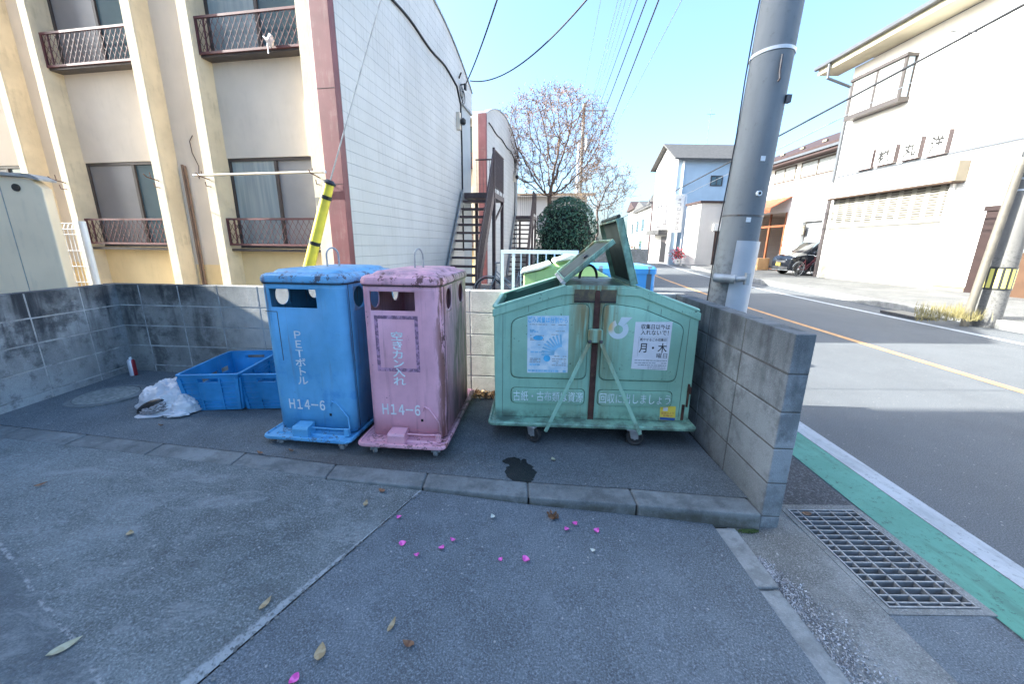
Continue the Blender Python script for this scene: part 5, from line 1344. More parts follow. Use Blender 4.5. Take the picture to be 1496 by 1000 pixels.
w = MB(); w.box((-0.02, 12.45, 0.0), (-0.001, 13.42, 0.12)); w.box((-0.05, 12.40, 0.1205), (-0.001, 13.44, 0.15)); w.build('plinth', M['tan'], fc)
M['brownwood'] = plain('brown_door', (0.17, 0.10, 0.065), 0.5, 0.12, 4); 
w = MB(); w.box((-0.06, 12.05, 0.0), (-0.001, 12.40, 2.45)); w.box((-0.10, 9.4, 2.452), (-0.001, 12.45, 2.60)); w.build('entrance_frame', plain('dark_red_brown_frame', (0.022, 0.010, 0.008), 0.5, 0.1, 4), fc)
w = MB(); w.box((-0.04, 9.5, 0.0), (-0.001, 12.045, 1.25)); w.build('entrance_door', plain('tan_brown_door', (0.075, 0.038, 0.018), 0.5, 0.1, 4), fc)
w = MB(); w.box((-0.035, 9.5, 1.252), (-0.001, 12.045, 2.45)); w.build('entrance_glass', pane_mat('door_glass', (0.35, 0.42, 0.46), 0.1), fc)
w = MB(); w.box((-0.14, 11.2, 6.1), (-0.001, 11.7, 7.3)); w.build('wall_box', M['tan'], fc, bevel=0.02)

# ------------------------------------------------------------------ second workshop with brown roof
w2 = thing('workshop_building', 'white workshop with a brown tiled roof and an orange shop front, behind the dark van', 'building', (15.6, 0, 0.06))
w = MB(); w.box((0, 19.6, 3.3), (8, 27.7, 6.0)); w.box((0, 19.6, -0.2), (0.2, 20.5, 3.299)); w.box((0, 21.9, -0.2), (0.2, 23.2, 3.299)); w.box((0, 26.3, -0.2), (0.2, 27.7, 3.299)); w.box((0, 20.501, 2.7), (0.2, 21.899, 3.299)); w.box((3.0, 19.6, -0.2), (3.2, 27.7, 3.299)); w.box((0.201, 19.6, -0.2), (2.999, 19.7, 3.299)); w.box((0.201, 27.6, -0.2), (2.999, 27.7, 3.299)); w.build('wall', M['wwall2'], w2)
w = MB(); w.prism([(-0.6, 6.0), (4.5, 8.1), (4.5, 8.3), (-0.62, 6.22)], lambda a, b_, q: Vector((a, q, b_)), 19.3, 28.0); w.prism([(-0.60, 5.86), (0, 5.86), (0, 6.0), (-0.60, 5.99)], lambda a, b_, q: Vector((a, q, b_)), 19.3, 28.0); w.build('roof', M['brownroof'], w2)
w = MB()
for i in range(5): w.cbox((0.2, 20+i*1.6, 6.62), (0.12, 0.28, 0.10))
w.build('snow_guards', M['tan'], w2)
w = MB(); w.box((-0.68, 19.3, 5.98), (-0.56, 28.0, 6.10)); w.build('gutter', M['gutter'], w2)
for ya, yb in ((20.3, 22.7), (23.1, 24.9)):
    w = MB(); w.box((-0.05, ya, 4.98), (-0.001, yb, 5.04)); w.box((-0.05, ya, 5.72), (-0.001, yb, 5.78))
    for t in (ya, (ya+yb)/2-0.03, yb-0.06): w.box((-0.049, t, 5.041), (-0.001, t+0.06, 5.719))
    o = w.build('window', plain('window_frame_brown', (0.07, 0.05, 0.035), 0.5), w2)
    w = MB(); w.box((-0.02, ya+0.06, 5.042), (-0.0015, yb-0.06, 5.718)); w.build('pane', M['pane_w'], o)
w = MB(); w.prism([(-1.15, 3.45), (-0.001, 4.1), (-0.001, 4.16), (-1.15, 3.51)], lambda a, b_, q: Vector((a, q, b_)), 23.0, 26.5); w.box((-1.16, 23.0, 3.25), (-1.13, 26.5, 3.5)); w.build('awning', plain('orange_awning', (0.22, 0.062, 0.022), 0.7, 0.15, 3), w2)
w = MB(); w.box((-0.03, 23.202, 0.0), (0.05, 23.32, 3.29)); w.box((-0.03, 26.2, 0.0), (0.05, 26.298, 3.29)); w.box((-0.03, 24.6, 0.0), (0.05, 24.72, 3.29)); w.box((-0.03, 23.321, 2.5), (0.05, 24.599, 2.62)); w.box((-0.03, 24.721, 2.5), (0.05, 26.199, 2.62)); w.build('shop_front', plain('orange_wood', (0.20, 0.065, 0.022), 0.6, 0.2, 3), w2)
w = MB(); w.box((0.6, 23.2, 0.0), (2.9, 26.2, 0.02)); w.box((2.6, 23.3, 0.3), (2.9, 26.1, 2.4)); w.build('shop_interior', plain('shop_brown', (0.16, 0.075, 0.04), 0.8, 0.3, 2), w2)
w = MB()
for i in range(14): w.cbox((2.45, 23.5+0.2*i, 0.8+0.5*(i % 3)), (0.25, 0.16, 0.3))
w.build('shop_goods', plain('shop_goods', (0.45, 0.35, 0.28), 0.7, 0.4, 2), w2)
lettering('shop_lettering', '株式会社 丸洋', -21.75, 2.93, -20.35, 3.08, LEFTW(-0.003), M['ink'], w2, 0.004)
w = MB(); w.box((-0.04, 21.65, 2.02), (-0.001, 23.0, 2.50)); o = w.build('window', M['tan'], w2); w = MB(); w.box((-0.045, 21.72, 2.07), (-0.0405, 22.93, 2.45)); w.build('pane', pane_mat('brownish_pane', (0.28, 0.25, 0.20), 0.2), o)
w = MB(); w.box((0.205, 20.55, 0.0), (0.25, 21.85, 2.69)); w.build('garage_back', M['pane_frost'], w2)
for bx_, by_, bz_, s_, lab in ((15.0, 24.2, 0.06, (0.7, 0.9, 0.7), 'wide low cardboard box on the ground in front of the orange shop'), (15.0, 25.3, 0.06, (0.7, 0.8, 0.65), 'cardboard box at the bottom of the stack by the orange shop'), (15.0, 25.3, 0.715, (0.65, 0.75, 0.7), 'cardboard box on top of the stack by the orange shop')):
    t = thing('cardboard_box', lab, 'box', (bx_, by_, bz_), R(3), 'cardboard boxes before the orange shop')
    w = MB(); w.box((-s_[0]/2, -s_[1]/2, 0), (s_[0]/2, s_[1]/2, s_[2])); w.build('carton', plain('cardboard', (0.30, 0.18, 0.08), 0.8, 0.08, 3), t, bevel=0.015)
    w = MB(); w.box((-s_[0]/2-0.002, -0.03, 0.02), (s_[0]/2+0.002, 0.03, s_[2]+0.002)); w.build('tape', M['tan'], t)

# ------------------------------------------------------------------ dark van
M['carpaint'] = plain('black_car_paint', (0.010, 0.012, 0.018), 0.15, 0.1, 3)
M['carglass'] = pane_mat('car_glass', (0.05, 0.075, 0.09), 0.03); M['carglassf'] = pane_mat('windscreen', (0.26, 0.36, 0.40), 0.05)
van = thing('parked_van', 'black compact van parked nose out beside the white workshop', 'van', (13.55, 20.05, 0.06), R(90))
# local: -Y... front towards +Y (world -X), x across
def vsec(y, zb, z_hood, z_roof, wb, wr):
    return [Vector((-wb, y, zb)), Vector((wb, y, zb)), Vector((wb+0.02, y, 0.55)), Vector((wb, y, z_hood)), Vector((wr, y, z_roof-0.06)), Vector((wr-0.12, y, z_roof)), Vector((-wr+0.12, y, z_roof)), Vector((-wr, y, z_roof-0.06)), Vector((-wb, y, z_hood)), Vector((-wb-0.02, y, 0.55))]
w = MB(); w.loft([vsec(0.0, 0.30, 0.72, 0.80, 0.68, 0.62), vsec(-0.08, 0.22, 0.86, 0.93, 0.73, 0.66), vsec(-0.45, 0.20, 0.95, 1.03, 0.74, 0.66), vsec(-0.75, 0.20, 0.99, 1.12, 0.74, 0.64), vsec(-1.45, 0.20, 1.02, 1.70, 0.74, 0.60), vsec(-2.2, 0.20, 1.02, 1.74, 0.74, 0.60), vsec(-3.2, 0.22, 1.02, 1.72, 0.74, 0.60), vsec(-3.48, 0.30, 1.0, 1.62, 0.71, 0.56)])
w.build('body', M['carpaint'], van, smooth=True, bevel=0.02)
w = MB(); w.loft([[Vector((-0.60, -0.80, 1.08)), Vector((0.60, -0.80, 1.08)), Vector((0.60, -0.78, 1.09)), Vector((-0.60, -0.78, 1.09))], [Vector((-0.53, -1.42, 1.64)), Vector((0.53, -1.42, 1.64)), Vector((0.53, -1.40, 1.665)), Vector((-0.53, -1.40, 1.665))]])
w.build('windscreen', M['carglassf'], van)
for sg in (-1, 1):
    for ya, yb, y2 in ((-1.05, -1.85, -1.45), (-1.93, -2.75, -1.93), (-2.82, -3.3, -2.82)):
        w = MB(); q0 = [Vector((sg*0.742, ya, 1.06)), Vector((sg*0.742, yb, 1.06)), Vector((sg*0.628, yb, 1.60)), Vector((sg*0.628, min(y2, ya), 1.60))]
        w.loft([q0, [p+Vector((sg*0.012, 0, 0.004)) for p in q0]]); w.build('side_window', M['carglass'], van)
    w = MB(); w.loft([[Vector((sg*0.36, -0.02, 0.73)), Vector((sg*0.70, -0.10, 0.74)), Vector((sg*0.66, -0.30, 0.97)), Vector((sg*0.40, -0.20, 0.93))], [Vector((sg*0.36, 0.02, 0.74)), Vector((sg*0.72, -0.08, 0.75)), Vector((sg*0.69, -0.28, 0.985)), Vector((sg*0.40, -0.14, 0.945))]])
    w.build('headlight', plain('headlight_lens', (0.62, 0.66, 0.70), 0.1, 0.05, 10), van)
    w = MB(); w.cbox((sg*0.83, -1.0, 1.10), (0.16, 0.08, 0.14)); w.build('mirror', M['carpaint'], van, bevel=0.03)
    for y in (-0.62, -2.85):
        wh = bpy.data.objects.new('wheel', None); C.objects.link(wh); wh.parent = van; wh.location = (sg*0.66, y, 0.29)
        w = MB(); w.lathe([(0.18, -0.09), (0.28, -0.09), (0.295, -0.06), (0.295, 0.06), (0.28, 0.09), (0.18, 0.09)], n=26)
        for i, p in enumerate(w.v): w.v[i] = Vector((p.z, p.x, p.y))
        w.build('tyre', M['rubber'], wh, smooth=True)
        w = MB(); w.lathe([(0.0, 0.05), (0.06, 0.07), (0.17, 0.06), (0.185, 0.085), (0.185, -0.05), (0, -0.05)], n=26)
        for i, p in enumerate(w.v): w.v[i] = Vector((sg*p.z, p.x, p.y))
        for a in range(8): w.bar((sg*0.09, 0.04*math.cos(a*PI/4), 0.04*math.sin(a*PI/4)), (sg*0.09, 0.175*math.cos(a*PI/4), 0.175*math.sin(a*PI/4)), 0.03, 0.015, (1, 0, 0))
        w.build('rim', M['steel'], wh)
w = MB(); w.box((-0.36, 0.001, 0.60), (0.36, 0.018, 0.72)); w.box((-0.55, -0.01, 0.30), (0.55, 0.02, 0.42)); w.build('grille', M['dark_steel'], van)
w = MB(); w.box((-0.33, 0.019, 0.655), (0.33, 0.026, 0.668)); w.box((-0.60, -0.01, 0.235), (0.60, 0.03, 0.262)); w.build('chrome_trim', M['steel'], van)
w = MB(); w.box((-0.02, 0.0265, 0.44), (0.31, 0.034, 0.60)); w.build('number_plate', plain('plate_yellow', (0.80, 0.58, 0.10), 0.4, 0.05, 10), van)

# ------------------------------------------------------------------ bicycle builder
def bicycle(loc, yaw, label, col):
    b_ = thing('bicycle', label, 'bicycle', loc, yaw)
    for x in (-0.52, 0.52):
        wh = bpy.data.objects.new('wheel', None); C.objects.link(wh); wh.parent = b_; wh.location = (x, 0, 0.33)
        w = MB(); w.tube([(0.32*math.cos(2*PI*i/36), 0, 0.32*math.sin(2*PI*i/36)) for i in range(36)], 0.016, 6, closed=True); w.build('tyre', M['rubber'], wh, smooth=True)
        w = MB(); w.tube([(0.298*math.cos(2*PI*i/36), 0, 0.298*math.sin(2*PI*i/36)) for i in range(36)], 0.008, 5, closed=True)
        for i in range(18): a = 2*PI*i/18; w.tube([(0, 0.01*(-1)**i, 0), (0.295*math.cos(a), 0, 0.295*math.sin(a))], 0.0015, 3)
        w.cyl((0, -0.04, 0), 0.02, 0.08, 10, 'Y'); w.build('rim', M['steel'], wh)
    w = MB(); F = lambda *p: w.tube(p, 0.015, 7)
    F((-0.52, 0.03, 0.33), (-0.10, 0.02, 0.30)); F((-0.52, 0.03, 0.33), (-0.18, 0, 0.72)); F((-0.10, 0, 0.30), (-0.20, 0, 0.80)); F((-0.10, 0, 0.30), (0.36, 0, 0.72)); F((-0.12, 0, 0.42), (0.35, 0, 0.80)); F((0.52, 0.03, 0.33), (0.37, 0.03, 0.66), (0.33, 0, 0.92))
    w.build('frame', col, b_)
    w = MB(); w.tube([(0.20, 0.26, 1.0), (0.36, 0.12, 0.99), (0.33, 0, 0.94), (0.36, -0.12, 0.99), (0.20, -0.26, 1.0)], 0.012, 7); w.build('handlebar', M['steel'], b_)
    w = MB(); w.loft([[Vector((-0.34, -0.09, 0.82)), Vector((-0.34, 0.09, 0.82)), Vector((-0.34, 0.07, 0.86)), Vector((-0.34, -0.07, 0.86))], [Vector((-0.08, -0.03, 0.82)), Vector((-0.08, 0.03, 0.82)), Vector((-0.08, 0.02, 0.85)), Vector((-0.08, -0.02, 0.85))]]); w.build('saddle', M['black'], b_, bevel=0.01)
    w = MB(); w.tube([(0.52+0.36*math.cos(a), 0, 0.33+0.36*math.sin(a)) for a in [R(20+10*i) for i in range(13)]], 0.012, 5); w.tube([(-0.52+0.36*math.cos(a), 0, 0.33+0.36*math.sin(a)) for a in [R(10+10*i) for i in range(16)]], 0.012, 5); w.build('mudguard', M['steel'], b_)
    return b_
bicycle((-0.05, 9.4, -0.03), R(185), 'grey bicycle with thin wheels parked behind the wall by the brown stairs', M['steel'])
bicycle((14.15, 18.98, 0.06), R(12), 'dark red framed bicycle leaning at the workshop corner by the van', plain('red_frame', (0.10, 0.02, 0.025), 0.4))
# ------------------------------------------------------------------ blue house, garage, far houses
def win_y(parent, x0, x1, y, z0, z1, pm, fm='frame_dk', bars=1):
    """window on a wall facing -Y"""
    w = MB(); t_ = 0.06
    w.box((x0, y-0.05, z0), (x1, y-0.001, z0+t_)); w.box((x0, y-0.05, z1-t_), (x1, y-0.001, z1))
    for i in range(bars+2): xx = x0+(x1-x0-t_)*i/(bars+1); w.box((xx, y-0.049, z0+t_+0.001), (xx+t_, y-0.001, z1-t_-0.001))
    o = w.build('window', M[fm], parent); w = MB(); w.box((x0+t_, y-0.02, z0+t_), (x1-t_, y-0.0015, z1-t_)); w.build('pane', M[pm], o); return o
def win_x(parent, x, y0, y1, z0, z1, pm, fm='frame_dk', bars=1):
    """window on a wall facing -X"""
    w = MB(); t_ = 0.06
    w.box((x-0.05, y0, z0), (x-0.001, y1, z0+t_)); w.box((x-0.05, y0, z1-t_), (x-0.001, y1, z1))
    for i in range(bars+2): yy_ = y0+(y1-y0-t_)*i/(bars+1); w.box((x-0.049, yy_, z0+t_+0.001), (x-0.001, yy_+t_, z1-t_-0.001))
    o = w.build('window', M[fm], parent); w = MB(); w.box((x-0.02, y0+t_, z0+t_), (x-0.0015, y1-t_, z1-t_)); w.build('pane', M[pm], o); return o
M['bluewall'] = wallmat('pale_blue_wall', (0.43, 0.52, 0.60), 0.05, None, 0.12)
bh = thing('blue_house', 'tall pale blue house with a grey roof and white street front, far down the road', 'house', (13.35, 34.0, 0.06), R(1.2))
BW, BD, BZ = 6.0, 4.6, 8.30
w = MB(); w.box((0.02, 0, -0.2), (BW, BD, BZ)); w.build('wall', M['bluewall'], bh)
w = MB(); w.prism([(0, -0.2), (BD, -0.2), (BD, BZ), (BD/2, BZ+1.35), (0, BZ)], lambda a, b_, q: Vector((q, a, b_)), -0.06, 0.0195); w.build('street_front', M['wwall'], bh)
for sg in (0, 1):
    w = MB()
    e = -0.45 if sg == 0 else BD+0.45; ze = BZ-0.22
    w.loft([[Vector((-0.5, e, ze)), Vector((-0.5, BD/2, BZ+1.42)), Vector((-0.5, BD/2, BZ+1.56)), Vector((-0.5, e, ze+0.14))], [Vector((BW+0.4, e, ze)), Vector((BW+0.4, BD/2, BZ+1.42)), Vector((BW+0.4, BD/2, BZ+1.56)), Vector((BW+0.4, e, ze+0.14))]])
    w.build('roof', M['greyroof'], bh)
win_y(bh, 2.75, 3.75, 0, 6.2, 7.0, 'pane_blue'); 
win_x(bh, -0.06, 0.9, 3.0, 5.9, 7.6, 'pane_w', bars=2); win_x(bh, -0.06, 0.7, 1.9, 3.2, 4.8, 'pane_grey'); win_x(bh, -0.06, 2.4, 3.8, 3.0, 4.9, 'pane_grey')
w = MB(); w.box((-0.9, 0.6, 2.35), (-0.061, 3.6, 2.75)); w.build('canopy', M['greyroof'], bh)
w = MB(); w.box((-0.10, 0.8, 0), (-0.061, 1.9, 2.2)); w.build('door', M['frame_dk'], bh)
w = MB(); w.tube([(0.42, -0.06, 0.0), (0.42, -0.06, 8.05)], 0.09, 8); w.build('downpipe', M['whitesteel'], bh)
w = MB(); w.tube([(3.2, 2.3, 9.7), (3.2, 2.3, 12.6)], 0.02, 5); w.tube([(2.9, 2.3, 12.2), (3.6, 2.3, 12.2)], 0.015, 4); w.build('aerial', M['wire_grey'], bh)
vs_s = thing('shop_sign', 'tall white vertical sign board with faint dark characters beside the blue house', 'sign', (12.75, 32.6, 0.06), R(3))
w = MB(); w.box((0, 0, 2.45), (0.86, 0.22, 5.35)); w.build('sign_board', M['wwall'], vs_s, bevel=0.02)
w = MB(); w.box((0.95, 0.05, 0), (1.05, 0.15, 5.3)); w.box((0.861, 0.08, 2.8), (0.949, 0.12, 2.9)); w.box((0.861, 0.08, 4.9), (0.949, 0.12, 5.0)); w.build('sign_post', M['whitesteel'], vs_s)
random.seed(17); w = MB()
for i in range(7):
    zc = 4.95-0.36*i
    for q_ in range(4):
        a, b_ = random.uniform(0.30, 0.42), random.uniform(0.46, 0.60); z_ = zc+random.uniform(-0.11, 0.11)
        if q_ % 2: w.box((a, -0.004, z_), (b_, -0.001, z_+0.022))
        else: xx = random.uniform(0.32, 0.56); w.box((xx, -0.0065, zc-0.10), (xx+0.022, -0.0045, zc+0.10))
w.build('sign_characters', M['sink'], vs_s)
gh = thing('garage_building', 'low beige garage with an open doorway in front of the blue house', 'building', (13.75, 30.0, 0.06), R(1.0))
M['beige'] = wallmat('beige_garage_wall', (0.52, 0.485, 0.45), 0.04)
w = MB(); w.box((0, 0.0, -0.2), (1.25, 2.3, 4.45)); w.box((2.75, 0.0, -0.2), (5.0, 2.3, 4.45)); w.box((1.2501, 0.0, 2.55), (2.7499, 2.3, 4.45)); w.box((1.2501, 2.1, -0.2), (2.7499, 2.3, 2.549)); w.build('wall', M['beige'], gh)
w = MB(); w.box((-0.12, -0.12, 4.451), (5.1, 2.4, 4.60)); w.build('roof_edge', M['brownroof'], gh)
w = MB(); w.box((1.05, -0.10, 2.5), (2.95, -0.001, 3.0)); w.build('shutter_box', M['wwall'], gh)
w = MB(); w.box((1.26, 1.2, 0.0), (2.74, 1.3, 2.5)); w.build('doorway_back', plain('brown_panel', (0.20, 0.13, 0.11), 0.7, 0.2, 3), gh)
random.seed(6)
fl_ = thing('flower_pot', 'pot of bright red flowers in front of the white garage side', 'potted plant', (12.95, 31.2, 0.06))
w = MB(); w.lathe([(0.18, 0), (0.26, 0.4), (0.24, 0.42), (0.0, 0.40)], n=16); w.build('pot', M['wwall'], fl_)
w = MB(); w.rnd = True
for i in range(420):
    p = Vector((random.gauss(0, .26), random.gauss(0, .22), 0.75+random.gauss(0, .22))); n_ = Vector((random.gauss(0,1), random.gauss(0,1), random.gauss(0,1))).normalized(); t_ = n_.orthogonal().normalized()*0.05; u_ = n_.cross(t_)
    w.add([p+t_, p+u_, p-t_, p-u_], [(0,1,2,3)])
k = Mt('red_flowers', 0.7); k.color(k.mix(k.ramp(k.attr(), 0.35, 0.5), (0.05, 0.10, 0.03), (0.55, 0.05, 0.09))); w.build('blooms', k.m, fl_, fix=False)

def simple_house(loc, yaw, W, D, H, roof_h, wallm, roofm, label, wins):
    t = thing('far_house', label, 'house', loc, yaw, 'houses at the far end of the road')
    w = MB(); w.box((0, 0, -0.2), (W, D, H)); w.build('wall', wallm, t)
    w = MB(); w.prism([(-0.4, H-0.05), (D+0.4, H-0.05), (D/2, H+roof_h)], lambda a, b_, q: Vector((q, a, b_)), -0.4, W+0.4); w.build('roof', roofm, t)
    for a in wins:
        if a[0] == 'x': win_x(t, 0, *a[1:5], 'pane_blue')
        else: win_y(t, a[1], a[2], 0, a[3], a[4], 'pane_blue')
    return t
simple_house((15.3, 41, 0), R(-4), 6, 7, 5.8, 1.2, M['wwall'], M['greyroof'], 'grey white house with dark balcony directly behind the blue house', [('x', .5, 2.2, 3.2, 4.8), ('x', 3.5, 5.5, 0.5, 2.4), ('x', 1, 2, .4, 2.2)])
simple_house((17.4, 53, 0), R(-6), 7, 8, 6.2, 1.3, M['wwall2'], M['greyroof'], 'white house with two rows of windows near the end of the road', [('x', 1, 3, 3.4, 5), ('x', 4.5, 6.5, 3.4, 5), ('x', 1.5, 3.5, .8, 2.2), ('y', 2, 4, 3.2, 4.6)])
simple_house((19.8, 66, 0), R(-8), 8, 8, 7.4, 1.4, M['beige'], M['brownroof'], 'pale house farthest away where the road bends', [('x', 1, 3, 3.4, 5), ('y', 2, 4, 3.2, 4.6)])
lh = thing('low_house', 'low beige house with a flat tan roof behind the round bush', 'house', (-1.5, 29, 0), R(-6))
w = MB(); w.box((0, 0, -0.2), (6.6, 7, 4.7)); w.build('wall', M['beige'], lh)
w = MB(); w.prism([(-0.5, 4.65), (7.5, 5.6), (7.5, 5.75), (-0.5, 4.85)], lambda a, b_, q: Vector((q, a, b_)), -0.5, 7.1); w.build('roof', plain('tan_roof', (0.30, 0.22, 0.15), 0.8, 0.1, 3), lh)
win_y(lh, 3.2, 5.2, 0, 2.2, 3.4, 'pane_frost')
fw_ = thing('garden_wall', 'low concrete block wall behind the white railing', 'wall', (-0.6, 21, 0), R(-6))
w = MB(); w.box((0, 0, -0.2), (7.5, 0.15, 1.25)); w.build('wall', M['kerbfar'], fw_)

# ------------------------------------------------------------------ things behind the back wall
wr = thing('white_railing', 'white metal railing with upright bars behind the block wall, before the round bush', 'railing', (-0.165, 5.5, 0), R(-3))
w = MB(); w.box((0, -0.025, 1.26), (1.06, 0.025, 1.31)); w.box((0, -0.02, 0.25), (1.06, 0.02, 0.29))
for x in (0.0, 0.155, 1.0): w.box((x, -0.02, -0.05), (x+0.04, 0.02, 1.2595))
w.build('rail_frame', M['whitesteel'], wr)
w = MB()
for i in range(7): w.box((0.27+0.115*i, -0.009, 0.2905), (0.288+0.115*i, 0.009, 1.2595))
w.build('bars', M['whitesteel'], wr)
ld = thing('dumpster', 'lime green dumpster with a white lid, mostly hidden behind the light green one', 'dumpster', (0.12, 4.35, 0), R(-3))
M['lime'] = paint_metal('lime_paint', (0.42, 0.62, 0.24), 0.15, 0.08, 0.45); M['limew'] = plain('pale_lid', (0.62, 0.68, 0.56), 0.5, 0.06, 5)
w = MB(); w.prism([(0, 0.16), (0, 1.06), (0.18, 1.10), (0.52, 1.20), (0.72, 1.16), (0.95, 1.04), (0.95, 0.16)], lambda a, b_, q: Vector((a, q, b_)), 0, 0.75); w.build('body', M['lime'], ld, bevel=0.015)
w = MB(); w.prism([(-0.03, 1.065), (0.19, 1.115), (0.30, 1.165), (0.30, 1.19), (0.17, 1.145), (-0.03, 1.09)], lambda a, b_, q: Vector((a, q, b_)), -0.03, 0.77); w.build('flap_lid', M['limew'], ld, bevel=0.006)
w = MB(); w.loft([[Vector((0.33+0.02*j, -0.01+0.76*i, 1.18+0.05*math.sin(j))) for j in (0, 1)] + [Vector((0.62, -0.01+0.76*i, 1.255)), Vector((0.52, -0.01+0.76*i, 1.265))] for i in (0, 1)]); w.build('top_lid', M['limew'], ld, bevel=0.01)
for x in (0.12, 0.83):
    for y in (0.1, 0.65):
        w = MB(); w.cyl((x-0.02, y, 0.06), 0.06, 0.04, 16, 'X'); w.box((x-0.03, y-0.03, 0.1), (x+0.03, y+0.03, 0.158)); w.build('caster', M['rubber'], ld)
def blue_streak(k, c):
    st = k.noise(9, 6, 0.6, co=k.mapped((1, 1, 0.05))); return k.mix(k.math('MULTIPLY', k.ramp(st, 0.56, 0.62), 0.85), c, (0.11, 0.10, 0.07))
M['blue2'] = paint_metal('far_blue_paint', (0.10, 0.33, 0.72), 0.2, 0.08, 0.42, None, (0.06, 0.05, 0.04), 0.2, (0.08, 0.2, 0.4), blue_streak)
bd = thing('recycling_bin', 'wide bright blue metal bin with rust streaks, behind the upright green lid', 'recycling bin', (0.70, 4.75, 0), R(-3))
w = MB(); o_ = lambda e, z: ringz(rrect(0-e, 1.02+e, 0-e, 0.75+e, 0.06, 4), z)
w.loft([o_(0, 0.12), o_(0, 1.05)]); w.build('body', M['blue2'], bd, smooth=True)
w = MB(); w.loft([o_(0.012, 1.052), o_(0.012, 1.11), o_(-0.01, 1.14), o_(-0.05, 1.15)]); w.build('lid', M['blue2'], bd, smooth=True)
w = MB(); w.loft([o_(0.05, 0.09), o_(0.05, 0.118)]); w.build('base', M['blue2'], bd)
for x in (0.1, 0.9):
    w = MB(); w.cyl((x, 0.1, 0.044), 0.043, 0.03, 14, 'X'); w.build('caster', M['rubber'], bd)

# ------------------------------------------------------------------ round clipped bush
random.seed(12)
k = Mt('bush_leaf', 0.45, 0, 0.4); k.color(k.mix(k.attr(), (0.020, 0.050, 0.026), (0.070, 0.150, 0.075))); bush_m = k.m
bu = thing('round_bush', 'dense dark green bush clipped into a dome', 'bush', (1.19, 9.0, -0.05))
w = MB(); w.rnd = True
prof = lambda a: 1.0 + 0.035*mnoise.noise(Vector((a*2, 1, 0)))
for i in range(9500):
    ph = random.uniform(0, 2*PI); z = random.uniform(0.0, 2.45)
    rad = 0.66*(1-0.0*z) if z < 1.75 else 0.66*math.sqrt(max(0, 1-((z-1.75)/0.70)**2))
    if random.random() < 0.25 and z > 1.75: 
        q_ = math.sqrt(random.random()); rad = 0.66*q_; z = 1.75+0.70*math.sqrt(1-q_*q_)
    rad *= 1.0 + 0.09*mnoise.noise(Vector((math.cos(ph)*3, math.sin(ph)*3, z*3))) 
    rr = rad*random.uniform(0.84, 1.05) + (random.uniform(0, 0.07) if random.random() < 0.02 else 0)
    p = Vector((rr*math.cos(ph), rr*math.sin(ph), z))
    n_ = (Vector((math.cos(ph), math.sin(ph), 0.35)) + Vector((random.gauss(0, .6), random.gauss(0, .6), random.gauss(0, .6)))).normalized()
    t_ = n_.orthogonal().normalized(); t_.rotate(Matrix.Rotation(random.uniform(0, 6.28), 3, n_)); u_ = n_.cross(t_)
    l_ = random.uniform(.024, .042); wd = l_*0.42
    w.add([p-t_*l_, p+u_*wd, p+t_*l_, p-u_*wd], [(0, 1, 2, 3)])
w.build('foliage', bush_m, bu, fix=False)
w = MB(); w.lathe([(0.5, 0.0), (0.55, 1.7), (0.42, 2.15), (0.0, 2.3)], n=20); w.build('dark_core', plain('bush_dark', (0.008, 0.014, 0.008), 0.9), bu)  # solid near-black core filling the inside behind the leaves

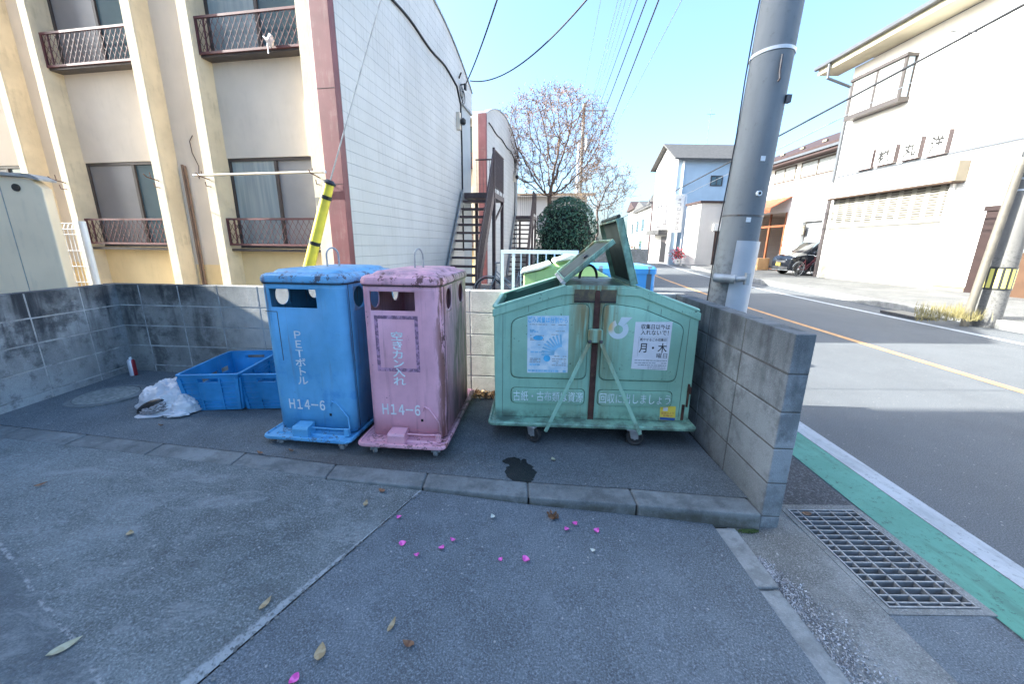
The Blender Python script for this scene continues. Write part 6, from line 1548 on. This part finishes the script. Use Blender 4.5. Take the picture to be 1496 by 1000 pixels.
# ------------------------------------------------------------------ bare autumn trees
from mathutils.kdtree import KDTree
def tree(loc, label, name, seed, crown_z, rx, rz, fork_z, natt, step, tip_r, leafcols, nleaf, leaf_size, twig, lean=(0, 0), twl=0.5):
    """grown towards points spread through a dome shaped crown, so limbs fan out, fork and thin towards the rim"""
    random.seed(seed)
    t = thing(name, label, 'tree', loc)
    att = []
    while len(att) < natt:
        p = Vector((random.uniform(-1, 1), random.uniform(-1, 1), random.uniform(-0.85, 1)))
        q = p.length
        if q > 1 or random.random() > 0.25+0.75*q: continue
        w_ = 1.0 if p.z > -0.1 else 1.0+0.4*(p.z+0.1)
        att.append(Vector((p.x*rx*w_+lean[0], p.y*rx*w_+lean[1], crown_z+p.z*rz)))
    nodes = [Vector((0, 0, -0.2))]; par = [-1]
    while nodes[-1].z < fork_z: nodes.append(nodes[-1]+Vector((random.gauss(0, .03), random.gauss(0, .03), step))); par.append(len(nodes)-2)
    di, dk = step*40, step*1.5
    for it in range(90):
        kd = KDTree(len(nodes))
        for i, n in enumerate(nodes): kd.insert(n, i)
        kd.balance(); pull = {}; keep = []
        for a in att:
            co, i, d = kd.find(a)
            if d < dk: continue
            keep.append(a)
            if d < di: pull.setdefault(i, []).append((a-co).normalized())
        att = keep
        if not pull: break
        for i, vs in pull.items():
            v = sum(vs, Vector((0, 0, 0)))
            if v.length < 1e-4: continue
            v = (v.normalized() + Vector((random.gauss(0, .18), random.gauss(0, .18), random.gauss(.06, .12)))).normalized()
            nodes.append(nodes[i]+v*step); par.append(i)
        if len(nodes) > 9000: break
    N_ = len(nodes); kids = [[] for _ in range(N_)]
    for i in range(1, N_): kids[par[i]].append(i)
    rad = [0.0]*N_
    for i in range(N_-1, -1, -1):
        rad[i] = tip_r if not kids[i] else sum(rad[k_]**2.35 for k_ in kids[i])**(1/2.35)
    limbs = MB(); fine = MB(); tips = []
    for i in range(N_):
        if not kids[i]: tips.append(i)
    starts = [0] + [k_ for i in range(N_) if len(kids[i]) > 1 for k_ in sorted(kids[i], key=lambda q: -rad[q])[1:]]
    for s_ in starts:
        ch = [par[s_]] if par[s_] >= 0 else []
        i = s_
        while True:
            ch.append(i)
            if not kids[i]: break
            i = max(kids[i], key=lambda q: rad[q])
        rr_ = [rad[c_] for c_ in ch]
        if par[s_] >= 0: rr_[0] = rr_[1]
        big = rr_[0] > tip_r*2.2
        (limbs if big else fine).tube([nodes[c_] for c_ in ch], rr_, 6 if big else 3, caps=False)
    spots = []
    for i in range(N_):
        if rad[i] > tip_r*2.0: continue
        p = nodes[i]; spots.append(p); d = (p-nodes[par[i]]).normalized()
        for q in range(2 if kids[i] else 3):
            ax = d.orthogonal().normalized(); ax.rotate(Matrix.Rotation(random.uniform(0, 2*PI), 3, d))
            nd = (d+ax*random.uniform(.4, 1.0)+Vector((0, 0, .15))).normalized(); l_ = twl*random.uniform(.5, 1.1)
            m_ = p+nd*l_*0.5; e = m_+(nd+Vector((random.gauss(0, .2), random.gauss(0, .2), random.gauss(.05, .2)))).normalized()*l_*0.5
            fine.tube([p, m_, e], [tip_r*0.8, tip_r*0.65, tip_r*0.45], 3, caps=False); spots.append(e); spots.append(m_)
    limbs.build('trunk', plain('bark_'+name, tuple(c_*0.75 for c_ in twig), 0.9, 0.25, 8), t, fix=False)
    fine.build('twigs', plain('twigs_'+name, twig, 0.9, 0.2, 4), t, fix=False)
    lf = MB(); lf.rnd = True
    for i in range(nleaf):
        p = random.choice(spots) + Vector((random.gauss(0, .06), random.gauss(0, .06), random.gauss(0, .06)))
        n_ = Vector((random.gauss(0, 1), random.gauss(0, 1), random.gauss(0, 1))).normalized(); t_ = n_.orthogonal().normalized()*leaf_size*random.uniform(.6, 1.2); u_ = n_.cross(t_)*0.6
        lf.add([p-t_, p+u_, p+t_, p-u_], [(0, 1, 2, 3)])
    k = Mt('autumn_leaves_'+name, 0.7); k.color(k.mix(k.attr(), leafcols[0], leafcols[1])); lf.build('crown', k.m, t, fix=False)
    return t
tree((1.85, 20.5, -0.1), 'large bare autumn tree with a domed crown of pinkish orange leaves behind the round bush', 'autumn_tree', 5, 6.1, 3.0, 2.6, 2.4, 1500, 0.18, 0.0085, ((0.17, 0.065, 0.020), (0.14, 0.075, 0.025)), 9000, 0.036, (0.165, 0.112, 0.080))
tree((4.9, 24.0, -0.1), 'smaller thin tree with yellow brown leaves right of the large bare tree', 'young_autumn_tree', 9, 4.7, 1.9, 1.5, 1.8, 420, 0.17, 0.0085, ((0.19, 0.13, 0.04), (0.15, 0.10, 0.045)), 2600, 0.04, (0.14, 0.11, 0.10), (0.3, 0))
tree((8.3, 36.0, -0.1), 'slender leafless tree standing far off by the road', 'slender_tree', 14, 4.6, 1.2, 2.0, 1.5, 150, 0.22, 0.010, ((0.2, 0.16, 0.12), (0.16, 0.13, 0.10)), 20, 0.05, (0.15, 0.125, 0.12))
# hedge-like shrub far along the road
random.seed(33); sh = thing('far_shrub', 'small green and orange shrub by the far roadside', 'shrub', (13.2, 47, 0))
w = MB(); w.rnd = True
for i in range(700):
    p = Vector((random.gauss(0, .9), random.gauss(0, .6), abs(random.gauss(.7, .5)))); n_ = Vector((random.gauss(0,1), random.gauss(0,1), random.gauss(0,1))).normalized(); t_ = n_.orthogonal().normalized()*0.14; u_ = n_.cross(t_)
    w.add([p-t_, p+u_, p+t_, p-u_], [(0,1,2,3)])
k = Mt('shrub_leaf', 0.7); k.color(k.mix(k.ramp(k.attr(), 0.6, 0.7), (0.05, 0.10, 0.03), (0.30, 0.14, 0.07))); w.build('foliage', k.m, sh, fix=False)

# ------------------------------------------------------------------ utility poles
def conc_pole(name, col):
    k = Mt(name, 0.85, 0, 0.35); n1 = k.noise(3, 6, 0.6, co=k.mapped((1, 1, 0.25))); n2 = k.noise(25, 7, 0.7)
    c = k.mix(k.ramp(n1, 0.3, 0.7), tuple(a*0.8 for a in col), tuple(a*1.15 for a in col)); c = k.mix(k.math('MULTIPLY', k.ramp(n2, 0.55, 0.7), 0.35), c, tuple(a*0.5 for a in col))
    z = k.xyz()[2]; c = k.mix(k.math('MULTIPLY', k.ramp(z, 1.6, 1.2), k.math('MULTIPLY', k.ramp(n2, 0.45, 0.6), 0.5)), c, tuple(a*0.4 for a in col))
    k.color(c); k.bump(n2, 0.2, 0.004); return k.m
M['pole'] = conc_pole('pole_concrete', (0.210, 0.225, 0.240)); M['pole2'] = conc_pole('pale_pole_concrete', (0.20, 0.19, 0.175))
PX, PYY, PH = 1.766, 3.20, 10.5
KP = 0.853
PR = lambda z: 0.147 - 0.0040*z
ZP = lambda z: 0.1 + CAM_H + (z-0.1-CAM_H)*KP
pole = thing('utility_pole', 'thick grey concrete utility pole between the block wall and the road', 'utility pole', (PX-0.035, PYY, -0.1)); pole.rotation_euler = (0, R(2.3), 0)
w = MB(); w.lathe([(PR(z), z) for z in [-0.3, 0, 0.8, 1.6, 2.4, 3.2, 4, 5, 6, 8, PH]], n=40); w.build('shaft', M['pole'], pole, smooth=True)
cd = math.atan2(-PYY, -PX)       # direction from the pole to the street corner of the yard
def band(z, h, m_, e=0.004, name='band', tilt=0.0):
    w = MB(); w.loft([[Vector(((PR(z)+e_)*math.cos(a), (PR(z)+e_)*math.sin(a), z+dz+tilt*math.cos(a-cd-1.2))) for a in [2*PI*i/40 for i in range(40)]] for e_, dz in ((0.0, 0), (e, 0), (e, h), (0.0, h))]); return w.build(name, m_, pole, smooth=False)
band(ZP(3.02), 0.022, M['whitesteel'], 0.006, 'white_band', 0.012); band(ZP(1.74), 0.012, M['dark_steel'], 0.003); band(ZP(0.86), 0.018, M['dark_steel'], 0.006)
def curved(z0, z1, a0, a1, e, th, m_, name, n=16):
    w = MB(); rings = []
    for i in range(n+1):
        a = a0+(a1-a0)*i/n; r_ = PR((z0+z1)/2)+e
        rings.append([Vector((r_*math.cos(a), r_*math.sin(a), z0)), Vector(((r_+th)*math.cos(a), (r_+th)*math.sin(a), z0)), Vector(((r_+th)*math.cos(a), (r_+th)*math.sin(a), z1)), Vector((r_*math.cos(a), r_*math.sin(a), z1))])
    w.loft(rings); return w.build(name, m_, pole, smooth=True)
k = Mt('board_grey_white', 0.5); k.color(k.mix(k.ramp(k.noise(3, 6), 0.3, 0.7), (0.35, 0.37, 0.41), (0.43, 0.45, 0.49)))
curved(0.25, ZP(1.53), cd-0.05, cd+1.75, 0.007, 0.004, k.m, 'wrapped_board')
curved(ZP(0.86), ZP(0.874), cd-0.08, cd+1.78, 0.0115, 0.003, M['whitesteel'], 'strap')
perp = Vector((math.cos(cd+PI/2), math.sin(cd+PI/2), 0)); fr_ = Vector((math.cos(cd), math.sin(cd), 0))
w = MB(); w.tube([fr_*0.160-perp*0.12+Vector((0, 0, ZP(1.19))), fr_*0.185+perp*0.03+Vector((0, 0, ZP(1.19)))], 0.034, 14); w.tube([fr_*0.185+perp*0.03+Vector((0, 0, ZP(1.19))), fr_*0.185+perp*0.10+Vector((0, 0, ZP(1.20)))], 0.022, 12); w.cbox(fr_*0.19+perp*0.105+Vector((0, 0, ZP(1.20))), (0.03, 0.03, 0.09)); w.build('bracket', M['steel'], pole, smooth=True)
def at_pole(a, z, e=0.0): r_ = PR(z)+e; return Vector((r_*math.cos(cd+a), r_*math.sin(cd+a), z))
def stud(a, z, r_=0.022, l=0.02):
    d = Vector((math.cos(cd+a), math.sin(cd+a), 0)); p = at_pole(a, z)
    w = MB(); w.tube([p-d*0.002, p+d*l], r_, 14); w.build('step_socket', M['whitesteel'], pole); w = MB(); w.tube([p+d*(l-0.001), p+d*(l+0.0015)], r_*0.55, 12); w.build('socket_hole', M['black'], pole)
stud(0.55, ZP(1.93), 0.019)
w = MB(); w.tube([at_pole(0.42, ZP(2.98), .012), at_pole(0.42, ZP(2.86), .018), at_pole(0.44, ZP(2.80), .03), at_pole(0.40, ZP(2.78), .02)], 0.008, 6); w.build('hook', M['dark_steel'], pole)
w = MB(); w.cbox(at_pole(1.25, ZP(2.68), 0.015), (0.035, 0.035, 0.05)); w.build('step_bolt', M['dark_steel'], pole)
for a, z in ((0.45, ZP(2.19)), (0.30, ZP(1.69))):
    d = Vector((math.cos(cd+a), math.sin(cd+a), 0)); u_ = Vector((-d.y, d.x, 0)); p = at_pole(a, z, 0.003); w = MB(); w.loft([[p-u_*0.016, p+u_*0.016, p+u_*0.016+d*0.003, p-u_*0.016+d*0.003], [q+Vector((0, 0, 0.034)) for q in (p-u_*0.016, p+u_*0.016, p+u_*0.016+d*0.003, p-u_*0.016+d*0.003)]]); w.build('tag', M['white_paint'], pole)
w = MB(); w.tube([at_pole(-1.25, z, 0.012+0.006*math.sin(z*5)) for z in [0.2+0.35*i for i in range(12)]], 0.005, 5); w.build('earth_wire', M['wire'], pole)
w = MB()
for z, l in ((9.9, 1.1), (9.2, 0.9), (8.3, 0.6)): w.cbox((0.25, 0, z), (2*l, 0.08, 0.09))
w.build('crossarms', M['steel'], pole)

p2 = thing('utility_pole', 'pale concrete utility pole with a yellow and black striped guard across the road', 'utility pole', (9.37, 7.58, 0.0))
w = MB(); w.lathe([(0.20-0.006*z, z) for z in (-0.2, 0.0, 1.5, 3, 5, 7, 9.5)], n=32); w.build('shaft', M['pole2'], p2, smooth=True)
k = Mt('striped_guard', 0.5); g_ = k.nt.nodes.new('ShaderNodeTexGradient'); g_.gradient_type = 'RADIAL'; k.L(k.co, g_.inputs[0]); fr2 = k.math('FRACT', k.math('MULTIPLY', g_.outputs['Fac'], 13.0)); z = k.xyz()[2]
edge = k.math('MAXIMUM', k.ramp(z, 0.665, 0.66), k.ramp(z, 1.025, 1.03))
k.color(k.mix(k.math('MAXIMUM', k.ramp(fr2, 0.60, 0.62), edge), (0.74, 0.66, 0.16), (0.03, 0.03, 0.03)))
w = MB(); w.lathe([(0.196, 0.63), (0.205, 0.63), (0.203, 1.06), (0.192, 1.06)], n=48); w.build('striped_guard', k.m, p2, smooth=True)
w = MB(); w.tube([(-0.42, -0.02, -0.1), (-0.36, -0.04, 1.5), (-0.29, -0.05, 2.85)], 0.065, 12); w.tube([(-0.29, -0.05, 2.85), (-0.28, -0.05, 2.98)], [0.065, 0.035], 12); w.build('riser_pipe', plain('tan_pipe', (0.13, 0.115, 0.09), 0.6, 0.2, 4), p2, smooth=True)
w = MB(); w.tube([(-0.28, -0.05, 2.98), (-0.22, -0.06, 4.5), (-0.20, -0.05, 6.6)], 0.03, 8); w.build('riser_cable', M['wire'], p2)
for z in (2.42, 2.62, 3.1): 
    w = MB(); w.lathe([(0.19-0.006*z+0.012, z), (0.2-0.006*z+0.012, z), (0.2-0.006*z+0.012, z+0.03), (0.19-0.006*z+0.012, z+0.03)], n=24); w.build('band', M['whitesteel'], p2)
w = MB(); w.cbox((0, 0, 7.2), (2.0, 0.1, 0.1)); w.cbox((-0.35, -0.25, 6.9), (0.35, 0.3, 0.5)); w.build('crossarm', M['steel'], p2)

p3 = thing('distant_pole', 'slim white utility pole with side arms behind the large bare tree', 'utility pole', (6.9, 45, 0))
w = MB(); w.lathe([(0.22, -0.3), (0.15, 12.0)], n=14); w.build('shaft', M['whitesteel'], p3); 
w = MB(); w.box((-0.1, -0.1, 9.6), (5.4, 0.0, 9.75)); w.bar((0.0, -0.05, 8.2), (3.2, -0.05, 9.6), 0.1, 0.1); w.build('arms', M['whitesteel'], p3)
p4 = thing('distant_pole', 'taller distant pole with a transformer beside the slim white pole', 'utility pole', (7.4, 46, 0))
w = MB(); w.lathe([(0.24, -0.3), (0.16, 16.0)], n=14); w.build('shaft', M['pole2'], p4)
w = MB(); w.box((-0.3, -0.05, 15.3), (2.6, 0.05, 15.45)); w.build('crossarm', M['steel'], p4); w = MB(); w.cyl((0.55, 0, 11.5), 0.35, 1.1, 14); w.build('transformer', M['steel'], p4)
p5 = thing('distant_pole', 'short dark brown pole in front of the far white houses', 'utility pole', (14.6, 43, 0)); 
w = MB(); w.lathe([(0.12, -0.2), (0.1, 6.0)], n=12); w.box((-0.3, -0.05, 5.8), (0.3, 0.05, 5.95)); w.build('shaft', M['brownsteel'], p5)

# ------------------------------------------------------------------ cables
def cable(name, label, p, q, sag, r_, m_, group=None, n=26):
    p = Vector(p); q = Vector(q); w = MB()
    pts = [p.lerp(q, i/n) - Vector((0, 0, sag*4*(i/n)*(1-i/n))) for i in range(n+1)]
    w.tube(pts, r_, 6, caps=False); return tag(w.build(name, m_, None, smooth=True), label, 'cable', group)
def through(px0, Y1, px1, py1, Y2, back=4.0):
    a = gd(px0, 0, Y1); b_ = gd(px1, py1, Y2); t_ = (Y1-back)/(Y2-Y1); return a + (a-b_)*t_, b_
for px0, px1, py1, r_, mm, lab in ((961, 866, 245, .022, 'wire', 'thickest black overhead cable running up the road, second from right'), (943, 854, 238, .018, 'wire', 'black overhead cable just left of the thickest one'), (930, 850, 225, .011, 'wire', 'thin black overhead cable, third from the right of the bundle'),
                              (994, 858, 262, .009, 'wire_grey', 'thin grey overhead cable at the right side of the bundle'), (877, 842, 185, .006, 'wire_grey', 'faint thin overhead cable at the far left of the bundle'), (902, 848, 205, .007, 'wire_grey', 'fine overhead wire, leftmost of the close bunch'),
                              (907, 849, 208, .006, 'wire_grey', 'fine overhead wire, second of the close bunch'), (913, 851, 211, .006, 'wire_grey', 'fine overhead wire, third of the close bunch'), (921, 852, 215, .006, 'wire_grey', 'fine overhead wire, rightmost of the close bunch')):
    a, b_ = through(px0, 13, px1, py1, 45); cable('overhead_cable', lab, a, b_, 0.10, r_, M[mm], 'overhead cables along the road')
ab = A2W(0.14, 5.75, 5.5)
cable('service_cable', 'steep black service cable from the end wall up out of the picture', ab, gd(745, -60, 6.5), 0.10, .014, M['wire'])
cable('service_cable', 'sagging black service cable sweeping right from the end wall', gd(687, 118, 11.6), gd(905, -60, 6.0), 0.42, .013, M['wire'])
cable('street_cable', 'heavy dark cable crossing in front of the white workshop to the far houses', gd(1530, -12, 7.6), gd(895, 325, 46), 0.10, .030, M['wire'])
cable('street_cable', 'thinner cable just under the heavy one across the workshop', gd(1530, 20, 7.6), gd(895, 330, 46), 0.25, .012, M['wire_grey'])
cable('street_cable', 'fine wire looping below the heavy cable at the workshop eave', gd(1520, 18, 7.7), gd(1390, 45, 9.0), 0.12, .010, M['wire'])
gw = thing('guy_wire', 'guy wire with a bright yellow plastic guard behind the blue bin', 'guy wire', (0, 0, 0))
ga, gb = Vector((-1.726, 3.9, 1.938)), Vector((-2.01, 3.9, 1.158)); gdir = (ga-gb).normalized()
M['guard'] = plain('yellow_guard_plastic', (0.72, 0.60, 0.05), 0.4, 0.12, 8, 0, 0, 50, 0.2, (0.45, 0.36, 0.06))
w = MB(); w.tube([gb-gdir*0.9, gb, ga-gdir*0.03], [0.052, 0.052, 0.045], 16); w.build('guard', M['guard'], gw, smooth=True)
w = MB(); w.tube([ga-gdir*0.03, ga-gdir*0.015, ga+gdir*0.01], [0.056, 0.058, 0.03], 16)
for f_ in (0.17, 0.62): p = ga-gdir*f_; w.tube([p, p+gdir*0.035], 0.0525, 16)
w.build('black_straps', M['black'], gw, smooth=True)
w = MB(); w.tube([ga-gdir*0.05, gd(556, 0, 3.87), Vector((1.75, 3.22, 10.3))], 0.007, 6); w.build('wire', M['steel'], gw)

# ------------------------------------------------------------------ dry grass at the far pole
random.seed(19); w = MB(); w.rnd = True
for i in range(1100):
    c_ = gz(random.uniform(1335, 1432), random.uniform(452, 470), 0.06) if i % 3 else Vector((8.95+random.gauss(0, .12), 7.62+random.gauss(0, .15), 0.06))
    h_ = random.uniform(.06, .26); a = random.uniform(0, 6.28); d = Vector((math.cos(a), math.sin(a), 0)); s_ = d.orthogonal().normalized()*0.006
    top = c_ + d*random.uniform(0, .12) + Vector((0, 0, h_)); w.add([c_-s_, c_+s_, top], [(0, 1, 2)])
k = Mt('dry_grass', 0.8); k.color(k.mix(k.attr(), (0.17, 0.14, 0.045), (0.26, 0.22, 0.09))); tag(w.build('grass', k.m, fix=False), 'dry yellow grass at the foot of the striped pole across the road', 'grass', kind='stuff')
w = MB(); c_ = gz(1325, 462, -0.09); w.cbox((c_.x, c_.y, -0.06), (0.45, 0.9, 0.06), (0, 0, -0.1))
tag(w.build('gutter_grate', M['dark_steel']), 'dark iron gutter grate at the far kerb near the grass', 'drain')
